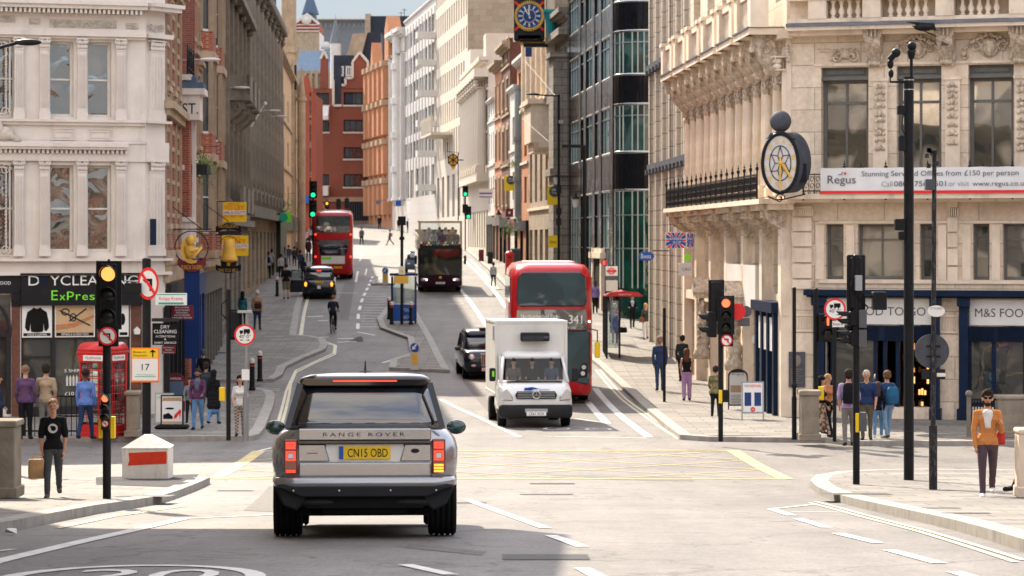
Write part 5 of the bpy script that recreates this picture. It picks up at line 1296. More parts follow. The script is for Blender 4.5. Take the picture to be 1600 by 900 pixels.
for a,b in(((534,133),(540,133)),((540,133),(540,122)),((540,122),(551,122)),((551,122),(551,97)),((551,97),(562,82)),((562,82),(575,97)),((501,92),(506.5,80)),((506.5,80),(512,92)),((521,165),(534,165)),((521,165),(521,125)),((575,97),(575,135))):
 cpg.cyl((Uq(a[0]),-.2,zq(a[1])),(Uq(b[0]),-.2,zq(b[1])),.22,None,4)
dk=f.mb('dark_cladding');dk.box(Uq(521),Uq(552),.3,4,zq(165),zq(86));dk.box(Uq(522),Uq(533),-.05,.3,zq(165),zq(100))
lo=f.mb('canopy');lo.ext([(-2.2,zq(182)),(-2.2,zq(188)),(0,zq(188)),(0,zq(165))][::-1],Uq(492),Uq(514),'yz');lo.box(Uq(492),Uq(514),-2.2,0,zq(306),zq(291))
st=f.mb('stone_base');st.box(0,f.L,-.25,0,zq(315),zq(308));st.box(0,f.L,-.15,0,0,zq(345))
dkk=f.mb('dark_entrance');dkk.box(Uq(545),Uq(574),-.12,.1,0,zq(316));
for i in range(8):f.mb('entrance_bars').box(Uq(546+i*3.6),Uq(547+i*3.6),-.25,-.1,0,zq(316))
ar=f.mb('arch');ar.tube([(Uq(502)+(Uq(510)-Uq(500))*math.cos(R(a)),-.2,zq(345)+(zq(320)-zq(345))*math.sin(R(a)))for a in range(0,181,15)],.25,6)
f.flush({'*':'brick_plain','coping':'pale_stone','dark_cladding':'dark_cladding','canopy':'pale_white','stone_base':'tan_brick','dark_entrance':'dark_inside','entrance_bars':'slate','arch':'tan_brick'})
f.win(Uq(528),zq(119),Uq(537)-Uq(528),zq(103)-zq(119),2,1,'pale_white','glass_far',.2,.2);f.win(Uq(540),zq(119),Uq(549)-Uq(540),zq(103)-zq(119),2,1,'pale_white','glass_far',.2,.2)
quadbody(B,f,0,zq(138),22,'brick_plain',.7)
m=MB();m.ext([(Uq(545),zq(82)),(Uq(575),zq(100)),(Uq(590),zq(46)),(Uq(570),zq(46))][::-1]if False else[(Uq(536),zq(90)),(Uq(562),zq(82)),(Uq(571),zq(47)),(Uq(548),zq(49))],4.5,9,'xz');m.build('roof','lead_pale' if 'lead_pale' in MAT else 'buff_plain',B,f.M)
m=MB();m.ext([(Uq(562),zq(140)),(Uq(592),zq(140)),(Uq(592),zq(46)),(Uq(571),zq(46)),(Uq(562),zq(80))],5.2,12,'xz');m.build('roof','dark_cladding',B,f.M)
B,f=block('gabled_building','small red brick building with pointed gable and arched windows left of the red bus',456,491,300,120,15,'orange_brick')
Uq,zq=f.u,(lambda py:f.z(475,py))
pm('brick_bright',(.34,.08,.045),.85,var=.15,scale=.5,dirt=.2)
ops=[(Uq(a),Uq(a+5),zq(y0),zq(y1))for a in(472.5,483)for y0,y1 in((180,158),(222,195),(270,232))]
f.wall(0,zq(145),ops,'brick_bright',.3)
for a,b,c0,d0 in ops:f.win(a,c0,b-a,d0-c0,1,2,'frame_white','glass_far',.12,.25,sur=('arch','sill','jamb'),sm='pale_stone')
f.mb('gable').ext([(Uq(469),zq(145)),(Uq(489),zq(145)),(Uq(487),zq(140)),(Uq(482),zq(120)),(Uq(479),zq(117)),(Uq(476),zq(120)),(Uq(471),zq(140))],-.2,1)
for a in(461,470,480.5,490):f.mb('brick_pier').box(Uq(a)-.25,Uq(a)+.25,-.35,0,0,zq(145))
for y in(182,228,275):f.mb('stone_band').box(0,f.L,-.25,0,zq(y+2),zq(y));
f.mb('blue_fascia').box(Uq(463),Uq(484),-1.5,-.2,zq(318),zq(306))
f.flush({'*':'brick_bright','stone_band':'pale_stone','blue_fascia':'sign_blue'});quadbody(B,f,0,zq(146),14,'brick_bright',.5)
B,f=block('church_hall','distant red gabled hall with white stone bands',459,499,470,20,20,'pale_white')
Uq,zq=f.u,(lambda py:f.z(480,py))
f.wall(0,zq(48),[],'buff_plain');f.mb('gable').ext([(0,zq(48)),(f.L,zq(48)),(f.L,zq(38)),(Uq(480),zq(22)),(0,zq(38))],-.1,10)
for y in(38,43,48):f.mb('stone_band').box(0,f.L,-.3,0,zq(y+1.4),zq(y))
f.mb('stone_band').tube([(0,-.3,zq(38)),(Uq(480),-.3,zq(22)),(f.L,-.3,zq(38))],.3,4);f.mb('stone_band').lathe([(.9,0),(.9,.4)],(Uq(479),-.5,zq(31)),12,'y')
f.flush({'*':'brick_bright','stone_band':'pale_white'});quadbody(B,f,0,zq(49),12,'pale_white',.3)
m=MB();m.box(Uq(465),Uq(483),12,20,zq(40),zq(22));m.box(Uq(466),Uq(482),11.5,20,zq(20),zq(11));m.build('tower','slate',B,f.M)
m=MB();m.box(Uq(467),Uq(481),11.3,11.6,zq(20),zq(12));m.build('green_glazing','glass_green',B,f.M)
m=MB();m.cyl(((Uq(474)),16,zq(11)),(Uq(474),16,zq(-30)),1.6,.1,8);m.build('spire','slate_blue',B,f.M)
B,f=block('roofed_building','distant building with broad slate blue roof and a small red pediment',462,520,420,72,20,'buff_plain')
Uq,zq=f.u,(lambda py:f.z(490,py))
f.wall(0,zq(110),[(Uq(470+i*9),Uq(474+i*9),zq(140),zq(115))for i in range(5)],'buff_plain');m=MB();m.ext([(0,zq(112)),(10,zq(72)),(10,zq(112))],0,f.L,'yz');m.build('roof','slate_blue',B,f.M)
m=MB();m.ext([(Uq(496),zq(70)),(Uq(517),zq(70)),(Uq(503),zq(57))],8,9,'xz');m.build('pediment','brick_bright',B,f.M);m=MB();m.lathe([(.7,0),(.7,.3)],(Uq(504),7.8,zq(66)),12,'y');m.build('roundel','pale_white',B,f.M);quadbody(B,f,0,zq(111),12,'buff_plain',.4)
B,f=block('spire','distant pale blue grey lead spire with pale base',515,531,400,20,8,'slate_blue','spire')
zq=lambda py:f.z(523,py)
m=MB();m.cyl((f.L/2,2,zq(66)),(f.L/2,2,zq(28)),.9,.12,8);m.cyl((f.L/2,2,zq(28)),(f.L/2,2,zq(20)),.05,.02,4);m.build('cone','lead',B,f.M);m=MB();m.cyl((f.L/2,2,0),(f.L/2,2,zq(66)),.8,None,8);m.build('base','pale_white',B,f.M)
B,f=block('modern_building','distant long blue grey glass building with flat roof',497,570,520,30,15,'lead')
zq=lambda py:f.z(530,py);
f.wall(0,zq(31),[(f.L*i/10+.4,f.L*(i+1)/10-.2,zq(y+7),zq(y))for i in range(10)for y in(36,)],'lead',.3);
for i in range(10):f.win(f.L*i/10+.4,zq(43),f.L/10-.6,zq(36)-zq(43),2,1,'pale_white','glass_far',.15,.3)
f.mb('flat_roof').box(-1,f.L+1,-2,10,zq(31),zq(29.5));f.flush({'*':'pale_white'});quadbody(B,f,0,zq(32),12,'lead',.5)
B,f=block('dark_office','distant dark mansard roofed office block with pale stair tower',571,640,400,22,15,'dark_cladding')
Uq,zq=f.u,(lambda py:f.z(600,py));f.wall(0,zq(25),[],'dark_cladding');m=MB();m.box(0,Uq(579),-.6,4,0,zq(22));m.build('stair_tower','buff_plain',B,f.M);quadbody(B,f,0,zq(26),14,'dark_cladding',.4)
m=MB();
for x_,h_ in((626,8),(631,14)):m.cyl((Uq(x_),2,zq(25)),(Uq(x_),2,zq(25-h_)),.06,None,4);m.tube([(Uq(x_-4),2,zq(25-h_*.8)),(Uq(x_+4),2,zq(25-h_*.8))],.04,4)
m.build('aerial','frame_dark',B,f.M)
# --- buildings beside and behind the viewpoint (they shade, reflect and bounce light)
def near(nm,lab,p0,p1,zt,nfl,nbay,wm,tm,dep=14):
 z=min(gz(p0[1]),gz(p1[1]));B=thing(nm,lab,'building',(p0[0],p0[1],z));f=Face(B,p0,p1,z)
 rowface(f,[(1+3.9*k,3.6+3.9*k,.45,dict(rows=2,sur=rev_s))for k in range(nfl)],nbay,wm,tm,zt,(.7,.7),None,.25,gm='glass_dark')
 f.flush({'*':tm});quadbody(B,f,0,zt-.2,dep,wm,.4);return B,f
near('stone_building','stone terrace along the near left pavement',(-12.9,14),(-12.9,50.4),18.5,4,7,'portland','portland_plain',16)
B=thing('shade_deck','added unseen deck above the left of the road, shaped to cast the foreground shadow','shade_deck',(-12.8,20,9.9))
m=MB();m.box(0,8.8,-6,20.2,0,.7);m.build('deck','portland_plain',B);m=MB();m.box(0,8.8,20.2,20.35,0,1.6);m.box(8.8,8.95,-6,20.35,0,1.6);m.build('parapet','portland_plain',B)  # deck and parapet invented, out of view, only to cast the foreground shadow
near('brick_terrace','brick terrace along the near right pavement',(18.5,42),(18.5,-16),8.6,2,10,'red_brick','buff_plain',14)
near('stone_building','stone block across the street behind the viewpoint',(17,-26),(-12.9,-27),9,2,7,'portland','portland_plain',14)
near('brick_terrace','brick terrace on the left behind the viewpoint',(-12.9,-16.6),(-12.9,13.9),17,4,7,'tan_brick','buff_plain',14)
# --- street furniture and signs
class Site:
 """a place on the ground; x() and z() turn photograph pixels into metres from its base"""
 def __init__(s,px,py,lift=H_P,D=None):
  s.px,s.py=px,py
  if D is None:s.o=G(px,py,lift)
  else:s.o=PX(px,py,D)
  s.k=F/s.o.y
 def x(s,px):return(px-s.px)/s.k
 def z(s,py):return(s.py-py)/s.k
 def thing(s,name,label,cat,group=None):return thing(name,label,cat,tuple(s.o),0,group)
def arc(c,r,a0,a1,n=10,y=0):return[(c[0]+r*math.cos(R(a0+(a1-a0)*i/n)),y,c[1]+r*math.sin(R(a0+(a1-a0)*i/n)))for i in range(n+1)]
def disc(m,x,z,r,y0,y1,n=28,rx=None):m.ext([(x+(rx or r)*math.cos(2*math.pi*i/n),z+r*math.sin(2*math.pi*i/n))for i in range(n)],y0,y1)
def no_turn_disc(par,x,y,z,r,left=True,rx=None,M=None):
 m=MB();disc(m,0,0,r,-.012,0,28,rx);o=m.build('prohibition_disc','sign_red',par,(M or Matrix())@T(x,y,z))
 q=(rx or r)/r
 m=MB();disc(m,0,0,r*.80,-.016,-.012,28,(rx or r)*.8);m.build('disc_face','sign_white',o)
 m=MB();t=r*.085
 m.box(r*.25*q-t,r*.25*q+t,-.020,-.016,-r*.45,r*.22);m.box(-r*.25*q,r*.25*q+t,-.0205,-.016,r*.22-t,r*.22+t);m.ext([(-r*.22*q,r*.42),(-r*.52*q,r*.22),(-r*.22*q,r*.02)],-.020,-.016);m.build('arrow','sign_black',o)
 m=MB();a=R(135);d=(math.cos(a),math.sin(a));n=(-d[1]*t,d[0]*t);L_=r*.84
 m.ext([(d[0]*L_*q+n[0],d[1]*L_+n[1]),(d[0]*L_*q-n[0],d[1]*L_-n[1]),(-d[0]*L_*q-n[0],-d[1]*L_-n[1]),(-d[0]*L_*q+n[0],-d[1]*L_+n[1])][::-1],-.024,-.020);m.build('diagonal_bar','sign_red',o)
 return o
def sig_head(par,x,y,z,w=.34,sp=.33,n=3,on=None,back=True,flip=False,small=False,lamp='lamp_red',r=None):
 """vertical signal head; z is the centre of the top lamp; faces -y (flip: +y)"""
 M=T(x,y,z)@(RZ(math.pi)if flip else Matrix());r=r or w*.30
 m=MB();m.box(-w*.42,w*.42,-.05,.16,-sp*(n-1)-sp*.5,sp*.5);o=m.build('signal_head','black_metal',par,M,bevel=.02)
 if back:
  m=MB();m.box(-w*.62,w*.62,.0,.025,-sp*(n-1)-sp*.62,sp*.62);m.build('backing_board','black_metal',o)
 for i in range(n):
  m=MB();m.sm=True
  lit=on is not None and i==on
  m.ball((0,-.055,-sp*i),(r,.03,r),18,8);m.build('lamp',lamp if lit else 'lens_off',o)
  m=MB();nn=14;pts0=[];
  for k in range(nn+1):
   a=R(-20+220*k/nn);pts0.append((r*1.12*math.cos(a),r*1.12*math.sin(a)))
  vs=[];
  for k,(a_,b_)in enumerate(pts0):
   ln_=.10+.12*math.sin(math.pi*k/nn);vs+=[(a_,-.05,b_-sp*i),(a_,-.05-ln_,b_-sp*i),(a_*1.06,-.05-ln_,b_*1.06-sp*i),(a_*1.06,-.05,b_*1.06-sp*i)]
  m.sm=False;m.add(vs,[(4*k+q,4*k+4+q,4*k+4+(q+1)%4,4*k+(q+1)%4)for k in range(nn)for q in range(4)]);m.build('visor','black_metal',o)
 return o
pm('lens_off',(.02,.02,.02),.2,coat=.5)
def pole(par,z1,r=.057,mat='black_metal',x=0,z0=0,name='pole',n=14,capped=True):
 m=MB();m.cyl((x,0,z0),(x,0,z1),r,None,n)
 if capped:m.ball((x,0,z1),(r*1.05,r*1.05,r*.5),n,5)
 return m.build(name,mat,par)
def boxp(par,name,mat,x0,x1,y0,y1,z0,z1,bevel=.008):
 m=MB();m.box(x0,x1,y0,y1,z0,z1);return m.build(name,mat,par,bevel=bevel)
s=Site(167,779);o=s.thing('traffic_signal','nearest traffic signal with lit amber-red top lamp and no left turn sign below','traffic light')
pole(o,s.z(425),.062)
h=sig_head(o,s.x(171.5),-.10,s.z(428),.30,(461-428)/s.k,3,0,lamp='lamp_amber',r=.105)
boxp(o,'sign_backing','black_metal',s.x(156),s.x(187),-.14,-.08,s.z(541),s.z(508));no_turn_disc(o,s.x(170.5),-.16,s.z(524.5),14.5/s.k)
m=MB();m.tube([(s.x(171),-.05,s.z(412)),(s.x(171),-.05,s.z(405))],.02,6);m.build('finial','black_metal',o)
h=sig_head(o,s.x(166.5),-.1,s.z(622),.15,.135,3,0,back=False,lamp='lamp_red',r=.05);h.children[0].data=h.children[0].data
boxp(o,'sign_backing','black_metal',s.x(160),s.x(173),-.13,-.05,s.z(671),s.z(655));no_turn_disc(o,s.x(166.5),-.14,s.z(661),.05)
boxp(o,'push_button_box','sign_yellow',s.x(154),s.x(179.5),-.02,.10,s.z(685),s.z(651))
s=Site(229,689);o=s.thing('sign_post','thick dark post with a no left turn disc and an orange diversion sign','sign post')
pole(o,s.z(406),.105)
boxp(o,'camera_box','black_metal',s.x(197),s.x(223),-.3,.05,s.z(458),s.z(442));m=MB();m.tube([(s.x(195),-.1,s.z(438)),(s.x(225),-.1,s.z(441))],.02,5);m.build('bracket','grey_metal',o)
no_turn_disc(o,s.x(233),-.15,s.z(443),25.5/s.k,rx=16.5/s.k)
sg=boxp(o,'diversion_sign','sign_orange',s.x(206),s.x(249.5),-.15,-.12,s.z(597),s.z(543));m=MB();m.box(s.x(208),s.x(248),-.156,-.15,s.z(594),s.z(560));m.build('white_panel','sign_white',sg)
m=MB();m.box(s.x(208),s.x(248),-.156,-.15,s.z(559),s.z(545));m.build('yellow_panel','sign_yellow',sg)
m=MB();m.text('17',s.x(229),s.z(578),s.z(568)-s.z(578),s.x(235)-s.x(223),'c',-.16);m.text('Buses on',s.x(210),s.z(551),.055,.30,'l',-.16);m.text('Diversion',s.x(210),s.z(556.5),.055,.32,'l',-.16)
m.ext([(s.x(239),s.z(557.5)),(s.x(241),s.z(557.5)),(s.x(241),s.z(550)),(s.x(245.5),s.z(550)),(s.x(240),s.z(545.5)),(s.x(234.5),s.z(550)),(s.x(239),s.z(550))],-.16,-.156);m.build('lettering','sign_black',sg)
m=MB();m.box(s.x(212),s.x(245),-.16,-.156,s.z(588.5),s.z(587.5));m.text('When Requested',s.x(228.5),s.z(586),.035,.42,'c',-.16);m.build('lettering','teal_green',sg)
s=Site(161,682);o=s.thing('telephone_box','red telephone box partly behind the nearest traffic signal','telephone box');o.rotation_euler=(0,0,R(-24));o.scale=(.93,.93,.95)
H=2.42;W2=.45
m=MB()
for x_ in(-1,1):
 for y_ in(-1,1):m.box(x_*W2-.05*(x_>0)-.0,x_*W2+.05*(x_<0)+.0,y_*W2-.05*(y_>0),y_*W2+.05*(y_<0),0,2.1)
m.box(-W2,W2,-W2,W2,0,.12);m.box(-W2-.02,W2+.02,-W2-.02,W2+.02,1.93,2.14);m.box(-W2-.05,W2+.05,-W2-.05,W2+.05,2.14,2.19)
for sx,sy in((1,0),(0,1),(-1,0),(0,-1)):
 M_=RZ(math.atan2(sy,sx));m.M=M_
 for k in range(9):m.box(W2-.03,W2-.012,-W2+.05,W2-.05,.3+k*.2,.325+k*.2)
 for k in(-.22,-.13,.13,.22):m.box(W2-.03,W2-.012,k-.01,k+.01,.3,1.93)
 m.box(W2-.03,W2-.008,-W2+.05,W2-.05,.12,.30);m.M=None
m.build('cabinet','phone_red',o,bevel=.006)
m=MB();N=10;rings=[]
for k in range(6):
 t=k/5;q=(W2+.03)*math.cos(t*1.1)**.6 if k<5 else.12;rings.append([(x_*q,y_*q,2.19+.24*math.sin(t*math.pi/2))for x_,y_ in((-1,-1),(1,-1),(1,1),(-1,1))])
m.sm=True;m.loft(rings);m.build('roof','phone_red',o)
for a in range(4):
 m=MB();m.box(-.30,.30,-W2-.035,-W2-.02,1.96,2.10);g_=m.build('telephone_sign','sign_white',o,RZ(a*math.pi/2));m=MB();m.text('TELEPHONE',0,2.0,.062,.5,'c',-W2-.037);m.build('lettering','sign_black',g_)
m=MB()
for a in range(4):m.M=RZ(a*math.pi/2);m.add([(-W2+.05,-W2+.035,.3),(W2-.05,-W2+.035,.3),(W2-.05,-W2+.035,1.93),(-W2+.05,-W2+.035,1.93)],[(0,1,2,3)])
m.M=None;thru('clear_glass');m.build('glazing','clear_glass',o);boxp(o,'telephone','black_metal',-.18,.18,.25,.4,.9,1.5)
def fence(pxa,pxb,py,top,label,st=.12,mat='black_metal'):
 a,b=G(pxa,py,H_P),G(pxb,py,H_P);k=F/a.y;h=(py-top)/k
 o=thing('railing',label,'railing',tuple(a));L_=b.x-a.x
 m=MB()
 for z in(.12,h*.5,h):m.box(0,L_,-.02,.02,z-.02,z+.02)
 n=int(L_/st)
 for i in range(n+1):m.cyl((L_*i/n,0,0),(L_*i/n,0,h),.012,None,5)
 m.build('bars',mat,o);m=MB()
 for i in(0,L_*.5,L_):m.box(i-.035,i+.035,-.035,.035,0,h+.06)
 for p_ in m.pieces():p_.build('post',mat,o)
fence(38,128,681,619,'black iron stair railing in front of the dry cleaning shop window')
fence(-60,2,681,622,'black iron stair railing at the left edge behind the stone pier')
def stone_block(name,label,pxa,pxb,py,top,dep,mat='concrete_old',cap=.12,D=None,over=.05):
 a=G(pxa,py,H_P);k=F/a.y;w_,h=(pxb-pxa)/k,(py-top)/k;o=thing(name,label,'pier',tuple(a))
 m=MB();m.box(0,w_,0,dep,0,h-cap);m.build('shaft',mat,o,bevel=.02,seg=2)
 m=MB();m.box(-over,w_+over,-over,dep+over,h-cap,h-.02);m.build('cap',mat,o,bevel=.03,seg=2)
 m=MB();m.box(-over,w_+over,-over,dep+over,0,.16);m.build('plinth',mat,o,bevel=.015);return o
stone_block('stone_pier','weathered grey stone pier beside the red telephone box',197,215,683,610,.5)
stone_block('stone_parapet','mossy stone parapet end at the left edge of the near pavement',-120,23,779,655,.55,over=.04)
s=Site(231,757,.0);o=s.thing('barrier_box','rusty white steel box with red stripe and pyramid lid on the near left corner','barrier')
W2=s.x(267);zt_=s.z(698)
m=MB();m.box(-W2,W2,-.35,.35,.02,zt_);m.build('body','rust_white',o,bevel=.012)
m=MB();m.loft([[(-W2*1.03,-.37,zt_),(W2*1.03,-.37,zt_),(W2*1.03,.37,zt_),(-W2*1.03,.37,zt_)],[(-.07,-.07,s.z(679)),(.07,-.07,s.z(679)),(.07,.07,s.z(679)),(-.07,.07,s.z(679))]]);m.build('pyramid_lid','rust_white',o)
m=MB();q=random.Random(2);a=[(s.x(205),s.z(705)),(s.x(264),s.z(703)),(s.x(264.5),s.z(713)),(s.x(264),s.z(722)),(s.x(230),s.z(723.5)),(s.x(204),s.z(725)),(s.x(206.5),s.z(716))]
m.ext(a[::-1],-.356,-.35);m.box(-W2-.006,-W2,-.3,.3,s.z(722),s.z(706));m.build('red_stripe','rust_red',o)
s=Site(357,688);o=s.thing('signal_pole','slim black signal pole on the left pavement with heads facing up the street','traffic light')
pole(o,s.z(453),.055);sig_head(o,s.x(367),.1,s.z(497),.26,.32,2,None,True,flip=True);boxp(o,'push_button_box','sign_yellow',s.x(343),s.x(352),-.08,.06,s.z(626),s.z(605))
m=MB();m.tube([(s.x(357),0,s.z(466)),(s.x(347),-.02,s.z(475)),(s.x(346),-.02,s.z(490)),(s.x(355),0,s.z(500))],.014,5);m.build('cable','rubber',o)
def limit_sign(par,s,px,py,r,txt="40'·0\"",arrows=2):
 m=MB();disc(m,0,0,r,-.012,0);o2=m.build('restriction_disc','sign_red',par,T(s.x(px),-.08,s.z(py)));m=MB();disc(m,0,0,r*.82,-.016,-.012);m.build('disc_face','sign_white',o2)
 m=MB();m.box(-r*.1,r*.5,-.02,-.016,r*.18,r*.55);m.box(-r*.48,-r*.16,-.02,-.016,r*.18,r*.42)
 for q in(-.35,.0,.32):disc(m,q*r,r*.14,r*.09,-.021,-.016,10)
 m.text(txt,0,-r*.32,r*.32,r*1.1,'c',-.02)
 for sg in((-1,1)if arrows==2 else(1,)):m.ext([(sg*r*.5,-r*.5),(sg*r*.32,-r*.42),(sg*r*.32,-r*.58)][::sg],-.02,-.016);m.box(sg*r*.32,sg*r*.12,-.02,-.016,-r*.53,-r*.47)
 m.build('symbol','sign_black',o2);return o2
s=Site(384,688);o=s.thing('sign_post','slim grey post on the left pavement with a round red bordered lorry length sign','sign post')
m=MB();m.cyl((0,0,0),(0,0,s.z(620)),.07,None,12);m.cyl((0,0,s.z(620)),(s.x(386),0,s.z(486)),.045,None,12);m.build('pole','grey_metal',o);limit_sign(o,s,383,523,16.5/s.k)
boxp(o,'sign_light','grey_paint',s.x(372),s.x(394),-.2,.02,s.z(489),s.z(485));boxp(o,'notice','sign_white',s.x(378),s.x(390),-.06,-.05,s.z(594),s.z(577))
bd=None
def bollard(px,py,label,dark=True):
 global bd
 s=Site(px,py)
 if bd is None:
  bd=s.thing('bollard',label,'bollard','black bollards with white tops')
  m=MB();m.lathe([(.11,0),(.11,.08),(.085,.12),(.08,.86),(.10,.88),(.10,.90)],n=12,smooth=False);m.build('shaft','black_metal',bd)
  m=MB();m.lathe([(.10,.90),(.105,.93),(.09,.97),(.10,1.0),(.05,1.06),(0,1.08)],n=12);m.build('cap','pale_white',bd);m=MB();m.lathe([(.088,.8),(.09,.84)],n=12);m.build('red_band','sign_red',bd)
  return bd
 d=dup(bd,tuple(s.o),0,label);return d
bollard(406,596,'bollard right of the two on the left pavement below the side street')
bollard(394,610,'bollard behind the grey sign post on the left pavement')
bollard(433,463,'bollard left of the man in shorts by the black taxi')
bollard(612,507,'bollard on the left front corner of the traffic island');bollard(642,507,'bollard on the right front corner of the traffic island');bollard(608,499,'bollard at the rear left of the island information stand')
def keepleft(px,py,label):
 s=Site(px,py);o=s.thing('keep_left_bollard',label,'bollard');m=MB();m.box(-.16,.16,-.09,.09,0,.78);m.cyl((0,-.09,.84),(0,.09,.84),.19,None,20);m.build('housing','pale_white',o,bevel=.02)
 m=MB();disc(m,0,.84,.16,-.10,-.09,20);a=m.build('blue_disc','sign_blue',o);m=MB();m.ext([(-.02,.9),(.05,.97),(.09,.93),(.0,.84),(.05,.79),(-.09,.75),(-.09,.89),(-.04,.86)][::-1],-.106,-.1);m.build('arrow','sign_white',a)
 m=MB();m.box(-.11,.11,-.10,-.09,.2,.62);m.build('yellow_panel','gold_paint',o)
keepleft(648,578,'keep left bollard on the near tip of the traffic island');keepleft(602,445,'keep left bollard on the small far island')
s=Site(602,445)
s=Site(628,506);o=s.thing('information_stand','blue framed glass information stand on the traffic island with an orange notice','information stand')
m=MB()
for x_ in(612,649):
 for y_ in(0,.7):m.box(s.x(x_)-.035,s.x(x_)+.035,y_-.035,y_+.035,0,s.z(432))
m.box(s.x(609),s.x(652),-.06,.76,s.z(431),s.z(427));m.build('frame','shop_blue',o)
g=MB();g.box(s.x(613),s.x(648),.33,.36,s.z(474),s.z(432));g.build('glazing','clear_glass',o);boxp(o,'poster_panel','sign_blue',s.x(613),s.x(648),.30,.38,.12,s.z(476));m=MB();m.text('YOUR',s.x(636),s.z(487),.15,.5,'c',.295);m.text('NOW',s.x(636),s.z(498),.15,.45,'c',.295);m.build('lettering','sign_white',o)
s=Site(628,507);o=s.thing('signal_pole','dark pole standing on the traffic island in front of the information stand','pole');pole(o,s.z(346),.07,n=10)
m=MB();m.box(s.x(622),s.x(634),-.12,.12,s.z(352),s.z(338));m.box(s.x(624),s.x(632),-.1,.1,s.z(375),s.z(370));m.build('camera_head','black_metal',o)
boxp(o,'orange_notice','gold_paint',s.x(616),s.x(638),-.10,-.07,s.z(443),s.z(431));sg=boxp(o,'warning_notice','sign_white',s.x(623),s.x(633),-.10,-.07,s.z(429),s.z(416));m=MB();m.ext([(s.x(625),s.z(426)),(s.x(631),s.z(426)),(s.x(628),s.z(419))],-.106,-.10);m.build('triangle','sign_yellow',sg)
def far_signal(px,py,top,heads,label,pw=.06):
 s=Site(px,py);o=s.thing('traffic_signal',label,'traffic light');pole(o,s.z(top),pw,n=8)
 for hx,hy,n,on,lamp in heads:sig_head(o,s.x(hx),-.12,s.z(hy),.42,.36,n,on,True,lamp=lamp,r=.15)
far_signal(489,425,284,[(489.5,288,3,2,'lamp_green'),(489,318,3,2,'lamp_green')],'traffic signal with two green heads one above the other, above the left bus')
far_signal(727,392,288,[(727,291,3,2,'lamp_green'),(727,323,2,None,'lamp_green'),(732,326,3,2,'lamp_green')],'traffic signal with green lamps right of the open top bus')
far_signal(511,372,312,[(511,318,2,0,'lamp_orange')],'distant signal showing an orange lamp before the brick gateway')
far_signal(529,372,310,[(529,314,3,None,'lamp_red')],'distant unlit signal before the brick gateway, left of its neighbour')
far_signal(542,372,308,[(542,313,3,None,'lamp_red')],'distant unlit signal directly before the dark entrance')
s=Site(873,470);o=s.thing('lamp_column','tall black lamp column with a long arm to the left above the bus','street lamp');pole(o,s.z(148),.07)
m=MB();m.tube([(0,0,s.z(150)),(s.x(838),0,s.z(148)),(s.x(828),0,s.z(146))],.04,6);m.build('arm','black_metal',o);m=MB();m.ball((s.x(832),0,s.z(147)),(.35,.12,.06),10,5);m.build('lamp_head','black_metal',o)
boxp(o,'camera','grey_paint',s.x(873),s.x(880),-.2,.1,s.z(193),s.z(188))
for y in(296,330,346):boxp(o,'bracket_box','black_metal',s.x(869),s.x(877),-.12,.1,s.z(y+6),s.z(y-5))
s=Site(913,530);o=s.thing('lamp_column','black column right of the red bus joined by a short top bracket','street lamp');pole(o,s.z(228),.075)
m=MB();m.box(s.x(878),s.x(914),-.04,.04,s.z(231),s.z(226));m.ext([(s.x(903),s.z(226)),(s.x(912),s.z(238)),(s.x(912),s.z(226))][::-1],-.03,.03);m.build('bracket','black_metal',o)
s=Site(948,560);o=s.thing('bus_shelter','glass bus shelter with red curved roof on the right pavement','bus shelter')
k_=s.k;w_=s.x(1003)
m=MB();m.ext([(s.x(945),s.z(463)),(s.x(953),s.z(457)),(s.x(975),s.z(455)),(s.x(998),s.z(457)),(s.x(1005),s.z(463))][::-1],-.0,.12);m.ext([(s.x(945),s.z(463)),(s.x(1005),s.z(463)),(s.x(975),s.z(455))],.12,3.6);m.build('roof','bus_red',o)
m=MB();m.text('Ludgate Circus',s.x(976),s.z(461),.06,.5,'c',-.006);m.build('lettering','sign_white',o)
m=MB();
for x_,y_ in((0,0),(0,1.2),(.0,2.4),(.0,3.6),(s.x(968),.05)):m.box(x_-.04,x_+.04,y_-.04,y_+.04,0,s.z(463))
for p_ in m.pieces():p_.build('post','black_metal',o)
g=MB();g.box(-.01,.01,0,3.6,.35,s.z(470));g.box(.0,s.x(968),.04,.06,.4,s.z(470));g.build('glazing','clear_glass',o)
s=Site(955,520);o=s.thing('bus_stop_sign','white bus stop flag with red ring and a red E disc above it','sign');pole(o,s.z(414),.04)
boxp(o,'flag','sign_white',s.x(946),s.x(965),-.06,-.03,s.z(431),s.z(416));boxp(o,'timetable_panel','pale_white',s.x(946.5),s.x(965),-.06,-.03,s.z(455),s.z(438));boxp(o,'route_panel','text_grey',s.x(946.5),s.x(965),-.06,-.03,s.z(437),s.z(431.5))
m=MB();m.tube(arc((s.x(955.5),s.z(423.5)),.13,0,360,20,-.07)[:-1],.025,4,close=True);m.box(s.x(948),s.x(963),-.09,-.07,s.z(425),s.z(422));m.build('ring','sign_red',o)
m=MB();disc(m,s.x(944),s.z(410.5),.14,-.08,-.05);d_=m.build('letter_disc','sign_red',o);m=MB();m.text('E',s.x(944),s.z(413),.15,None,'c',-.085);m.build('lettering','sign_white',d_)
s=Site(1038,628);o=s.thing('post','thin plain black post in the middle of the right pavement','post');pole(o,s.z(482),.045)
s=Site(1126,690);o=s.thing('traffic_signal','traffic signal with lit red lamp beside the board that reads WE REPAIR','traffic light')
pole(o,s.z(455),.058);sig_head(o,s.x(1133.5),-.10,s.z(473.5),.33,18.7/s.k,3,0,lamp='lamp_red',r=.10)
boxp(o,'sign_backing','black_metal',s.x(1123),s.x(1145),-.14,-.08,s.z(541),s.z(521));no_turn_disc(o,s.x(1134.5),-.16,s.z(531.5),9/s.k)
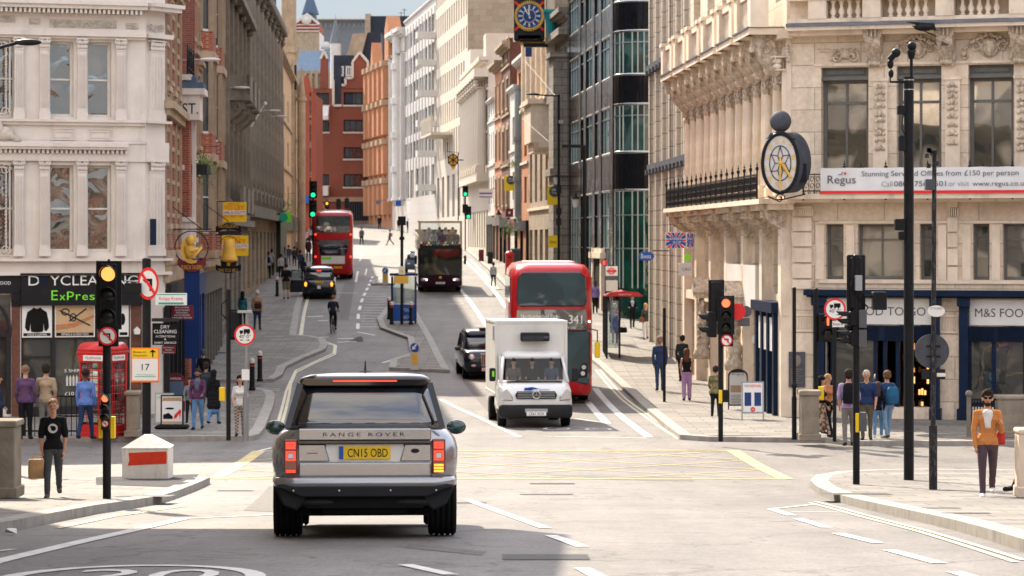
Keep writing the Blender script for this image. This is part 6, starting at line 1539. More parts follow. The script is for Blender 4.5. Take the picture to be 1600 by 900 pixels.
sig_head(o,s.x(1120),.15,s.z(450),.30,.30,3,None,True,flip=True);sig_head(o,s.x(1108),-.02,s.z(497),.28,20/s.k,2,None,False).rotation_euler=(0,0,R(-80))
m=MB();disc(m,s.x(1152),s.z(487),13/s.k,.02,.04);d_=m.build('red_disc','sign_red',o);m=MB();disc(m,s.x(1166),s.z(487),9/s.k,.10,.12);m.box(s.x(1154),s.x(1172),.1,.12,s.z(510),s.z(497));m.build('sign_back','text_grey',o)
boxp(o,'push_button_box','sign_yellow',s.x(1123),s.x(1128),-.12,.05,s.z(630),s.z(609));boxp(o,'push_button_face','black_metal',s.x(1128),s.x(1137),-.12,.05,s.z(628),s.z(609))
s=Site(1338,757);o=s.thing('traffic_signal','tall black signal pole on the near right corner with heads turned away','traffic light')
pole(o,s.z(400),.06)
m=MB();m.box(s.x(1324),s.x(1353),.05,.12,s.z(516),s.z(398));m.build('backing_board','black_metal',o,bevel=.02);sig_head(o,s.x(1338),.12,s.z(415),.24,.30,3,None,False,flip=True)
boxp(o,'sensor_box','grey_paint',s.x(1335),s.x(1345),-.2,-.05,s.z(454),s.z(430));boxp(o,'side_head','black_metal',s.x(1363),s.x(1384),-.15,.12,s.z(484),s.z(456));m=MB();m.tube([(s.x(1350),0,s.z(462)),(s.x(1365),0,s.z(463))],.03,5);m.build('bracket','black_metal',o)
for y0,y1,hx in((484,512,1330),(515,542,1331)):
 h=sig_head(o,s.x(hx),0,s.z((y0+y1)/2-6),.22,.13,2,None,False,r=.055);h.rotation_euler=(0,0,R(-80))
 boxp(o,'head_back','text_grey',s.x(1341),s.x(1353),-.12,.1,s.z(y1),s.z(y0))
m=MB();m.tube([(s.x(1334),-.1,s.z(434)),(s.x(1328),-.12,s.z(446)),(s.x(1334),-.1,s.z(458)),(s.x(1345),-.05,s.z(470)),(s.x(1356),0,s.z(480))],.014,5);m.build('cable','rubber',o)
boxp(o,'push_button_box','sign_yellow',s.x(1336),s.x(1341.5),-.1,.06,s.z(675),s.z(645));boxp(o,'push_button_face','text_grey',s.x(1341.5),s.x(1353),-.12,.06,s.z(673),s.z(644))
s=Site(1275,686);o=s.thing('pedestrian_signal','pedestrian signal with glowing red man on a black pole near the food shop','traffic light');pole(o,s.z(452),.055)
boxp(o,'signal_head','black_metal',s.x(1278),s.x(1301),-.2,-.02,s.z(534),s.z(490),.02)
for y,lit in((501,1),(522,0)):
 m=MB();m.ball((s.x(1292),-.2,s.z(y)),(.13,.03,.13),16,8);l_=m.build('lamp','lens_off',o)
 m=MB()
 for k in range(9):pass
 vs=[];nn=10;rr_=.145
 for k in range(nn+1):a=R(-10+200*k/nn);vs+=[(s.x(1292)+rr_*math.cos(a),-.2,s.z(y)+rr_*math.sin(a)),(s.x(1292)+rr_*math.cos(a),-.36,s.z(y)+rr_*math.sin(a))]
 m.add(vs,[(2*k,2*k+1,2*k+3,2*k+2)for k in range(nn)]);m.build('visor','black_metal',o)
 if lit:
  m=MB();x_,z_=s.x(1292),s.z(y);m.ball((x_,-.235,z_+.085),.022,8,5);m.box(x_-.028,x_+.028,-.24,-.232,z_-.02,z_+.06);m.box(x_-.024,x_-.003,-.24,-.232,z_-.11,z_-.02);m.box(x_+.003,x_+.024,-.24,-.232,z_-.11,z_-.02);m.build('red_figure','lamp_red',o)
m=MB();m.ball((s.x(1315),-.1,s.z(520)),(.13,.05,.15),14,8);m.build('round_lamp','lens_off',o);boxp(o,'lamp_back','black_metal',s.x(1303),s.x(1323),-.06,.06,s.z(532),s.z(508))
boxp(o,'push_button_box','sign_yellow',s.x(1279),s.x(1287),-.08,.06,s.z(625),s.z(604))
s=Site(1304,690);o=s.thing('sign_post','round lorry length sign with white plate above the pedestrian signal','sign post');pole(o,s.z(470),.045);limit_sign(o,s,1304,483,17/s.k,arrows=1);pl_=boxp(o,'plate','sign_white',s.x(1300),s.x(1319),-.06,-.05,s.z(511),s.z(501));m=MB();m.text('Except for',s.x(1309.5),s.z(508),.055,.25,'c',-.065);m.build('lettering','sign_black',pl_)
s=Site(1241,687);o=s.thing('post','thin black post before the stone pier at the corner building','post');pole(o,s.z(450),.045);m=MB();m.cyl((0,0,0),(0,0,s.z(620)),.06,None,10);m.ball((0,0,s.z(602)),(.07,.07,.1),10,6);m.build('sleeve','black_metal',o)
s=Site(1420,750);o=s.thing('camera_column','thick dark camera column with two white rings near its top','camera mast')
k=s.k;m=MB();m.cyl((0,0,0),(0,0,s.z(640)),.092,None,18);m.cyl((0,0,s.z(640)),(0,0,s.z(120)),.09,None,18);m.build('column','black_metal',o)
for y in(125,140):m=MB();m.cyl((0,0,s.z(y+.8)),(0,0,s.z(y-.8)),.095,None,18);m.build('ring','chrome_strip',o)
m=MB();m.cyl((s.x(1424),0,s.z(120)),(s.x(1424),0,s.z(78)),.028,None,8);m.tube([(0,0,s.z(128)),(s.x(1391),0,s.z(128)),(s.x(1391),0,s.z(112))],.022,6);m.build('bracket','black_metal',o)
m=MB();m.lathe([(.05,0),(.07,.1),(.09,.16)],(s.x(1424),0,s.z(92)),12);m.ball((s.x(1425),0,s.z(72)),.085,14,9);m.build('dome_camera','black_metal',o)
m=MB();m.ball((s.x(1392),-.02,s.z(115)),(.05,.05,.08),10,7);m.ball((s.x(1391),-.02,s.z(100)),(.06,.06,.09),10,7);m.cyl((s.x(1389),-.05,s.z(94)),(s.x(1402),-.1,s.z(79)),.06,.06,12);m.ball((s.x(1399),-.08,s.z(83)),.085,12,8);m.build('pan_tilt_camera','black_metal',o)
for x0,x1,y0,y1 in((1402,1415,165,179),(1404,1415,212,236),(1398,1414,342,360),(1404,1414,362,375)):boxp(o,'equipment_box','black_metal',s.x(x0),s.x(x1),-.08,.08,s.z(y1),s.z(y0))
boxp(o,'access_door','black_metal',-.06,.06,-.10,-.08,s.z(700),s.z(672))
m=MB();m.tube([(s.x(1411),-.05,s.z(178)),(s.x(1408),-.06,s.z(200)),(s.x(1414),-.05,s.z(212))],.012,4);m.build('cable','rubber',o)
s=Site(1458,765);o=s.thing('sign_post','peeling black post with the grey back of a large round sign','sign post')
m=MB();m.cyl((0,0,0),(0,0,s.z(665)),.068,None,14);m.cyl((0,0,s.z(665)),(s.x(1460),0,s.z(240)),.042,.036,12);m.build('pole','black_worn',o)
m=MB();disc(m,s.x(1457),s.z(549),27/s.k,.05,.07,32);d_=m.build('round_sign_back','slate',o);m=MB();m.box(s.x(1448),s.x(1470),.03,.05,s.z(542),s.z(540));m.box(s.x(1448),s.x(1470),.03,.05,s.z(558),s.z(556));m.build('bracket','black_metal',d_)
boxp(o,'lower_plate','frame_dark',s.x(1441),s.x(1478),.05,.07,s.z(593),s.z(577));boxp(o,'label_plate','sign_white',s.x(1464),s.x(1478),.03,.05,s.z(589),s.z(583))
m=MB();disc(m,s.x(1462),s.z(486),9/s.k,-.06,-.05,24,13.5/s.k);d_=m.build('oval_plate','sign_white',o);m=MB();m.text('CITY OF LONDON',s.x(1462),s.z(483),.03,.2,'c',-.065);m.build('lettering','text_grey',d_)
boxp(o,'junction_box','slate',s.x(1445),s.x(1460),-.1,.05,s.z(297),s.z(280));q=random.Random(4);m=MB()
for i in range(8):x_,z_=s.x(1460)+q.uniform(-.14,.05),s.z(q.uniform(232,262));m.box(x_-.03,x_+.03,-.06,.02,z_-.03,z_+.04)
m.build('fixings','black_worn',o)
stone_block('stone_pier','rounded pale stone pier at the corner left of the food shop',1252,1280,689,609,.5,'concrete_old',.14)
a=Site(1548,670);fe_y=672
def fence2():
 o=thing('railing','pale topped iron stair railing behind the man in the orange shirt','railing',tuple(G(1514,683,H_P)));k=F/o.location.y;w_=66/k;h=60/k
 m=MB();m.box(0,w_,-.03,.03,h-.04,h);m.box(0,w_,-.02,.02,.32*h,.36*h)
 for i in range(16):m.cyl((w_*i/15,0,.3*h),(w_*i/15,0,h),.014,None,5)
 m.build('bars','black_metal',o);m=MB();m.cyl((0,0,0),(0,0,h+.05),.06,None,10);m.ball((0,0,h+.12),.09,10,8);m.build('post','grey_stone_plain',o)
 return k
fence2()
o=stone_block('stone_wall','low old stone wall of large blocks right of the stair railing',1560,1700,684,617,.6,'concrete_old',.12,over=.03)
stone_block('stone_pier','pale stone pier cut by the right edge of the picture',1593,1640,778,668,.4,'portland_plain',.1,over=.02)
fence(-60,-2,0,0,'')if False else None
# ---- boards and A-boards
def aboard(px,py,w,h,label,title,tm='text_grey',face='sign_white',frame='frame_dark',arch=None,legs=0,extra=None,tcol='sign_white',lean=.10):
 s=Site(px,py);o=s.thing('sign_board',label,'sign board');w,h,lg=w/s.k,h/s.k,legs/s.k
 m=MB()
 for sg in(1,-1):
  m.M=Matrix.Shear('XY',4,(0,0))if False else T(0,0,0)@Matrix(((1,0,0,0),(0,1,-sg*lean,-0.0),(0,0,1,0),(0,0,0,1)))@T(0,-sg*.0+(-lean*h*.0),0)
  y=-.02 if sg<0 else.02
  pts=[(-w/2,lg),(w/2,lg),(w/2,lg+h)]+([(w/2*math.cos(R(a)),lg+h+w/2*math.sin(R(a))*.7)for a in range(15,180,15)]if arch else[])+[(-w/2,lg+h)]
  yy=-lean*(h+lg)*.5*(1 if sg<0 else-1)
  m.M=Matrix(((1,0,0,0),(0,1,(lean if sg<0 else-lean),-lean*(h+lg)if sg<0 else lean*(h+lg)),(0,0,1,0),(0,0,0,1)))
  m.ext(pts,-.015,.015)
  if lg:m.box(-w/2,-w/2+.03,-.015,.015,0,lg);m.box(w/2-.03,w/2,-.015,.015,0,lg)
 Mf=Matrix(((1,0,0,0),(0,1,lean,-lean*(h+lg)),(0,0,1,0),(0,0,0,1)))
 m.M=None;m.build('frame',frame,o)
 m=MB();m.M=Mf;m.box(-w*.43,w*.43,-.022,-.015,lg+h*.05,lg+h*.95);(m.ext([(w*.43*math.cos(R(a)),lg+h*.952+w*.36*math.sin(R(a)))for a in range(0,181,15)],-.022,-.015)if arch and tm=='text_grey' else None);fp=m.build('face',face,o)
 m=MB();m.M=Mf;m.text(title,0,lg+h*(1.02 if arch else.82),h*.085,w*(.62 if arch else.78),'c',-.026);m.build('lettering',tm,fp)
 if extra:extra(fp,Mf,w,h,lg)
 return o
def shoes(fp,Mf,w,h,lg):
 m=MB();m.M=Mf;m.box(-w*.42,w*.42,-.025,-.022,lg+h*.8,lg+h*.93);m.box(-w*.42,w*.42,-.025,-.022,lg+h*.06,lg+h*.14);m.build('tan_band','tan_render',fp)
 m=MB();m.M=Mf;m.ext([(-w*.38,lg+h*.22),(.02,lg+h*.22),(.02,lg+h*.3),(-w*.15,lg+h*.42),(-w*.38,lg+h*.36)],-.026,-.022);disc(m,-w*.1,lg+h*.56,h*.035,-.026,-.022,12,w*.2);m.build('shoe_picture','sign_black',fp)
 m=MB();m.M=Mf;m.ext([(.05,lg+h*.22),(w*.1,lg+h*.34),(w*.36,lg+h*.55),(w*.4,lg+h*.46),(w*.34,lg+h*.2),(w*.31,lg+h*.4),(w*.2,lg+h*.26)],-.026,-.022);m.build('shoe_picture','sign_red',fp)
s0=aboard(269,670,36,48,'dark framed pavement sign board with shoes pictured on it','SHOE REPAIRS','text_grey',extra=shoes,legs=5,lean=.03)
m=MB();m.box(-.42,.42,-.3,.3,0,.1);m.build('base','rubber',s0,bevel=.04)
aboard(273,612+30,32,38,'maroon arched board behind the shoe sign board','TIMPSON','sign_white','slate_blue','shop_maroon',arch=True,legs=10,lean=.03)
aboard(257,662,30,48,'green edged white board half hidden behind the shoe sign board','OFFERS','sign_green','pale_white','grey_paint',lean=.03)
def photo_panel(fp,Mf,w,h,lg):
 m=MB();m.M=Mf;m.box(-w*.38,w*.38,-.026,-.022,lg+h*.45,lg+h*.68);m.build('picture','tan_brick',fp);m=MB();m.M=Mf
 for i in range(6):m.box(-w*.36,w*(.1+.04*(i%3)),-.026,-.022,lg+h*(.1+.05*i),lg+h*(.115+.05*i))
 m.build('small_print','text_grey',fp)
aboard(1153,640,31,47,'arched black framed office board behind the repair board','Regus','text_grey','pale_white','frame_dark',arch=True,legs=6,extra=photo_panel,lean=.04)
def phones(fp,Mf,w,h,lg):
 m=MB();m.M=Mf
 for x_ in(-.22,.22):m.box(w*(x_-.15),w*(x_+.15),-.026,-.022,lg+h*.24,lg+h*.66)
 m.build('phone_picture','clock_blue',fp);m=MB();m.M=Mf;disc(m,0,lg+h*.13,h*.075,-.026,-.022);a=m.build('red_disc','sign_red',fp);m=MB();m.M=Mf;m.text('10',0,lg+h*.10,h*.06,None,'c',-.03);m.build('lettering','sign_white',a)
 m=MB();m.M=Mf;m.text('REPAIR',w*.12,lg+h*.82,h*.085,w*.52,'c',-.028);m.build('lettering','sign_red',fp);m=MB();m.M=Mf;m.text('WE',-w*.28,lg+h*.82,h*.085,w*.2,'c',-.028);m.build('lettering','text_grey',fp)
s0=aboard(1176,655,35,50,'white pavement board reading WE REPAIR with two phones pictured',' ','text_grey','sign_white','grey_paint',legs=9,extra=phones,lean=.05)
aboard(1043,527,22,30,'blue and white pavement board on the right pavement before the tiled piers','SALE','text_grey','slate_blue','pale_white',lean=.04)
for px,py,c,lab in((752,408,'shop_maroon','small maroon board far up the right pavement'),(766,412,'frame_dark','small black board far up the right pavement'),(828,400,'frame_dark','dark board by the people near the post box')):aboard(px,py,8,18,lab,' ',face=c,frame='frame_dark')
# ---- post box
s=Site(796,430);o=s.thing('post_box','red pillar post box on the right pavement behind the bus','post box')
m=MB();m.lathe([(.30,.12),(.28,.18),(.27,1.25),(.31,1.28),(.31,1.38),(.27,1.45),(.1,1.56),(0,1.58)],n=20);m.build('body','phone_red',o);m=MB();m.lathe([(.31,0),(.31,.12)],n=20);m.build('plinth','black_metal',o);m=MB();m.box(-.12,.12,-.30,-.27,1.13,1.17);m.build('slot','sign_black',o)
s=Site(806,420);o=s.thing('litter_bin','grey litter bin behind the red post box','bin');m=MB();m.box(-.3,.3,-.3,.3,0,1.3);m.build('body','slate',o,bevel=.04);m=MB();m.box(-.34,.34,-.34,.34,1.3,1.42);m.build('lid','teal',o)
# ---- signs that hang from the left fronts (fixed at facade line, facing the viewer)
def hang(name,label,pxa,pxb,py0,py1,D,cat='sign',mat='sign_white',dep=.06,arm=True,armx=None,parts=None,ncap='panel',cmat='black_metal'):
 a=PX(pxa,py1,D);k=F/D;w,h=(pxb-pxa)/k,(py1-py0)/k;o=thing(name,label,cat,tuple(a))
 m=MB();m.box(0,w,-dep/2,dep/2,0,h);m.build(ncap,mat,o,bevel=.008)
 if arm:
  ax=(lin(LF if pxa<500 else RF,D)-a.x)if armx is None else armx/k
  m=MB();m.box(min(ax,w*.9),max(ax,w*.1),-.02,.02,h+.01,h+.05);m.build('bracket',cmat,o)
 return o,w,h,-dep/2-.006
def letter(o,rows,w,h,y,mat):
 m=MB()
 for t,x,z,ch,cw in rows:m.text(t,x*w,z*h,ch*h,cw*w,'c',y)
 m.build('lettering',mat,o)
o,w_,h_,y_=hang('projecting_sign','white and green trimmed doughnut shop sign hanging above the maroon list sign',243,292,458,477,76.2)
letter(o,[('Krispy Kreme',.5,.42,.28,.74)],w_,h_,y_,'sign_red');m=MB();m.ext([(0,h_*.95),(w_,h_*.95),(w_*.88,h_*.1),(w_*.12,h_*.1)],y_+.002,y_+.006)if False else None
m.box(w_*.1,w_*.9,y_,y_+.004,h_*.08,h_*.24);m.box(w_*.04,w_*.96,y_,y_+.004,h_*.86,h_*.93);m.build('green_trim','teal_green',o)
o,w_,h_,y_=hang('projecting_sign','maroon sign listing key cutting and repairs in white',267,302,477,500,79,mat='shop_maroon')
letter(o,[('KEY CUTTING',.5,.80,.10,.6),('CARD REPAIRS',.5,.62,.10,.66),('ENGRAVING',.5,.45,.10,.52),('WATCH REPAIRS',.5,.28,.10,.7),('JEWELLERY REPAIRS',.5,.11,.10,.88)],w_,h_,y_,'sign_white')
o,w_,h_,y_=hang('projecting_sign','black hanging sign reading DRY CLEANING ALTERATIONS & SHIRT SERVICE',238,279,505,539,75.8,mat='sign_black')
letter(o,[('DRY',.5,.76,.15,.34),('CLEANING',.5,.54,.16,.86),('ALTERATIONS',.5,.35,.09,.74),('&',.5,.22,.09,.08),('SHIRT SERVICE',.5,.06,.09,.84)],w_,h_,y_,'sign_white')
m=MB();m.box(0,w_,-.15,.15,h_+.05,h_+.14);m.build('sign_light','frame_dark',o)
o,w_,h_,y_=hang('projecting_sign','small maroon sign under the black dry cleaning sign',253,274,540,553,76.6,mat='shop_maroon');letter(o,[('Shoe Repairs',.5,.7,.15,.8),('Watches',.5,.42,.15,.5),('Photo Service',.5,.14,.15,.8)],w_,h_,y_,'sign_white')
for i,(a,b,c,d,D)in enumerate(((348.5,385,316,347,104),(347,388,368,400,100))):
 o,w_,h_,y_=hang('letting_board',('upper' if i==0 else 'lower')+' yellow TO LET board on the left fronts',a,b,c,d,D,mat='sign_yellow',cat='sign')
 letter(o,[('OFFICES',.45,.84,.12,.5),('TO LET',.48,.62,.19,.86),('020 7843 9189',.45,.22,.13,.86)],w_,h_,y_,'sign_red');m=MB();m.box(0,w_,y_+.002,y_+.006,h_*.38,h_*.58);m.build('white_band','sign_white',o);letter(o,[('EARL & COUTTS',.5,.42,.13,.94)],w_,h_,y_-.004,'sign_black')
D_=80.5;o=thing('pub_sign','gold crescent moon figure pub sign with maroon ribbon on an iron ring bracket','pub sign',tuple(PX(300,432,D_)));k=F/D_;X=lambda p:(p-300)/k;Zz=lambda p:(432-p)/k
m=MB();pts=[]
for i in range(15):a=R(70+225*i/14);pts.append((X(300)+(.33)*math.cos(a)*1.0,Zz(390)+.42*math.sin(a)))
for i in range(15):a=R(295-225*i/14);pts.append((X(303)+.2*math.cos(a)+.02,Zz(391)+.30*math.sin(a)))
m.ext(pts,-.10,.06);m.ball((X(298),-.1,Zz(376)),(.12,.12,.16),10,8);m.ball((X(305),-.14,Zz(382)),(.05,.07,.04),8,6);m.ball((X(297),-.08,Zz(392)),(.17,.12,.2),12,8);m.tube([(X(290),-.1,Zz(386)),(X(300),-.18,Zz(393)),(X(311),-.14,Zz(388))],.045,7);m.tube([(X(292),-.1,Zz(402)),(X(304),-.2,Zz(402)),(X(316),-.14,Zz(386))],.04,7);m.build('moon_figure','gold_paint',o)
m=MB();m.tube(arc((X(299),Zz(387)),.5,0,360,24,.05)[:-1],.018,5,close=True);m.tube([(X(262),.05,Zz(358)),(X(330),.05,Zz(358))],.018,5);m.tube([(X(268),.05,Zz(322)),(X(314),.05,Zz(357))],.014,5);m.build('bracket','frame_dark',o)
m=MB();n=10
for i in range(n):a0,a1=-1+2*i/n,-1+2*(i+1)/n;m.ext([(X(300)+a0*.42,Zz(425)+a0*a0*.2-.0),(X(300)+a1*.42,Zz(425)+a1*a1*.2),(X(300)+a1*.42,Zz(411)+a1*a1*.2),(X(300)+a0*.42,Zz(411)+a0*a0*.2)],-.05,.0)
m.build('ribbon','shop_maroon',o);m=MB();m.text('PUNCH TAVERN',X(300),Zz(421),.13,.62,'c',-.056);m.build('lettering','gold',o);boxp(o,'blue_panel','shop_blue',X(288),X(312),-.0,.05,Zz(560),Zz(404))
o,w_,h_,y_=hang('banner','narrow dark blue banner fixed to the white corner building',234.5,244,342,383,76.2,mat='shop_navy',arm=False,dep=.1)
D_=96;o=thing('pub_sign','gold bell pub sign with curved black name strip','pub sign',tuple(PX(356,432,D_)));k=F/D_;X=lambda p:(p-356)/k
m=MB();m.lathe([(.02,.0),(.12,.05),(.30,.10),(.31,.16),(.24,.3),(.20,.6),(.19,.78),(.12,.86),(0,.88)],(X(358),0,Zz(412)),18);m.ball((X(357),-.05,Zz(413)),.07,8,6);m.build('bell','gold_paint',o)
m=MB();m.ext([(X(344),Zz(405)),(X(346),Zz(420)),(X(357),Zz(426)),(X(368),Zz(420)),(X(370),Zz(405))],.02,.08);m.build('shield','frame_dark',o)
for yy,t,wd in((424,'THE OLD BELL',.72),(355,"NICHOLSON'S",.7)):
 m=MB();sg=-1 if yy==355 else 1
 for i in range(n):a0,a1=-1+2*i/n,-1+2*(i+1)/n;m.ext([(X(357)+a0*.45,Zz(yy+3)+sg*a0*a0*.12),(X(357)+a1*.45,Zz(yy+3)+sg*a1*a1*.12),(X(357)+a1*.45,Zz(yy-6)+sg*a1*a1*.12),(X(357)+a0*.45,Zz(yy-6)+sg*a0*a0*.12)],-.06,-.01)
 m.build('name_strip','sign_black',o);m=MB();m.text(t,X(357),Zz(yy+1),.12,wd,'c',-.066);m.build('lettering','gold',o)
m=MB();m.box(X(342),X(376),-.05,.05,Zz(366),Zz(361));m.tube([(X(310),0,Zz(362)),(X(380),0,Zz(362))],.018,5);m.tube([(X(318),0,Zz(318)),(X(356),0,Zz(345)),(X(357),0,Zz(362))],.015,5);m.tube(arc((X(358),Zz(385)),.36,20,160,8),.015,4);m.build('bracket','frame_dark',o)
o,w_,h_,y_=hang('projecting_sign','dark roundel and bright green hanging sign far up the left side',443,455,332,347,168,mat='lime',dep=.1)
m=MB();disc(m,w_*-.55,h_*.45,h_*.5,-.06,.06);m.build('roundel','frame_dark',o);m=MB();disc(m,w_*-.0,h_*.5,h_*.46,-.09,.0);m.build('green_disc','teal_green',o)
for i,(px,py,D,L_)in enumerate(((337,93,92,-1.5),(384,137,116,-1.4),(394,154,122,-1.4),(434,173,150,-1.6),(446,182,160,-1.4))):
 o=thing('wall_lamp',('nearest','second','third','fourth','farthest')[i]+' of the pale street lamps fixed to the left fronts','street lamp',tuple(PX(px,py,D)),0,'wall lamps on the left fronts')
 m=MB();m.tube([(L_,0,-.05),(-.5,0,0)],.028,6);m.build('arm','grey_metal',o);m=MB();m.ball((-.2,0,0),(.38,.14,.07),12,6);m.build('lamp_head','pale_white',o)
o=thing('flagpole','slanting pale flagpole on the dark grey stone front','flagpole',tuple(PX(392,198,135)));m=MB();m.cyl((0,0,0),(22*135/F,0,36*135/F),.05,.03,8);m.build('pole','pale_white',o);m=MB();m.ball((22*135/F,0,36*135/F),.1,8,6);m.build('finial','pale_white',o)
o=Site(335,552);t_=o.thing('folding_rack','tall folded dark rack leaning by the left fronts','rack');m=MB()
for x_ in(-.25,-.05,.12):m.cyl((x_,0,0),(x_-.12,.1,1.6),.02,None,5)
for i in range(7):m.cyl((-.28-.01*i,.02*i,.2+.2*i),(.12-.02*i,.02*i,.2+.2*i),.014,None,4)
m.build('frame','slate_blue',t_);m=MB();m.box(-.35,.45,-.15,.15,.0,.04);m.build('foot','slate_blue',t_)
o=thing('street_lamp','black street lamp head reaching in from the upper left edge','street lamp',(-11.9,58,gz(58)+.12));hx=(40-CX)/F*58+11.9;hz=CZ+(HY-66)/F*58-gz(58)-.12
m=MB();m.cyl((0,0,0),(0,0,hz-.4),.09,.07,12);m.build('pole','black_metal',o);m=MB();m.tube([(0,0,hz-.4),(.3,0,hz-.25),(hx-.2,0,hz-.02)],.035,8);m.build('arm','black_metal',o);m=MB();m.ball((hx+.05,0,hz),(.30,.11,.075),14,8);m.build('lamp_head','black_metal',o)
o=thing('wall_lamp','black lamp head on a long thin arm across the right stone front','street lamp',tuple(PX(1475,62,73.3)));m=MB();m.tube([(0,0,0),(-.9,-.3,.35)],.016,6);m.build('arm','black_metal',o);m=MB();m.ball((-.62,-.5,.3),(.28,.15,.11),12,7);m.ext([(-.3,.2),(-.35,.4),(-1.1,.45)],-.56,-.44);m.build('lamp_head','black_metal',o);boxp(o,'wall_box','slate',-.08,.12,-.1,.1,-.16,.14)
# ---- right side: banner, clocks, signs
ff=front_face
zb0,zb1=ff.z(1450,303),ff.z(1450,262.5)
o=thing('banner','long white advertising banner with red lower edge on the balcony railing','banner',tuple(ff.W(ff.u(1293),-.98,zb0)));o.rotation_euler=(0,0,math.atan2(ff.d.y,ff.d.x));bw_=ff.u(1690)-ff.u(1293);bh=zb1-zb0;bx=lambda px:ff.u(px)-ff.u(1293)
m=MB();n=60;m.sm=True;m.add([(bw_*i/n,.012*math.sin(i*1.3)+.008*math.sin(i*.5+j*2),bh*j/4+(-.01*abs(math.sin(i*.5))if j in(0,4)else 0))for j in range(5)for i in range(n+1)],[(j*(n+1)+i,j*(n+1)+i+1,(j+1)*(n+1)+i+1,(j+1)*(n+1)+i)for j in range(4)for i in range(n)]);m.build('cloth','banner',o)
m=MB();m.box(0,bw_,-.025,-.02,0,bh*.11);m.build('red_edge','sign_red',o)
zq2=lambda py:(303-py)/(303-262.5)*bh
m=MB();m.text('Regus',bx(1326),zq2(287),zq2(274.5)-zq2(287),bx(1348)-bx(1304.5),'c',-.03);m.text('Stunning Serviced Offices from £150 per person',bx(1477),zq2(276),zq2(268)-zq2(276),bx(1599)-bx(1356.5),'c',-.03);m.text('0800 756 2501',bx(1447),zq2(292),zq2(284)-zq2(292),bx(1487)-bx(1407),'c',-.03);m.text('www.regus.co.uk',bx(1528),zq2(292),zq2(284.5)-zq2(292),bx(1614)-bx(1528),'l',-.03)
m.tube([(bx(1321.5),-.03,zq2(273)),(bx(1325),-.03,zq2(273.5)),(bx(1328),-.03,zq2(269))],.012,5);m.build('lettering','text_grey',o);m=MB();disc(m,bx(1331.5),zq2(271.5),.035,-.035,-.03,14);m.build('dot','sign_red',o)
m=MB();m.text('Call',bx(1396),zq2(292),zq2(284)-zq2(292),bx(1404)-bx(1387),'c',-.03);m.text('or visit',bx(1507),zq2(292),zq2(284)-zq2(292),bx(1523)-bx(1491),'c',-.03);m.build('lettering','grey_paint',o)
Dk=73.2;o=thing('clock','large projecting oval clock with gold hands and dark sphere on top at the building corner','clock',tuple(PX(1219,309,Dk)));k=F/Dk;X=lambda p:(p-1219)/k;Zz=lambda p:(309-p)/k
o.rotation_euler=(0,0,0)
rx,rz,zc=28.5/k,47/k,Zz(255)
def el(rx_,rz_,n=40):return[(rx_*math.cos(2*math.pi*i/n),zc+rz_*math.sin(2*math.pi*i/n))for i in range(n)]
m=MB();m.loft([[(p[0]+.42*t,.7*t,p[1]+.04*t)for p in el(rx*(1+.02),rz*1.02)]for t in(0,1)]);m.build('case','slate',o)
m=MB();m.ext(el(rx*.93,rz*.94),-.02,.01);face_=m.build('dial','pale_white',o)
m=MB();m.tube([(p[0],-.02,p[1])for p in el(rx*.97,rz*.98)],.05,6,close=True);m.build('rim','black_metal',o)
m=MB()
for i in range(60):a=2*math.pi*i/60;m.ball((rx*.90*math.cos(a),-.03,zc+rz*.92*math.sin(a)),.018,5,4)
m.tube([(p[0],-.03,p[1])for p in el(rx*.58,rz*.58)],.014,4,close=True)
hexp=[(rx*.56*math.sin(R(60*i)),zc+rz*.56*math.cos(R(60*i)))for i in range(6)];h2=[(rx*.28*math.sin(R(60*i+30)),zc+rz*.28*math.cos(R(60*i+30)))for i in range(6)]
for i in range(6):
 for q in((hexp[i],h2[i]),(h2[i],hexp[(i+1)%6]),((0,zc),h2[i])):m.tube([(q[0][0],-.03,q[0][1]),(q[1][0],-.03,q[1][1])],.012,4)
m.build('dial_tracery','black_metal',face_)
m=MB()
for i,ch in enumerate('LUDGATEHOUSE'):
 a=R(90-30*i+60+30+0)if False else R(180-30*(i-0)+15-0)
 a=R(195-30*i);m.text(ch,rx*.75*math.cos(a),zc+rz*.75*math.sin(a)-.055,.13,.10,'c',-.035)
m.build('lettering','gold_paint',face_)
m=MB();m.tube([(0,-.06,zc+rz*.22),(X(1218),-.06,Zz(299))],[.03,.02],5);m.tube([(0,-.06,zc+rz*.05),(X(1236),-.06,Zz(278))],[.045,.03],5);m.ball((0,-.06,zc),.06,8,6);m.build('hands','gold_paint',face_)
m=MB();m.ball((X(1221),.25,Zz(189)),17/k,20,14);m.build('sphere','slate',o);m=MB();m.lathe([(.22,0),(.1,.08),(.12,.14)],(X(1221),.25,Zz(209)),12);m.ext([(X(1199),Zz(216)),(X(1203),Zz(208)),(X(1238),Zz(208)),(X(1244),Zz(216))][::-1],0,.6);m.build('crest','slate',o)
m=MB();m.box(.3,X(1262),.25,.7,Zz(285),Zz(255));m.tube([(X(1200),.1,Zz(306)),(X(1212),.1,Zz(312)),(X(1226),.1,Zz(311)),(X(1260),.3,Zz(303))],.02,5);spiral(m,X(1219),Zz(310),.14,.1,1.5,1,0,.02);m.build('bracket','black_metal',o)
Dk=160;k=F/Dk;o=thing('clock','square dark street clock with blue dial and gold ring high above the right pavement','clock',tuple(PX(827,75,Dk)));X=lambda p:(p-827)/k;Zz=lambda p:(75-p)/k
boxp(o,'case','frame_dark',X(803),X(851),0,1.0,Zz(62),Zz(-14),.04);m=MB()
for a in range(4):m.M=T(X(827),-.03,Zz(25))@Matrix.Rotation(R(45+90*a),4,'Y');m.box(-.07,.07,0,.03,.85,1.2);m.M=None
m.build('red_ray','sign_red',o)
m=MB()
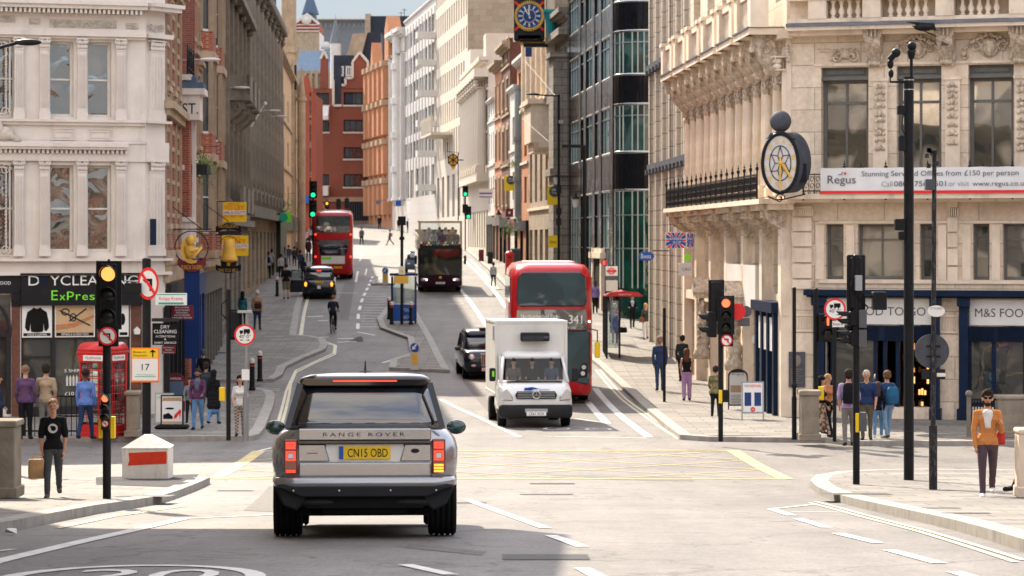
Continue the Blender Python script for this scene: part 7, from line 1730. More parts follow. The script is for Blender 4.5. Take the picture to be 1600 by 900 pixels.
for i in range(44):a=2*math.pi*i/44;m.box(X(827)+.84*math.cos(a)-.03,X(827)+.84*math.cos(a)+.03,-.1,0,Zz(25)+.84*math.sin(a)-.07,Zz(25)+.84*math.sin(a)+.07)
m.tube([(X(827)+.76*math.cos(2*math.pi*i/30),-.05,Zz(25)+.76*math.sin(2*math.pi*i/30))for i in range(30)],.03,5,close=True);m.build('gold_ring','gold_paint',o)
m=MB();disc(m,X(827),Zz(25),.74,-.06,-.0,32);dl=m.build('dial','clock_blue',o)
m=MB();m.tube([(X(827)+.38*math.cos(2*math.pi*i/30),-.065,Zz(25)+.38*math.sin(2*math.pi*i/30))for i in range(30)],.018,4,close=True)
for i in range(12):a=R(30*i);m.M=T(X(827),-.07,Zz(25))@Matrix.Rotation(a,4,'Y');m.box(-.035,.035,0,.012,.44,.66);m.box(-.07,.07,0,.012,.60,.66);m.M=None
for a,l_,w__ in((-6,.5,.035),(-33,.62,.025)):m.M=T(X(827),-.09,Zz(25))@Matrix.Rotation(R(a),4,'Y');m.ext([(-w__,-.15),(w__,-.15),(w__,l_*.7),(0,l_),(-w__,l_*.7)],0,.02);m.M=None
m.build('numerals','sign_white',dl)
boxp(o,'lower_box','shop_black',X(805),X(849),.05,.9,Zz(64),Zz(50),.01);boxp(o,'white_strip','sign_white',X(810),X(845),-.0,.05,Zz(61),Zz(55),0);m=MB();m.tube([(X(816),.3,Zz(66)),(X(855),.3,Zz(66))],.08,6);m.ball((X(815),.3,Zz(67)),.13,8,6);m.build('gold_arm','gold_paint',o);boxp(o,'dark_arm','shop_black',X(818),X(856),.1,.6,Zz(73),Zz(67));boxp(o,'pendant','clock_blue',X(821),X(831),.1,.5,Zz(88),Zz(74));
o=thing('carved_mask','teal half bowl shaped ornament fixed beside the square clock','ornament',tuple(PX(862,54,158)));m=MB();m.loft([[(.22*math.cos(R(a)),.22*math.sin(R(a)),0)for a in range(0,360,30)],[(.36*math.cos(R(a)),.36*math.sin(R(a)),.8)for a in range(0,360,30)],[(.50*math.cos(R(a)),.5*math.sin(R(a)),1.3)for a in range(0,360,30)]]);m.build('bowl','teal',o);m=MB();m.box(-.5,.5,-.45,.45,1.3,1.45);m.build('rim','teal',o)
D_=215;k=F/D_;o=thing('hanging_sign','gold hexagonal star sign hanging over the street above the open top bus','sign',tuple(PX(708,265,D_)));X=lambda p:(p-708)/k;Zz=lambda p:(265-p)/k
m=MB();m.ext([(.48*math.sin(R(60*i)),Zz(250)+.55*math.cos(R(60*i)))for i in range(6)][::-1],-.1,.2);m.ext([(-.25,Zz(258)),(0,Zz(267)),(.25,Zz(258))],-.05,.1);m.build('case','gold_paint',o)
m=MB();[m.tube([(0,-.12,Zz(250)),(.4*math.sin(R(60*i)),-.12,Zz(250)+.46*math.cos(R(60*i)))],.05,4)for i in range(6)];m.tube([(.44*math.sin(R(60*i)),-.12,Zz(250)+.5*math.cos(R(60*i)))for i in range(6)],.04,4,close=True);m.build('star_tracery','frame_dark',o)
m=MB();m.tube([(X(699),0,Zz(222)),(X(699),0,Zz(237)),(X(716),0,Zz(238)),(X(716),0,Zz(345))],.05,5);m.tube([(X(716),0,Zz(250)),(X(724),0,Zz(250))],.05,5);m.build('pole','frame_dark',o)
def rsign(name,label,a,b,c,d,D,mat,rows=(),tm='sign_black',arm=True,cat='sign',armx=None):
 o,w_,h_,y_=hang(name,label,a,b,c,d,D,cat,mat,.08,arm,armx)
 if rows:letter(o,rows,w_,h_,y_,tm)
 return o,w_,h_,y_
for(a,b,c,d,D,lab)in((788,803,275,298,196,'farther'),(855,872,291,320,152,'nearer')):
 o,w_,h_,y_=rsign('letting_board',lab+' yellow letting board with dark disc on the right fronts',a,b,c,d,D,'sign_yellow');m=MB();disc(m,w_*.68,h_*.72,h_*.3,-.07,.0);e_=m.build('dark_disc','slate',o);m=MB();m.text('Office',w_*.66,h_*.76,h_*.11,w_*.5,'c',-.08);m.text('To Let',w_*.66,h_*.6,h_*.11,w_*.5,'c',-.08);m.build('lettering','sign_white',e_)
rsign('projecting_sign','lime yellow sign reading itsu behind the red bus roof',857,871,368,387,148,'sign_yellow',[('itsu',.5,.35,.3,.7)])
o,w_,h_,y_=rsign('letting_board','white board with blue and yellow stripes by the stone columns',748,770,295,310,214,'sign_white');m=MB();m.box(w_*.05,w_*.95,y_,y_+.005,h_*.45,h_*.6);m.box(w_*.05,w_*.95,y_,y_+.005,h_*.1,h_*.2);m.build('blue_stripe','sign_blue',o)
rsign('projecting_sign','dark red pub sign with a white star',790,802,326,339,192,'shop_maroon')
o=bpy.data.objects[[ob.name for ob in COL.objects if ob.get('label')=='dark red pub sign with a white star'][0]];m=MB();m.ext([((.13 if i%2==0 else.055)*math.sin(R(36*i))+.27,(.13 if i%2==0 else.055)*math.cos(R(36*i))+.3)for i in range(10)][::-1],-.06,-.04);m.build('star','sign_white',o)
rsign('projecting_sign','square blue sign with pale ring on the ornate white fronts',618,627,313,322,318,'sign_blue');rsign('projecting_sign','small light blue sign on the orange brick front',588,595,313,319,335,'slate_blue')
o,w_,h_,y_=rsign('projecting_sign','blue oval chemist sign reading Boots in white',997,1022,393,408,106,'sign_blue',(),arm=True)
me_=MB();me_.ext([(w_/2+w_/2*math.cos(2*math.pi*i/24),h_/2+h_/2*math.sin(2*math.pi*i/24))for i in range(24)],-.05,.05);old=[c_ for c_ in o.children if c_.name.startswith('panel')][0];old.data=mesh_of(me_,'oval','sign_blue');letter(o,[('Boots',.5,.3,.45,.62)],w_,h_,-.056,'sign_white')
for(a,b,D,lab)in((1040,1072,93.5,'larger'),(1072.5,1084,92.5,'smaller')):
 o,w_,h_,y_=rsign('barber_sign',lab+' of the two union flag barber shop signs',a,b,363,388,D,'sign_white',(),arm=False)
 m=MB()
 for i in range(8):
  a_=R(45*i+12);b_=R(45*i+33);e=.5
  def cl2(t):
   c_,s_=math.cos(t),math.sin(t);q=min(.48*w_/max(abs(c_),1e-6),.48*h_/max(abs(s_),1e-6));return(w_/2+c_*q,h_/2+s_*q)
  m.ext([(w_/2,h_/2),cl2(a_),cl2(b_)],y_,y_+.005)
 m.build('blue_rays','sign_blue',o);m=MB()
 for i in range(8):a_=R(45*i-7);b_=R(45*i+6);m.ext([(w_/2,h_/2),cl2(a_),cl2(b_)],y_-.002,y_+.005)
 m.build('red_rays','sign_red',o);m=MB();m.box(w_*.18,w_*.82,y_-.006,y_-.003,h_*.28,h_*.72);m.build('name_panel','sign_blue',o)
 letter(o,[('BARBER',.5,.52,.16,.6),('SHOP',.55,.30,.16,.4)],w_,h_,y_-.008,'sign_white')
o,w_,h_,y_=rsign('pharmacy_cross','green cross sign under the barber signs',1069,1079.5,394,410,92,'lime',(),arm=False);m=MB();q=.34;m.ext([(w_*q,0),(w_*(1-q),0),(w_*(1-q),h_*q),(w_,h_*q),(w_,h_*(1-q)),(w_*(1-q),h_*(1-q)),(w_*(1-q),h_),(w_*q,h_),(w_*q,h_*(1-q)),(0,h_*(1-q)),(0,h_*q),(w_*q,h_*q)],-.05,.05);[c_ for c_ in o.children if c_.name.startswith('panel')][0].data=mesh_of(m,'cross','lime')
rsign('projecting_sign','pale grey square sign reading CIRO below the green cross',1060.5,1081,411,431,91,'pale_white',[('CIRO',.58,.4,.24,.66)],'text_grey',arm=False)
o=thing('projecting_sign','pale apple shaped shop sign behind the right signal','sign',tuple(PX(1185,530,82)));m=MB();m.ball((0,0,0),(.2,.05,.17),12,8);m.ball((.02,0,.2),(.04,.03,.05),6,4);m.build('apple','sign_white',o);m=MB();m.tube([(0,0,.1),(.5,.2,.1)],.02,5);m.build('bracket','frame_dark',o)
for px,py,D,lab in((779,338,205,'black pub lantern left of the star sign'),(869,280,152,'small pale lantern near the nearer letting board'),(899,315,140,'hanging lamp on the dark stone pier')):
 o=thing('lantern',lab,'lantern',tuple(PX(px,py,D)));m=MB();m.lathe([(.12,-.3),(.2,.1),(.22,.12)],n=8,smooth=False);m.build('glass_body','pale_white',o);m=MB();m.lathe([(.26,.12),(.1,.35),(.02,.5)],n=8,smooth=False);m.tube([(0,0,.5),(.6,.2,.5)],.02,4);m.build('cap','frame_dark',o)
def basket(px,py,D,r,label,n=500):
 o=thing('hanging_basket',label,'plant',tuple(PX(px,py,D)));q=random.Random(int(px));m=MB()
 for i in range(n):
  a,b,c_=q.gauss(0,.5),q.gauss(0,.5),q.gauss(0,.55);x_,y_,z_=a*r,b*r,c_*r-abs(a)*r*.5;e=.05
  v=Vector((q.uniform(-1,1),q.uniform(-1,1),q.uniform(-1,1))).normalized()*e;u_=v.orthogonal().normalized()*e*.5
  m.add([Vector((x_,y_,z_))-v,Vector((x_,y_,z_))+u_,Vector((x_,y_,z_))+v,Vector((x_,y_,z_))-u_],[(0,1,2,3)])
 m.build('foliage','leaf',o);m=MB();m.tube([(0,0,r*.4),(.1,0,r*1.4),(.5,.2,r*1.4)],.015,4);m.build('bracket','frame_dark',o)
basket(797,355,186,.55,'large leafy hanging basket under the star sign');basket(801,255,183,.3,'small green plant on the narrow house front',200);basket(820,175,176,.3,'tuft of leaves on the green oriel',150)
basket(316,258,90,.45,'dark green ivy in the window box of the narrow pub building',350);basket(449,322,178,.6,'leafy basket at the green shop on the left',300)
for i,(a,b)in enumerate((((820,95),(868,150)),((816,185),(858,222)))):
 D_=155;p,q=PX(*a,D_),PX(*b,D_-8);o=MB();o.cyl((0,0,0),q-p,.015,None,4);tag(o.build('stay_wire','pale_white',None,T(*p)),('upper' if i==0 else 'lower')+' pale stay wire strung down to the lamp column','wire')
pm('paint_silver',(.33,.34,.36),.27,metal=.75,var=.03,coat=1);pm('paint_black',(.006,.008,.011),.22,var=.03,coat=1);pm('paint_blue_black',(.008,.012,.022),.2,var=.03,coat=1)
pm('plastic_dark',(.025,.025,.027),.5,var=.15);pm('van_white',(.70,.69,.66),.3,var=.04,coat=.6,dirt=.12);pm('box_white',(.64,.62,.57),.45,var=.05,dirt=.25,dcol=(.35,.31,.26))
pm('tour_maroon',(.045,.010,.022),.25,coat=.8);pm('tour_cream',(.50,.42,.30),.4,coat=.4);pm('plate_yellow',(.85,.55,.02),.4);pm('tail_dark',(.18,.01,.01),.15,coat=1)
glass('glass_car',(.010,.012,.015),.004,.7,2.3,.2,(.06,.065,.07));glass('glass_bus',(.008,.03,.04),.006,.6,1.65,.3,(.03,.09,.11));thru('glass_clear2',(.78,.84,.84),.0);glass('glass_tour',(.02,.025,.02),.004,.5,1.5,.8,(.16,.13,.08));pm('headlamp',(.6,.6,.6),.1,metal=.6,coat=1)
def rr(hx,y0,y1,r,z,n=5,cx=0):
 out=[]
 for(x,y,a)in((hx-r,y0+r,-90),(hx-r,y1-r,0),(-hx+r,y1-r,90),(-hx+r,y0+r,180)):
  for i in range(n):t=R(a+90*i/(n-1));out.append((cx+x+r*math.cos(t),y+r*math.sin(t),z))
 return out
def shell(o,name,mat,rings,n=5):m=MB();m.sm=True;m.loft([rr(*q[:5],n=n)for q in rings]);return m.build(name,mat,o)
def wheel(o,x,y,r,wd,hub='grey_metal',label=None):
 sg=1 if x>0 else-1
 m=MB();m.lathe([(r*.62,-wd/2),(r*.93,-wd/2),(r,-wd/2+.03)]+[(r-dq,wd*(-.3+.2*q)+e_)for q in range(4)for e_,dq in((-.012,0),(-.006,.02),(.006,.02),(.012,0))]+[(r,wd/2-.03),(r*.93,wd/2),(r*.62,wd/2)],(x,y,r),28,'x')
 w_=m.build('wheel','rubber',o);m=MB();m.lathe([(0,wd*.30*sg),(r*.2,wd*.36*sg),(r*.25,wd*.25*sg),(r*.63,wd*.42*sg),(r*.63,wd*.2*sg)],(x,y,r),20,'x');m.build('rim',hub,w_)
 return w_
def vthing(name,label,cat,px,py,rz=0,lift=0,group=None):
 p=G(px,py,lift);o=thing(name,label,cat,tuple(p),0,group);sl=(gz(p.y+2)-gz(p.y-2))/4
 o.rotation_euler=(math.atan(sl),0,rz);return o
def plate(o,x,y,z,txt,mat='plate_yellow',w=.52,h=.115,blue=True):
 p_=boxp(o,'number_plate',mat,x-w/2,x+w/2,y-.012,y,z,z+h,0)
 m=MB();m.text(txt,x+(.03 if blue else 0),z+h*.17,h*.64,w*.78,'c',y-.016);m.build('lettering','sign_black',p_)
 if blue:m=MB();m.box(x-w/2,x-w/2+.045,y-.015,y-.012,z,z+h);m.build('blue_strip','sign_blue',p_)
o=vthing('car','silver grey luxury four by four seen from behind in the foreground with lit tail lamps','car',570,843,.05);car=o
shell(o,'body','paint_silver',[(.93,.06,4.85,.25,.60),(.965,.03,4.95,.3,.66),(.985,.02,4.98,.3,.80),(.99,.03,4.98,.32,.95),(.965,.06,4.9,.34,1.06),(.90,.10,4.75,.34,1.14),(.86,.14,4.5,.34,1.17)],7)
shell(o,'glasshouse','glass_car',[(.855,.14,3.75,.25,1.165),(.83,.18,3.55,.24,1.27),(.755,.34,3.2,.22,1.52),(.70,.45,3.0,.2,1.66)],6)
shell(o,'roof','paint_black',[(.715,.36,3.0,.2,1.655),(.71,.38,2.96,.2,1.70),(.64,.48,2.85,.2,1.745),(.40,.7,2.6,.2,1.77)],6)
m=MB();m.ext([(-.66,1.70),(.66,1.70),(.70,1.64),(.62,1.615),(-.62,1.615),(-.70,1.64)][::-1],.35,.6);m.build('spoiler','paint_black',o,bevel=.012)
m=MB();m.box(-.34,.34,.340,.352,1.665,1.68);m.build('brake_light_strip','lamp_tail',o)
m=MB();m.cyl((0,.9,1.74),(0,1.0,1.90),.018,.006,6);m.ball((0,.95,1.765),(.09,.12,.03),10,6);m.build('aerial','plastic_dark',o)
for sg in(-1,1):
 m=MB();m.ext([(sg*.855,1.17),(sg*.79,1.17),(sg*.66,1.63),(sg*.72,1.66)][::sg],.20,.24);m.M=None;pb=m.build('rear_pillar','paint_black',o);pb.rotation_euler=(-.0,0,0)
 for v in pb.data.vertices:v.co.y+=(v.co.z-1.17)*.42-.08
def taper(m,pts,y0,y1):m.ext(pts,y0,y1)
m=MB();m.ext([(-.70,1.165),(-.70,1.04),(.70,1.04),(.70,1.165)][::1],-.012,.2);m.build('tailgate','paint_silver',o,bevel=.012)
m=MB();m.box(-.70,.70,-.03,.1,1.005,1.035);m.build('black_trim','paint_black',o,bevel=.006)
m=MB();m.ext([(-.70,.82),(-.37,.82),(-.42,1.0),(-.70,1.0)],-.014,.2);m.ext([(.37,.82),(.70,.82),(.70,1.0),(.42,1.0)],-.014,.2)
for p_ in m.pieces():p_.build('tailgate_panel','paint_silver',o,bevel=.01)
m=MB();m.ext([(-.365,.82),(.365,.82),(.41,1.0),(-.41,1.0)],.012,.2);m.build('plate_recess','van_white',o)
m=MB();m.box(-.70,.70,-.008,.2,.655,.812);m.build('lower_tailgate','paint_silver',o,bevel=.02,seg=2);m=MB();m.box(-.72,.72,.0,.1,.62,.66);m.build('shadow_gap','sign_black',o)
plate(o,0,.0,.845,'CN15 OBD',w=.54,h=.135)
m=MB();m.text('R A N G E   R O V E R',-.01,1.085,.038,.86,'c',-.020);m.build('lettering','plastic_dark',o);m=MB();m.ball((.53,-.016,.93),(.045,.008,.024),14,8);m.box(-.61,-.5,-.018,-.01,.905,.912);m.build('badge','plastic_dark',o)
for sg in(-1,1):
 m=MB();m.ext([(sg*.71,.68),(sg*.85,.72),(sg*.85,1.055),(sg*.71,1.055)][::sg],-.022,.22);tl=m.build('tail_lamp','tail_dark',o,bevel=.01)
 for z0,z1,mt in((.955,1.03,'lamp_tail'),(.83,.93,'lamp_tail'))+(((.705,.80,'lamp_orange'),)if sg>0 else((.705,.735,'lamp_tail'),)):
  m=MB();x0,x1=sg*.73,sg*.83
  if z0==.83:m.box(x0,x1,-.030,-.022,z0,z0+.015);m.box(x0,x1,-.030,-.022,z1-.015,z1);m.box(x0,x0+sg*.018,-.030,-.022,z0+.015,z1-.015);m.box(x1-sg*.018,x1,-.030,-.022,z0+.015,z1-.015)
  else:[m.box(x0,x1,-.030,-.022,z0+(z1-z0)*i/3,z0+(z1-z0)*(i+.72)/3)for i in range(3)]
  m.build('lamp_element',mt,tl)
 boxp(tl,'reverse_lens','sign_white',sg*.755,sg*.805,-.028,-.022,.855,.905,0)
 m=MB();m.sm=True;m.ball((sg*1.05,2.9,1.17),(.115,.06,.085),16,10);w_=m.build('wing_mirror','paint_black',o);m=MB();m.ball((sg*1.05,2.855,1.17),(.095,.03,.068),14,8);m.build('mirror_glass','glass_green',w_);m=MB();m.box(sg*.88,sg*.98,2.87,2.95,1.10,1.14);m.build('mirror_arm','paint_black',w_)
 wheel(o,sg*.835,.92,.385,.30);wheel(o,sg*.835,3.85,.385,.30)
 m=MB();m.lathe([(.03,0),(.045,.01),(.04,.06)],(sg*.46,.03,.43),12,'y');m.lathe([(.03,0),(.045,.01),(.04,.06)],(sg*.58,.03,.43),12,'y');m.build('exhaust','chrome_strip',o)
 m=MB();m.ext([(sg*.60,.53),(sg*.955,.56),(sg*.86,.36),(sg*.72,.30),(sg*.62,.40)][::sg],.02,.3);m.build('bumper_corner','plastic_dark',o,bevel=.02)
 m=MB();m.ball((sg*.5,.1,.39),(.24,.12,.055),14,8);m.build('exhaust_shield','plastic_dark',o);m=MB();m.ball((sg*.995,3.1,1.02),(.03,.10,.015),8,6);m.build('door_handle','plastic_dark',o)
shell(o,'bumper','paint_silver',[(.80,-.04,.5,.1,.545),(.955,-.05,.5,.22,.56),(.975,-.06,.5,.24,.60),(.975,-.04,.5,.24,.645),(.95,.0,.5,.22,.66)],6)
m=MB();m.ext([(-.93,.56),(.93,.56),(.66,.45),(-.66,.45)][::-1],-.055,.2);m.build('bumper_insert','plastic_dark',o,bevel=.01);m=MB();m.box(-.62,.62,.02,.5,.33,.46);m.box(-.45,.45,.1,.3,.27,.33);m.build('diffuser','rubber',o);boxp(o,'underbody','rubber',-.7,.7,.3,4.6,.24,.62,0)
for x_ in(-.27,.27,-.75,.75):m=MB();m.ball((x_,-.056,.515),.012,8,5);m.build('parking_sensor','headlamp',o)
m=MB();[m.box(x_-.13,x_+.13,1.6+.0*i,1.75,1.15,1.42)for i,x_ in enumerate((-.4,.4))];m.build('headrest','rubber',o)if False else None
o=vthing('box_van','white refrigerated box van facing the viewer in front of the red bus','van',838,669,.075)
shell(o,'cab','van_white',[(.93,.25,2.2,.2,.30),(.985,.05,2.2,.28,.55),(.985,.03,2.2,.32,.75),(.975,.12,2.2,.34,.98),(.94,.42,2.2,.30,1.14),(.92,.62,2.2,.26,1.24)],7)
shell(o,'cab_roof','van_white',[(.84,1.10,2.2,.2,1.82),(.80,1.25,2.2,.2,1.96),(.70,1.45,2.2,.2,2.02)],6);boxp(o,'cab_rear_wall','rubber',-.88,.88,1.58,1.63,1.2,1.85,0)
for sg in(-1,1):m=MB();m.ext([(1.3,1.2),(1.62,1.2),(1.62,1.9),(1.42,1.9)],sg*.84,sg*.90,'yz');m.tube([(sg*.90,.62,1.2),(sg*.80,1.14,1.86)],.045,6);m.build('cab_pillar','van_white',o)
m=MB();m.sm=False;m.add([(-.80,.60,1.26),(.80,.60,1.26),(.72,1.07,1.84),(-.72,1.07,1.84)],[(0,1,2,3)]);m.build('windscreen','glass_clear2',o)
m=MB();m.box(-.75,.75,.50,.56,1.21,1.235);m.tube([(-.5,.55,1.24),(-.1,.6,1.28)],.012,4);m.build('wiper_trim','plastic_dark',o)
shell(o,'bumper','plastic_dark',[(.95,.02,.5,.22,.26),(.99,-.03,.5,.26,.34),(.99,-.03,.5,.26,.56),(.95,.0,.5,.22,.62)],6)
m=MB();m.ext([(-.52,.78),(.52,.78),(.56,.88),(.50,.98),(-.50,.98),(-.56,.88)],-.012,.3);m.build('grille','plastic_dark',o);m=MB();[m.box(-.5,.5,-.026,-.01,.81+.045*i,.825+.045*i)for i in range(4)];m.box(-.3,.3,-.045,.0,.42,.52);m.build('grille_bar','grey_paint',o)
m=MB();m.tube([(.10*math.cos(R(a)),-.045,.885+.10*math.sin(R(a)))for a in range(0,360,20)],.012,5,close=True);[m.tube([(0,-.045,.885),(.095*math.sin(R(a)),-.045,.885+.095*math.cos(R(a)))],.009,4)for a in(0,120,240)];m.build('round_emblem','chrome_strip',o)
for sg in(-1,1):
 m=MB();m.ext([(sg*.62,.72),(sg*.95,.76),(sg*.93,.98),(sg*.80,1.06),(sg*.64,.86)][::sg],-.0,.35);m.build('headlamp','headlamp',o,bevel=.02);wheel(o,sg*.86,.9,.345,.22);wheel(o,sg*.84,4.2,.345,.3)
 m=MB();m.box(sg*1.03,sg*1.2,.75,.85,1.22,1.58);a_=m.build('wing_mirror','plastic_dark',o,bevel=.03)
 if sg<0:boxp(a_,'yellow_sticker','lime',-1.13,-1.07,.735,.75,1.35,1.5,0)
plate(o,0,-.035,.33,'CE61 VGX','sign_white',blue=False)
b_=boxp(o,'cargo_box','box_white',-.98,.98,1.65,5.7,.85,2.80,.02);m=MB();m.box(-1.0,1.0,1.63,5.72,2.78,2.84);m.box(-1.0,1.0,1.63,5.72,.80,.87);[m.box(x_-.03,x_+.03,1.625,1.7,.85,2.8)for x_ in(-.96,.96)];m.build('edge_trim','box_white',b_)
boxp(o,'cooling_unit','plastic_dark',-.30,.48,1.35,1.64,2.28,2.52,.03);m=MB();[m.box(-.27,.3,1.335,1.35,2.31+.035*i,2.325+.035*i)for i in range(4)];m.box(.32,.45,1.335,1.35,2.36,2.42);m.build('cooling_grille','slate',o)
m=MB();m.box(-1.02,-.98,2.0,2.25,2.3,2.7);m.build('side_vent','grey_paint',o);m=MB();m.ext([(-.32,1.03),(-.1,1.01),(-.3,1.10),(.35,1.06),(.1,1.08),(-.1,1.12)],.20,.21);m.text('Food Supplies',.12,1.03,.05,.5,'c',.205);lg_=m.build('bonnet_logo','sign_blue',o);lg_.location=(0,-.06,-.03)
boxp(o,'chassis','rubber',-.45,.45,.6,5.4,.35,.82,0)
def bus_wheels(o,ys,r=.48):[wheel(o,sg*1.08,y,r,.3,'frame_dark')for y in ys for sg in(-1,1)]
o=vthing('double_decker_bus','red double decker bus with route 341 blind facing the viewer behind the white van','bus',862,632,.018)
shell(o,'lower_body','bus_red',[(1.18,.12,10.9,.3,.28),(1.275,.0,10.95,.45,.40),(1.275,-.02,10.95,.45,.9),(1.27,.0,10.95,.45,2.2)],8)
shell(o,'upper_body','bus_red',[(1.27,.0,10.95,.42,2.2),(1.275,.02,10.95,.42,2.9),(1.265,.10,10.95,.42,3.9),(1.22,.20,10.9,.42,4.15),(1.06,.45,10.7,.4,4.34),(.7,.9,10.3,.3,4.42)],8)
m=MB();m.ext([(-1.02,3.05),(1.02,3.05),(1.10,3.25),(1.06,3.95),(.88,4.12),(-.88,4.12),(-1.06,3.95),(-1.10,3.25)],-.03,.3);m.build('upper_windscreen','glass_bus',o,bevel=.03);m=MB();m.ext([(-1.1,2.32),(1.1,2.32),(1.08,2.95),(-1.08,2.95)],-.035,.2);bl_=m.build('blind_panel','glass_car',o)
m=MB();m.ext([(-1.12,.95),(1.15,.62),(1.20,1.0),(1.18,2.30),(-1.18,2.30),(-1.2,1.1)],-.035,.3);m.build('lower_windscreen','glass_bus',o,bevel=.03)
m=MB();m.text('Northumberland Park',-.38,2.68,.13,1.15,'c',-.045);m.text('Angel Road Superstores',-.38,2.5,.07,1.1,'c',-.045);m.text('341',.74,2.52,.26,.42,'c',-.045);m.build('lettering','sign_white',bl_);m=MB();m.text('HV 275',.58,2.35,.07,.3,'c',-.045);m.build('lettering','sign_white',bl_)
for sg in(-1,1):
 m=MB();m.ext([(sg*.82,.82),(sg*1.12,.86),(sg*1.10,1.3),(sg*.95,1.28),(sg*.84,1.0)][::sg],-.05,.1);hl=m.build('headlamp_cluster','plastic_dark',o);m=MB();disc(m,sg*1.0,1.16,.07,-.06,-.05,14);disc(m,sg*.97,.97,.07,-.06,-.05,14);m.build('lamp','headlamp',hl)
 m=MB();disc(m,sg*1.17,2.58,.035,-.03,.05,10);m.build('marker_lamp','lamp_head',o)
m=MB();m.tube([(1.2,.1,2.35),(1.42,-.05,2.3),(1.42,-.08,1.95)],.02,6);m.build('mirror_arm','plastic_dark',o);boxp(o,'wing_mirror','sign_yellow',1.33,1.5,-.15,-.05,1.45,1.95,.03);boxp(o,'wing_mirror','sign_yellow',-1.5,-1.33,-.15,-.05,1.45,1.95,.03)
m=MB();m.box(-.45,.45,-.02,.3,.35,.5);m.build('lower_grille','plastic_dark',o)
for z0,z1 in((3.15,3.95),(1.35,2.25)):
 m=MB()
 for i in range(7):y0=.75+i*1.42;m.box(-1.295,-1.26,y0,y0+1.3,z0,z1);m.box(1.26,1.295,y0,y0+1.3,z0,z1)
 for p_ in m.pieces():p_.build('side_window','glass_bus',o)
bus_wheels(o,(2.4,8.2));boxp(o,'underbody','rubber',-1.1,1.1,.4,10.5,.2,.4,0);boxp(o,'roof_pod','pale_white',-.8,.8,2,6,4.38,4.44)
m=MB();m.ext([(-1.0,4.2),(1.0,4.2),(.75,4.40),(-.75,4.40)],.45,.8);m.build('roof_front','tan_render',o)if False else None
o=vthing('open_top_bus','dark open top sightseeing bus with cream frame facing the viewer','bus',688,457,.055)
shell(o,'lower_body','tour_maroon',[(1.15,.12,10.5,.25,.3),(1.25,.0,10.5,.3,.42),(1.25,-.02,10.5,.3,2.5),(1.23,.02,10.5,.3,2.6)],6)
m=MB();[m.box(x_-.06,x_+.06,.05,.17,2.5,4.0)for x_ in(-1.17,1.17)];m.box(-1.23,1.23,.0,.9,3.92,4.05);m.box(-1.23,-1.17,.1,10.4,2.55,3.15);m.box(1.17,1.23,.1,10.4,2.55,3.15);m.box(-1.23,-1.17,.1,3.0,3.92,4.0);m.box(1.17,1.23,.1,3.0,3.92,4.0);m.box(-1.23,1.23,10.3,10.4,2.55,3.3);m.build('upper_frame','tour_cream',o)
m=MB();m.add([(-1.12,.10,2.75),(1.12,.10,2.75),(1.12,.14,3.92),(-1.12,.14,3.92)],[(0,1,2,3)]);m.build('upper_windscreen','glass_clear2',o);boxp(o,'upper_deck','plastic_dark',-1.15,1.15,.2,10.3,2.55,2.62,0)
m=MB();m.ext([(-1.12,1.0),(1.12,1.0),(1.15,1.3),(1.12,2.45),(-1.12,2.45),(-1.15,1.3)],-.04,.2);m.build('lower_windscreen','glass_tour',o);boxp(o,'upper_band','plastic_dark',-1.15,1.15,-.03,.1,2.46,2.74,0)
m=MB();q=random.Random(5);
for i in range(11):boxp(o,'flag_picture',('sign_red','sign_white','sign_yellow','sign_blue','teal_green')[i%5],-1.0+i*.19,-.86+i*.19,-.04,-.03,2.66,2.73,0)
for sg in(-1,1):m=MB();m.ball((sg*.9,-.01,.72),(.22,.05,.10),12,7);m.build('headlamp','lamp_head' if False else 'headlamp',o);m=MB();m.ball((sg*.78,-.05,.72),.05,8,6);m.build('lamp','lamp_head',o);boxp(o,'wing_mirror','plastic_dark',sg*1.32,sg*1.46,-.2,-.1,1.6,2.1,.03)
m=MB();m.ball((0,-.02,.84),(.1,.03,.08),10,6);m.build('emblem','gold',o);plate(o,0,-.03,.48,'PN10 FNW','sign_white',blue=False)
m=MB();[m.box(-1.262,-1.24,.9+i*1.5,2.25+i*1.5,1.2,2.3)for i in range(6)]
for p_ in m.pieces():p_.build('side_window','glass_car',o)
bus_wheels(o,(2.2,8.0));tour=o
o=vthing('double_decker_bus','red double decker bus seen from behind with lit tail lamps and green advert strip','bus',520.5,437,.055);D_=o.location.y;kk=F/D_;W_=30.5/kk;s_=W_/1.26
shell(o,'body','bus_red',[(1.15*s_,.1,10.8,.25,.3),(W_,.0,10.8,.3,.45),(W_,.0,10.8,.3,3.6),(W_*.98,.06,10.8,.3,4.0),(W_*.88,.2,10.7,.3,4.22),(W_*.5,.6,10,.2,4.3)],7)
def bx_(n_,mt,x0,x1,z0,z1,y=-.03):return boxp(o,n_,mt,x0*W_,x1*W_,y,.1,z0,z1,0)
bx_('upper_window','glass_bus',-.86,.86,3.42,4.02);bx_('route_panel','glass_car',-.88,.88,2.98,3.38);m=MB();m.text('26',0,3.05,.28,.42,'c',-.045);m.build('lettering','sign_white',o)
m=MB();m.ext([(-.84*W_,2.5),(.84*W_,2.5),(.66*W_,1.55),(-.66*W_,1.55)][::-1],-.03,.1);m.build('rear_panel','glass_car',o);bx_('advert_strip','sign_white',-.6,.6,1.0,1.5);bx_('green_advert','lime',-.58,-.1,1.28,1.44,-.04)
m=MB();m.text('metroline',.5*W_,1.95,.07,.5,'c',-.04);m.build('lettering','sign_white',o)
for sg in(-1,1):
 for z_ in(2.86,1.45):m=MB();m.ball((sg*W_*.9,-.02,z_),(.075,.03,.075),10,6);m.build('tail_lamp','lamp_tail',o)
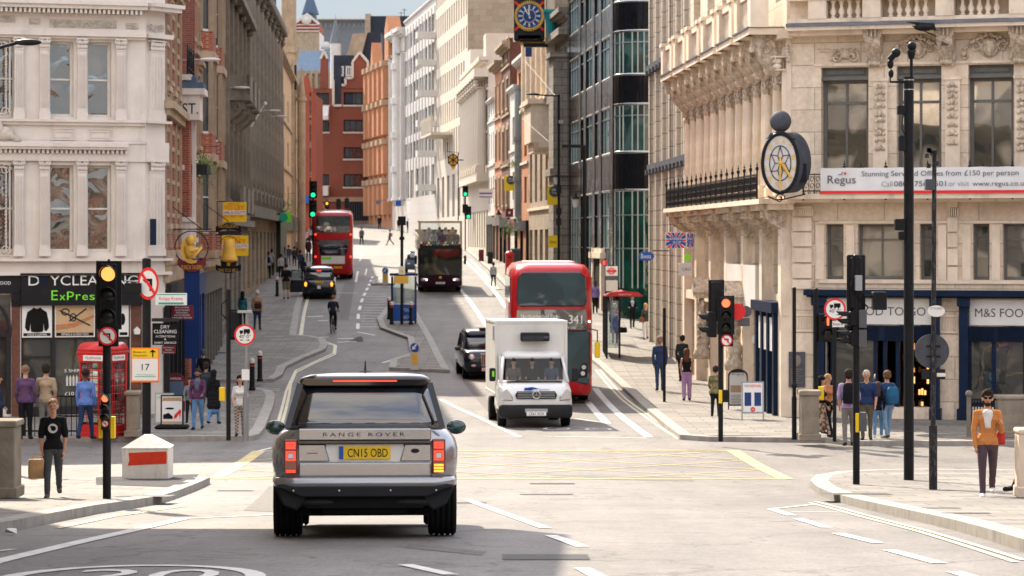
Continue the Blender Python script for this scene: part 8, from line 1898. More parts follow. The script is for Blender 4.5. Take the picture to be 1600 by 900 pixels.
bus_wheels(o,(2.2,8.0));plate(o,.3,-.03,.72,'LJ17 WOC',blue=False);boxp(o,'underbody','rubber',-.9,.9,.3,10,.15,.4,0)
def taxi(px,py,rz,label,rear):
 o=vthing('taxi',label,'taxi',px,py,rz);y=0
 shell(o,'body','paint_blue_black',[(.80,.1,4.45,.25,.28),(.88,.03,4.52,.3,.45),(.89,.02,4.53,.32,.75),(.87,.08,4.45,.34,.95)]+([(.84,.2,4.1,.32,1.02)]if rear else[(.80,.35,4.4,.32,1.05)]),7)
 a,b=(.35,3.0)if rear else(1.45,4.1)
 shell(o,'glasshouse','glass_car',[(.80,a,b,.22,1.0),(.72,a+.28,b-.28,.22,1.5)],6);shell(o,'roof','paint_blue_black',[(.73,a+.24,b-.24,.22,1.49),(.71,a+.28,b-.28,.2,1.6),(.62,a+.45,b-.45,.2,1.69),(.35,a+.75,b-.75,.15,1.73)],6)
 for sg in(-1,1):
  for q in(a+.02,(a+b)/2,b-.02):d_=.26 if q<(a+b)/2-.1 else(-.26 if q>(a+b)/2+.1 else 0);m=MB();m.cyl((sg*.79,q,1.0),(sg*.71,q+d_,1.52),.035,None,6);m.build('pillar','paint_blue_black',o)
  wheel(o,sg*.78,.75,.32,.2);wheel(o,sg*.78,3.6,.32,.2)
  m=MB();m.ball((sg*1.0,b-.1 if rear else a+.15,1.05),(.11,.06,.08),12,7);m.build('wing_mirror','paint_black',o)
  if rear:m=MB();m.ball((sg*.70,.05,.82),(.075,.06,.13),12,8);m.build('tail_lamp','lamp_orange',o)
  else:m=MB();m.ball((sg*.60,.10,.80),(.13,.08,.13),16,9);hl=m.build('headlamp','headlamp',o);m=MB();m.ball((sg*.60,.045,.80),(.08,.04,.08),12,7);m.build('lens','sign_white',hl);m=MB();m.ball((sg*.55,.02,.52),(.09,.03,.04),10,6);m.build('indicator','pale_white',o)
 if rear:plate(o,0,.03,.88,'LK12 ABV');boxp(o,'brake_light','lamp_tail',-.13,.13,.50,.56,1.5,1.54,0);boxp(o,'sticker','sign_white',-.08,.1,.0,.03,.58,.74,0)
 else:
  m=MB();m.ext([(-.26,.50),(.26,.50),(.30,.95),(-.30,.95)],-.02,.2);m.build('grille','chrome_strip',o);m=MB();[m.box(-.24+.06*i,-.21+.06*i,-.03,-.02,.54,.91)for i in range(9)];m.build('grille_bar','plastic_dark',o);plate(o,.0,-.03,.33,'LV57','sign_white',blue=False)
  boxp(o,'roof_light','frame_dark',-.18,.18,1.9,2.1,1.68,1.78)
 boxp(o,'underbody','rubber',-.7,.7,.2,4.2,.18,.35,0);return o
t_=taxi(498,468,.05,'black taxi seen from behind with its rear left door open',True)
m=MB();m.box(-1.6,-.9,1.55,1.60,.3,.98);dr_o=m.build('open_door','paint_blue_black',t_,bevel=.03);m=MB();m.tube([(-1.58,1.57,.98),(-1.5,1.57,1.5),(-.98,1.57,1.5),(-.9,1.57,.98)],.035,6);m.build('door_frame','paint_blue_black',dr_o);boxp(dr_o,'door_window','clear_glass',-1.53,-.97,1.56,1.58,1.0,1.47,0)
taxi(764,594,.10,'black taxi facing the viewer left of the white box van',False)
def small_car(px,py,rz,col,label):
 o=vthing('car',label,'car',px,py,rz);shell(o,'body',col,[(.78,.1,4,.2,.3),(.86,0,4.1,.25,.5),(.84,.15,4,.25,.9)],5);shell(o,'glasshouse','glass_car',[(.78,.7,3.6,.2,.9),(.62,1.2,3.2,.2,1.4)],5);shell(o,'roof',col,[(.62,1.18,3.2,.2,1.39),(.5,1.4,3,.2,1.47)],5)
 for sg in(-1,1):wheel(o,sg*.75,.8,.31,.18);wheel(o,sg*.75,3.2,.31,.18);m=MB();m.ball((sg*.62,.05,.68),(.14,.05,.07),8,5);m.build('headlamp','headlamp',o)
small_car(653,428,.05,'slate_blue','small blue grey car half hidden behind the open top bus');small_car(470,360,.0,'van_white','white car far up the left side of the street')
def bicycle(loc,rx,rz,label,mat='frame_dark'):
 o=thing('bicycle',label,'bicycle',loc);o.rotation_euler=(rx,0,rz)
 for y in(-.52,.52):
  m=MB();m.tube([(0,y+.34*math.cos(R(a)),.35+.34*math.sin(R(a)))for a in range(0,360,15)],.018,6,close=True);w_=m.build('wheel','rubber',o);m=MB();[m.tube([(0,y,.35),(0,y+.33*math.cos(R(a)),.35+.33*math.sin(R(a)))],.003,3)for a in range(0,360,24)];m.cyl((-.04,y,.35),(.04,y,.35),.025,None,8);m.build('spokes','grey_metal',w_)
 m=MB()
 for a,b in(((.0,.52,.35),(0,.08,.33)),((0,.08,.33),(0,.2,.85)),((0,.2,.80),(0,-.35,.82)),((0,.08,.33),(0,-.37,.72)),((0,.52,.35),(0,.2,.78)),((0,-.52,.35),(0,-.33,.95))):m.tube([a,b],.018,6)
 m.build('frame',mat,o);m=MB();m.tube([(-.28,-.38,.98),(0,-.33,.98),(.28,-.38,.98)],.016,6);m.build('handlebar','black_metal',o);m=MB();m.ball((0,.22,.92),(.07,.13,.04),10,6);m.tube([(0,.2,.8),(0,.22,.9)],.015,5);m.build('saddle','rubber',o);m=MB();m.tube([(-.1,.0,.25),(0,.08,.33),(.1,.16,.41)],.015,5);m.box(-.15,-.08,-.06,.04,.24,.27);m.box(.08,.15,.1,.2,.4,.43);m.build('pedals','grey_metal',o)
 return o
pc_=G(520,520);bicycle(tuple(pc_),0,math.pi-.06,'bicycle ridden away from the viewer in the left lane')
pb_=G(296,640,H_P);bicycle((-10.75,88,gz(88)+H_P),0,math.pi-.1,'parked bicycle leaning at the blue pub front','grey_metal')
# --- people: one continuous remeshed body each
import numpy as np
SK={'w':'skin_pale','m':'skin_mid','d':'skin_dark'}
pm('skin_pale',(.50,.27,.18),.55,var=.06,scale=8);pm('skin_mid',(.30,.15,.09),.55,var=.06,scale=8);pm('skin_dark',(.10,.05,.03),.5,var=.06,scale=8)
_CM={}
def cm(c,pat=None):
 k=(c,pat)
 if k in _CM:return _CM[k]
 nm='cloth_%d'%len(_CM);m=pm(nm,c,.85,var=.16,scale=7,bump=.012,bscale=9)
 if pat:
  t=m.node_tree;b=t.nodes['Principled BSDF'];src=b.inputs['Base Color'].links[0].from_socket;tcn=ND(t,'ShaderNodeTexCoord')
  if pat=='check':n=ND(t,'ShaderNodeTexChecker',{'Scale':22});o_=n.outputs['Fac']
  else:n=ND(t,'ShaderNodeTexNoise',{'Scale':16 if pat=='spots' else 9,'Detail':1});r_=ND(t,'ShaderNodeMath',{1:.52},operation='GREATER_THAN');t.links.new(n.outputs[0],r_.inputs[0]);o_=r_.outputs[0]
  t.links.new(tcn.outputs['Object'],n.inputs[0]);mxx=ND(t,'ShaderNodeMix',data_type='RGBA');mxx.inputs[7].default_value=c4({'check':(.45,.36,.28),'spots':(.42,.33,.25),'camo':(.10,.11,.05)}[pat]);t.links.new(o_,mxx.inputs[0]);t.links.new(src,mxx.inputs[6]);t.links.new(mxx.outputs[2],b.inputs['Base Color'])
 _CM[k]=nm;return nm
def body(prims,vox,mats,name='person',hem=None):
 """prims: (a, b, ra, rb, region, sx, sy) tapered capsules, unioned by a voxel remesh; each face takes the colour of its nearest capsule"""
 m=MB();m.sm=True
 for a,b,ra,rb,reg,sx,sy in prims:
  a,b=Vector(a),Vector(b);d=b-a;n=10;L_=d.length;dz=d.normalized()if L_>1e-6 else Vector((0,0,1))
  rings=[];ks=5
  for t in range(ks):an=-math.pi/2+math.pi/2*t/(ks-1);rings.append((a+dz*ra*math.sin(an),max(ra*math.cos(an),1e-3)))
  for t in range(ks):an=math.pi/2*t/(ks-1);rings.append((b+dz*rb*math.sin(an),max(rb*math.cos(an),1e-3)))
  u=Vector((1,0,0))if abs(dz.x)<.8 else Vector((0,1,0));u=(u-dz*u.dot(dz)).normalized();v=dz.cross(u)
  m.loft([[c+(u*math.cos(2*math.pi*i/n)*sx+v*math.sin(2*math.pi*i/n)*sy)*r for i in range(n)]for c,r in rings],True)
 me=bpy.data.meshes.new(name);me.from_pydata(m.v,[],m.f);ob=bpy.data.objects.new(name,me);COL.objects.link(ob)
 rm=ob.modifiers.new('r','REMESH');rm.mode='VOXEL';rm.voxel_size=vox;rm.use_smooth_shade=True
 sm_=ob.modifiers.new('s','SMOOTH');sm_.factor=.6;sm_.iterations=3 if vox<.014 else 2
 dg=bpy.context.evaluated_depsgraph_get();m2=bpy.data.meshes.new_from_object(ob.evaluated_get(dg));bpy.data.objects.remove(ob);bpy.data.meshes.remove(me)
 nv=len(m2.vertices);V=np.empty(nv*3);N=np.empty(nv*3);m2.vertices.foreach_get('co',V);m2.vertices.foreach_get('normal',N);V=V.reshape(-1,3);N=N.reshape(-1,3)
 x,y,z=V.T;w_=np.clip((1.42-z)/.1,0,1)*np.clip((np.abs(z-.9)+.0),.25,1);fd=np.sin(31*z+9*np.sin(11*x+5*y)+4*np.sin(7*z))*.5+np.sin(17*z+23*x+6*np.sin(13*y))*.5
 V+=N*(fd*.0075*w_*(z>.14)*(np.abs(x)<.24))[:,None];m2.vertices.foreach_set('co',V.ravel())
 m2.name=name;nf=len(m2.polygons);C=np.empty(nf*3);m2.polygons.foreach_get('center',C);C=C.reshape(-1,3);best=np.full(nf,1e9);idx=np.zeros(nf,int)
 m2.materials.clear();regs=sorted({p[4]for p in prims})
 for rg in regs:m2.materials.append(MAT[mats[rg]])
 for a,b,ra,rb,reg,sx,sy in prims:
  a,b=np.array(a),np.array(b);d=b-a;L2=max(d@d,1e-9);t=np.clip((C-a)@d/L2,0,1);q=C-(a+t[:,None]*d);r=ra+(rb-ra)*t
  q=q/np.array([sx,sy if abs(d[2])>.5*math.sqrt(L2)else 1,1])if abs(d[2])>.5*math.sqrt(L2)else q
  ds=np.sqrt((q**2).sum(1))-r;w_=ds<best;best[w_]=ds[w_];idx[w_]=regs.index(reg)
 if hem is not None and 't' in regs and 'b' in regs:
  it_,ib_=regs.index('t'),regs.index('b');sel=(idx==it_)|(idx==ib_);idx[sel]=np.where(C[sel,2]+.06*np.abs(C[sel,0])>hem,it_,ib_)
 m2.polygons.foreach_set('material_index',idx.astype(np.int32));m2.polygons.foreach_set('use_smooth',np.ones(nf,bool));m2.update();return m2
def person(px,py,top,rz,label,tc,bc,hair='short',hc=(.03,.02,.015),skin='w',stride=.28,kind='long',legs='long',arms=None,vox=None,shoe=(.02,.02,.02),coat=0,slim=1.0,hat=None,tp=None,bp=None,fem=False,sit=None,loc=None,H=None,head=0,inner=None,lift=H_P,beard=None,glasses=False,group=None,lean=0,look=0):
 q_=random.Random(int(px*7+py));arms=arms or((q_.uniform(-22,24),q_.uniform(8,45)),(q_.uniform(-22,24),q_.uniform(8,45)))
 if loc is None:
  L0=G(px,py,lift);k=F/L0.y;H=(py-top)/k
 else:L0=Vector(loc)
 s=H/1.76;D_=L0.y;vox=(vox or(.010 if D_<60 else.015 if D_<95 else.022 if D_<170 else.030))/1
 P=[];sw=(.150 if fem else.172)*slim;hp=.085
 def cap(a,b,ra,rb,r,sx=1,sy=1):P.append((a,b,ra,rb,r,sx,sy))
 hip=.92
 def leg(sd,an,kb):
  h=Vector((sd*hp,0,hip));a=R(an);th=.43;kn=h+Vector((sd*.01,-math.sin(a)*th,-math.cos(a)*th));b=a-R(kb);ank=kn+Vector((0,-math.sin(b)*.41,-math.cos(b)*.41));return h,kn,ank
 sa=math.degrees(math.asin(min(stride,.6)))
 LG=[leg(-1,sa,3),leg(1,-sa*.75,sa*1.1)]if not sit else None
 if sit:
  LG=[]
  for sd in(-1,1):h=Vector((sd*hp,0,hip));kn=h+Vector((sd*.03,-.34 if sit=='seat' or sd<0 else-.3,-.05 if sit=='seat' else(-.30 if sd<0 else-.12)));LG.append((h,kn,kn+Vector((0,.02 if sit=='seat' else.14,-.40))))
 lo=0 if sit else min(l[2].z for l in LG)-.085
 wide=1.25 if legs=='wide' else 1
 for(h,kn,an),sd in zip(LG,(-1,1)):
  cap(h,kn,.098*slim**.5,.066*wide,'b');
  if legs=='shorts':cap(h,h+(kn-h)*.85,.105,.095,'b');cap(kn,an,.052,.036,'s')
  else:cap(kn,an,.064*wide,.050*wide,'b')
  cap(an+Vector((0,.03,-.035)),an+Vector((sd*.015,-.15,-.055)),.050,.044,'f',1,.85)
 cap((-.05,0,.96),(.05,0,.96),.125*slim,.125*slim,'b')
 top_z=1.46;tc_r='t'
 cap((-.045,0,.99),(.045,0,.99),.118*slim,.118*slim,tc_r);cap((0,.005,1.05),(0,0,1.28),.118*slim*(.92 if fem else 1),.135*slim,tc_r,1.12,.84);cap((-sw*.35,.01,1.31),(sw*.35,.01,1.31),.115*slim,.115*slim,tc_r);cap((-sw*.8,.01,1.41),(sw*.8,.01,1.41),.062,.062,tc_r);cap((-.05,.02,1.425),(.05,.02,1.425),.062,.062,tc_r)
 if fem:cap((-.07,-.09,1.27),(.07,-.09,1.27),.065,.065,tc_r)
 if inner:cap((0,-.085,1.20),(0,-.078,1.42),.040,.068,'i',1.3,1)
 cap((0,.01,1.45),(0,-.005,1.56),.060,.056,'s')
 hx=Vector((0,-.015-lean*.0,1.655))
 cap(hx+Vector((0,.015,.015)),hx+Vector((0,.015,.03)),.112,.104,'s',.86,1.0);cap(hx+Vector((0,-.02,-.055)),hx+Vector((0,-.03,-.075)),.062,.048,'s',.95,1)
 fine=vox<.02
 if fine:
  cap(hx+Vector((0,-.105,.005)),hx+Vector((0,-.118,-.022)),.010,.016,'s');
  for sd in(-1,1):cap(hx+Vector((sd*.083,.02,.01)),hx+Vector((sd*.083,.02,-.025)),.018,.014,'s');cap(hx+Vector((sd*.04,-.083,.03)),hx+Vector((sd*.015,-.088,.028)),.014,.014,'s')
 for sd,(sh_,el_)in zip((-1,1),arms):
  S_=Vector((sd*sw*1.02,.01,1.405));a=R(sh_);ou=R(9);E_=S_+Vector((sd*math.sin(ou)*.29,-math.sin(a)*.29,-math.cos(a)*.29*math.cos(ou)));b=a+R(el_);Wd=E_+Vector((-sd*.02,-math.sin(b)*.25,-math.cos(b)*.25));dh=(Wd-E_).normalized()
  cap(S_,E_,.060*slim**.5,.050,'a' if kind!='vest' else 's');fore='a' if kind=='long' else 's'
  if kind=='short':cap(S_,S_+(E_-S_)*.8,.066,.066,'a')
  cap(E_,Wd,.048 if fore=='a' else.042,.040 if fore=='a' else.030,fore);pm_=Wd+dh*.085;cap(Wd,pm_,.026,.032,'s',.7,1)
  if vox<.02:
   for fi,(fx,fl)in enumerate(((-.028,.062),(-.010,.072),(.009,.068),(.027,.055))):
    b0=pm_+Vector((0,fx,-.0));b1=b0+dh*fl*.55+Vector((-sd*.008,0,0));b2=b1+dh*fl*.45+Vector((-sd*.022,-.004,.004));cap(b0,b1,.0095,.009,'s');cap(b1,b2,.009,.0075,'s')
   cap(Wd+dh*.03+Vector((-sd*.01,-.025,0)),Wd+dh*.085+Vector((-sd*.02,-.058,0)),.012,.009,'s')
 if coat:
  for q in range(4):z0=.97-(coat*q/4);cap((-.06,0,z0),(.06,0,z0),.135+.012*q,.135+.012*q,'t',1,1)
  cap((0,0,.97),(0,0,.97-coat),.15,.19,'t',1,.85)
 if legs=='skirt':cap((0,0,.95),(0,0,.35),.15,.20,'b',1,.8)
 if kind=='short' or kind=='long':cap((0,0,1.0),(0,0,.93),.15*slim,.155*slim,'t',1.05,.82)
 mats={'s':SK[skin],'t':cm(tc,tp),'a':cm(tc,tp),'b':cm(bc,bp),'f':cm(shoe),'i':cm(inner or(.7,.7,.68))}
 P=[(tuple(a),tuple(b),ra,rb,r,sx,sy)for a,b,ra,rb,r,sx,sy in P]
 if lean:
  Rm=Matrix.Rotation(R(lean),3,'X');piv=Vector((0,0,hip))
  P=[((piv+Rm@(Vector(a)-piv))[:]if a[2]>hip-.03 and r!='b' else a,(piv+Rm@(Vector(b)-piv))[:]if b[2]>hip-.03 and r!='b' else b,ra,rb,r,sx,sy)for a,b,ra,rb,r,sx,sy in P];hx=piv+Rm@(hx-piv)
 me=body(P,vox,mats,'person',None if sit or legs=='skirt' else(.97-coat if coat else.90 if kind in('long','short')else.99));o=tag(put('person',me),label,'person',group);o.location=(L0.x,L0.y,L0.z-lo*s);o.scale=(s,s,s);o.rotation_euler=(0,0,R(rz))
 hm=cm(hc);m=MB();m.sm=True
 if hair!='bald':
  if hair=='buzz':m.ball((0,hx.y+.03,hx.z+.035),(.099,.113,.102),16,10)
  else:
   m.ball((0,hx.y+.028,hx.z+.052),(.104,.122,.098),16,10)
   m.ball((0,hx.y+.055,hx.z-.0),(.102,.095,.095),14,8)
  if hair=='long':[m.ball((q*.04,hx.y+.07+.02*z_,hx.z-.06-.09*z_),(.062-.004*z_,.05,.09),10,7)for q in(-1,0,1)for z_ in range(3)]
  if hair=='quiff':m.ball((0,hx.y-.055,hx.z+.115),(.06,.045,.04),12,8);m.ball((.02,hx.y-.01,hx.z+.135),(.06,.06,.03),12,8)
  h_=m.build('hair',hm,o)
  for v_ in h_.data.vertices:v_.co*=1+q_.uniform(-.003,.003);v_.co.x+=q_.uniform(-.006,.006);v_.co.y+=q_.uniform(-.006,.006)
  if head:h_.rotation_euler=(0,0,0)
 if beard:m=MB();m.sm=True;m.ball((0,hx.y-.045,hx.z-.098),(.058,.055,.034),14,8);m.ball((-.06,hx.y-.01,hx.z-.05),(.022,.04,.045),8,6);m.ball((.06,hx.y-.01,hx.z-.05),(.022,.04,.045),8,6);m.build('beard',hm,o)
 if fine:
  m=MB();[m.ball((sd*.033,hx.y-.094,hx.z+.012),(.012,.006,.006),8,5)for sd in(-1,1)];m.box(-.022,.022,hx.y-.098,hx.y-.088,hx.z-.056,hx.z-.051);m.build('face_features','tail_dark' if False else 'rubber',o)
 if glasses:m=MB();[m.ball((sd*.035,hx.y-.10,hx.z+.015),(.034,.012,.022),12,7)for sd in(-1,1)];m.box(-.08,.08,hx.y-.095,hx.y-.08,hx.z+.018,hx.z+.026);m.build('sunglasses','rubber',o)
 if hat:m=MB();m.sm=True;m.ball((0,hx.y+.02,hx.z+.06),(.098,.11,.09),14,8);(m.ball((0,hx.y-.10,hx.z+.045),(.07,.07,.012),12,6)if hat[1]else None);m.build('hat',cm(hat[0]),o)
 return o
def bag(o,name,label,cat,dx,dy,z,r,col,wd=1,arch=True,handle=True,strap=None):
 s=o.scale[0];p=o.matrix_basis@Vector((dx,dy,z));t=thing(name,label,cat,tuple(p));t.rotation_euler=o.rotation_euler;t.scale=(s,s,s);w_,d_,h_=r
 m=MB();m.sm=True;m.loft([rr(w_*q,-d_*q,d_*q,min(w_,d_)*.5*q,zz_*h_,4)for zz_,q in((-1,.82),(-.9,1),(.0,1.03),(.7,.98),(1,.72 if arch else.95))]);m.build('bag_body',cm(col),t)
 if handle:m=MB();m.tube([(-w_*.6,0,h_*.95),(-w_*.4,0,h_*1.5),(w_*.4,0,h_*1.5),(w_*.6,0,h_*.95)],.008,5);m.build('handle',cm(col),t)
 if strap:m=MB();[m.tube([(q*w_*.75,-d_*.5,-h_*.6),(q*w_*.8,-d_*1.0-.12,0),(q*w_*.75,-d_*1.0-.22,h_*.9),(q*w_*.7,-d_*.6,h_*1.1)],.016,5)for q in(-1,1)];m.build('strap',cm(col),t)
 return t
BK=(.012,.012,.014);NV=(.015,.03,.08);DG=(.05,.05,.055);JN=(.10,.20,.36);WH=(.62,.60,.58)
a=person(83,777,622,8,'man in a black T-shirt with round print carrying a paper bag at the near left',BK,(.06,.065,.07),'buzz',(.22,.12,.06),stride=.34,kind='short',arms=((2,4),(-6,14)),vox=.008,shoe=(.08,.08,.08),slim=.95)
m=MB();disc(m,0,0,.085,-.004,.004,24);pr_=m.build('shirt_print','pale_white',a,T(0,-.152,1.27)@Matrix.Rotation(R(4),4,'X'));m=MB();disc(m,.01,.0,.045,-.008,-.004,12);m.ball((-.02,-.006,.03),(.03,.004,.02),8,5);m.build('print_mark',cm(BK),pr_)
bag(a,'paper_bag','brown paper carrier bag held by the man in the black T-shirt','bag',-.28,-.06,.55,(.15,.09,.17),(.50,.29,.14),arch=False)
a=person(1543,776,610,-6,'bearded man with sunglasses and open orange shirt walking on the near right corner',(.50,.20,.06),(.075,.05,.065),'quiff',(.03,.02,.015),stride=.3,arms=((6,8),(4,118)),vox=.008,shoe=(.6,.6,.6),inner=(.7,.69,.66),beard=True,glasses=True,slim=1.02)
bag(a,'shoulder_bag','red shoulder bag at the hip of the man in the orange shirt','bag',.22,.06,1.0,(.07,.08,.11),(.35,.03,.03))
person(1625,768,600,-90,'walker in black shoes almost wholly beyond the right edge',BK,BK,stride=.5)
person(40,687,572,180,'man in a purple shirt seen from behind left of the tan shirted man',(.10,.05,.12),BK,'buzz',(.2,.12,.08),stride=.1,arms=((0,25),(0,25)),lift=.12)
person(72,686,571,178,'man in a tan polo shirt seen from behind',(.36,.27,.19),(.16,.16,.15),kind='short',stride=.05)
person(134,687,576,172,'man in a bright blue shirt seen from behind beside the telephone box',(.11,.20,.50),NV,'buzz',skin='d',arms=((0,30),(0,10)),stride=.3)
person(-4,688,585,90,'person in dark blue at the left edge behind the stone parapet',NV,BK)
person(309,671,577,-4,'bearded man in a purple open shirt and blue jeans by the shoe sign',(.09,.03,.08),JN,'short',skin='m',beard=True,inner=(.10,.12,.18),stride=.2)
person(334,663,578,170,'woman in a long black coat walking behind the man in the purple shirt',BK,JN,'long',BK,skin='m',coat=.45,fem=True)
person(322,652,566,180,'person with purple bag behind the pair on the left pavement',(.03,.04,.05),DG,skin='m');person(318,622,546,180,'man in a black leather jacket walking away by the blue pub front',BK,DG,'short',(.08,.08,.08));person(297,660,590,0,'person in grey beside the shoe sign',(.15,.15,.16),BK)
person(375,681,588,5,'woman in a white top and checked trousers with long black hair',WH,(.10,.06,.05),'long',BK,skin='w',kind='short',bp='check',fem=True,stride=.12,arms=((0,60),(15,20)))
a=person(379,512,455,180,'woman with long dark hair and teal sleeves walking up the left pavement',(.02,.10,.13),BK,'long',BK,fem=True)
a=person(402,516,453,180,'white haired man in a tan jacket walking up the left pavement',(.33,.22,.14),NV,'buzz',(.55,.5,.45),coat=.1);bag(a,'shoulder_bag','dark bag on the back of the man in the tan jacket','bag',-.05,.18,1.1,(.14,.05,.12),(.05,.02,.02))
person(447,467,413,182,'man in black T-shirt and khaki shorts beside the open taxi door',BK,(.14,.13,.09),'buzz',kind='short',legs='shorts',stride=.1)
a=person(419,436,393,180,'person in pale blue shirt with rucksack walking away on the left pavement',(.35,.40,.52),BK,skin='d');bag(a,'rucksack','dark rucksack worn over the pale blue shirt','bag',0,.18,1.25,(.15,.08,.2),NV,handle=False)
GL='walkers far up the left pavement'
for px,py,tp_,c_,b_,lb in((466,402,372,(.3,.3,.36),BK,'in grey blue close behind the dark maroon one'),(430,408,376,(.5,.48,.5),BK,'in white beside the stone wall'),(474,440,402,(.02,.03,.05),BK,'in black right by the taxi roof'),(462,383,352,(.5,.1,.05),DG,'in bright red at the green shop'),(472,376,346,(.4,.4,.42),NV,'in pale top beyond the green shop'),(424,431,389,(.4,.35,.36),BK,'in pinkish grey behind the pale blue shirt'),(439,434,397,(.5,.46,.5),BK,'in a white shirt left of the man in shorts'),(451,415,383,(.05,.06,.09),JN,'in dark top and jeans among the left crowd'),(460,416,385,DG,BK,'in all black beside the jeans wearer'),(438,401,369,(.02,.025,.03),BK,'in dark jacket close to the stone wall'),(455,388,366,(.45,.08,.04),DG,'in an orange red top'),(469,426,391,(.05,.12,.25),DG,'in blue beside the taxi door'),(482,409,371,(.05,.02,.03),NV,'in dark maroon left of the red bus'),(477,388,357,(.35,.25,.28),DG,'in pink beyond the crowd'),(486,383,352,(.2,.2,.22),BK,'in grey nearest the far bus'),(444,420,386,(.2,.2,.25),DG,'in bluish grey in the middle of the crowd')):
 person(px,py,tp_,180,'walker '+lb,c_,b_,group=GL,fem=px%2==0,hair='long' if px%3==0 else 'short')
person(565,383,355,-10,'walker in grey crossing the street right of the far red bus',(.07,.075,.08),BK,stride=.25,lift=0);a=person(609,383,358,-90,'walker in purple with tan rucksack crossing the sunlit road',(.12,.04,.16),BK,stride=.42,lift=0);bag(a,'rucksack','tan rucksack of the walker in purple','bag',0,.2,1.2,(.15,.1,.2),(.3,.2,.1),handle=False)
person(593,359,336,0,'dark dressed person before the orange brick front',BK,BK);person(638,364,341,0,'dark dressed person before the white office block',BK,BK)
person(623,361,340,0,'person before the ornate white building',DG,BK)
GR='walkers far up the right pavement'
for px,py,tp_,c_,b_,lb,kw in((738,384,356,WH,BK,'in a white top by the stone columns',{}),(746,391,361,(.12,.13,.15),(.05,.2,.22),'in grey shirt and teal shorts',dict(legs='shorts',kind='short')),(769,392,364,DG,(.3,.3,.3),'in grey shorts left of the black clad man',dict(legs='shorts')),(781,398,366,BK,BK,'in black with hands on hips',dict(kind='short',legs='shorts')),(814,413,384,(.10,.38,.24),(.25,.2,.15),'in a green shirt behind the bus roof',dict(kind='short')),(826,414,388,(.12,.14,.3),DG,'with maroon rucksack behind the bus roof',{}),(806,414,387,DG,BK,'in dark clothes right of the post box',{})):
 person(px,py,tp_,180,'walker '+lb,c_,b_,group=GR,**kw)
person(771,448,410,170,'walker in pale shirt and jeans on the kerb behind the bus',(.5,.5,.52),NV)
person(930,490,439,0,'man in a lilac shirt and dark trousers coming past the bus stop',(.26,.18,.42),BK,'buzz',skin='d')
person(988,513,461,4,'man in a dark suit with pale shirt reading as he walks',BK,BK,inner=(.35,.45,.6),arms=((10,80),(10,80)))
a=person(1009,530,474,0,'blonde woman in dark top and white trousers with brown bag',(.05,.055,.05),WH,'long',(.45,.28,.12),kind='short',fem=True,legs='wide');bag(a,'shoulder_bag','brown shoulder bag of the blonde woman','bag',-.2,-.12,.98,(.12,.06,.12),(.18,.07,.04))
a=person(961,537,474,180,'grey haired woman in a blue coat standing in the bus shelter',(.08,.10,.22),(.16,.12,.22),'short',(.4,.38,.36),coat=.3);bag(a,'handbag','black handbag held in the bus shelter','bag',-.36,0,.62,(.16,.07,.12),BK)
a=person(1031,611,526,180,'man in navy jacket and trousers with red and navy cap walking away',(.03,.055,.15),(.035,.06,.15),'short',(.3,.2,.15),hat=((.03,.05,.14),0),stride=.22,arms=((10,12),(-10,12)))
person(1066,597,524,182,'man in dark jacket and mustard beanie walking away beside the woman in lilac trousers',(.025,.035,.035),BK,hat=((.60,.26,.03),0))
person(1073,626,546,178,'woman in black top and wide lilac trousers walking away',BK,(.38,.22,.40),'long',(.10,.04,.02),kind='vest',legs='wide',fem=True,stride=.12)
person(1118,652,572,172,'person in a camouflage jacket and blue beanie behind the right signal',(.22,.17,.08),BK,hat=((.03,.07,.2),0),tp='camo',coat=.12,arms=((10,50),(10,50)))
a=person(1284,683,588,85,'woman in black top and leopard print skirt at the food shop corner',BK,(.13,.07,.05),'long',BK,legs='skirt',bp='spots',fem=True,arms=((5,60),(5,40)));bag(a,'handbag','large black handbag of the woman in the leopard skirt','bag',.1,-.34,.95,(.17,.08,.13),BK)
person(1294,681,585,40,'fair haired woman with bare orange shoulders behind the leopard skirt',(.45,.16,.06),BK,'long',(.38,.2,.08),kind='vest',fem=True)
a=person(1326,697,579,178,'man in a lilac shirt with black rucksack and cap stepping off the kerb',(.36,.27,.47),(.17,.15,.13),kind='short',hat=((.07,.06,.055),0),stride=.12,arms=((-18,20),(10,20)));bag(a,'rucksack','black rucksack worn over the lilac shirt','bag',0,.2,1.24,(.15,.08,.24),BK,handle=False,strap=True)
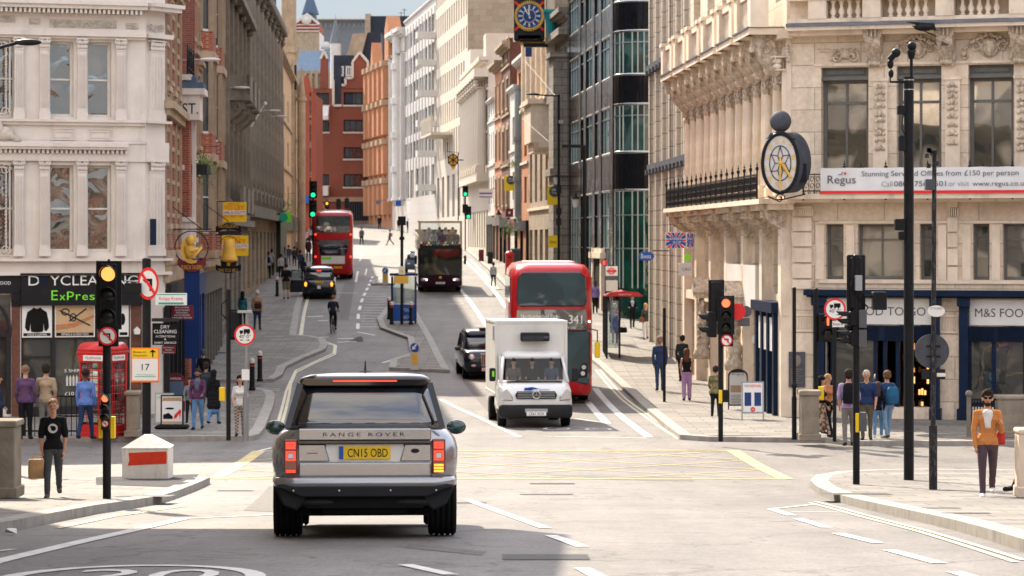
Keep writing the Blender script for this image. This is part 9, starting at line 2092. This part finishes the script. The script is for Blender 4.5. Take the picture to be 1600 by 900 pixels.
person(1354,687,580,-8,'grey haired man in a navy shirt and olive trousers facing the viewer',(.015,.03,.09),(.10,.09,.06),'buzz',(.35,.33,.3),kind='short',slim=1.15,stride=.08,arms=((5,25),(8,12)))
person(1372,685,597,170,'woman in black with brown hair and jeans among the group at the food shop',BK,(.12,.24,.40),'long',(.09,.04,.03),fem=True,shoe=(.6,.58,.52),stride=.25)
a=person(1386,685,580,-165,'man in a blue denim jacket shading his eyes beside the group',(.02,.055,.13),(.16,.25,.36),'short',(.12,.06,.03),stride=.22,arms=((0,10),(70,90)),shoe=(.08,.05,.04));bag(a,'rucksack','blue rucksack of the man in the denim jacket','bag',-.06,.22,1.15,(.15,.1,.22),(.02,.10,.2),handle=False,strap=True)
person(0,0,0,180,'cyclist in dark clothes riding away from the viewer in the left lane',(.015,.02,.03),BK,'buzz',(.2,.1,.06),sit='ride',loc=(pc_.x,pc_.y+.02,pc_.z+.0),H=1.72,lean=18,kind='short',arms=((55,15),(55,15)))
van=[ob for ob in COL.objects if ob.name.startswith('box_van')][0];MV=van.matrix_basis
for x_,c_,lb in((-.52,(.10,.08,.08),'van occupant in maroon on the left of the windscreen'),(-.02,BK,'van occupant in the middle in a dark printed top'),(.5,(.05,.07,.12),'van occupant on the right behind the windscreen')):
 p=MV@Vector((x_,1.10,.42));person(0,0,0,0,lb,c_,BK,sit='seat',loc=tuple(p),H=1.38,arms=((20,50),(20,50)),kind='short')
MT=tour.matrix_basis;q=random.Random(3)
for i in range(9):
 x_=(-.85,-.35,.1,.5,.9,-.6,.0,.35,.75)[i];y_=.9+.75*(i//5)+.1*(i%2);p=MT@Vector((x_,y_,2.05+(.12 if i>4 else 0)))
 person(0,0,0,0,('first','second','third','fourth','fifth','sixth','seventh','eighth','ninth')[i]+' passenger from the left on the open upper deck',((.45,.4,.45),(.7,.7,.7),(.2,.12,.2),(.02,.03,.06),(.03,.05,.09),(.2,.22,.3),(.1,.14,.3),(.5,.45,.4),(.3,.1,.1))[i],BK,sit='seat',loc=tuple(p),H=1.45,vox=.024,group='passengers on the open upper deck',hat=((.7,.7,.68),1)if i in(1,5,7)else None)
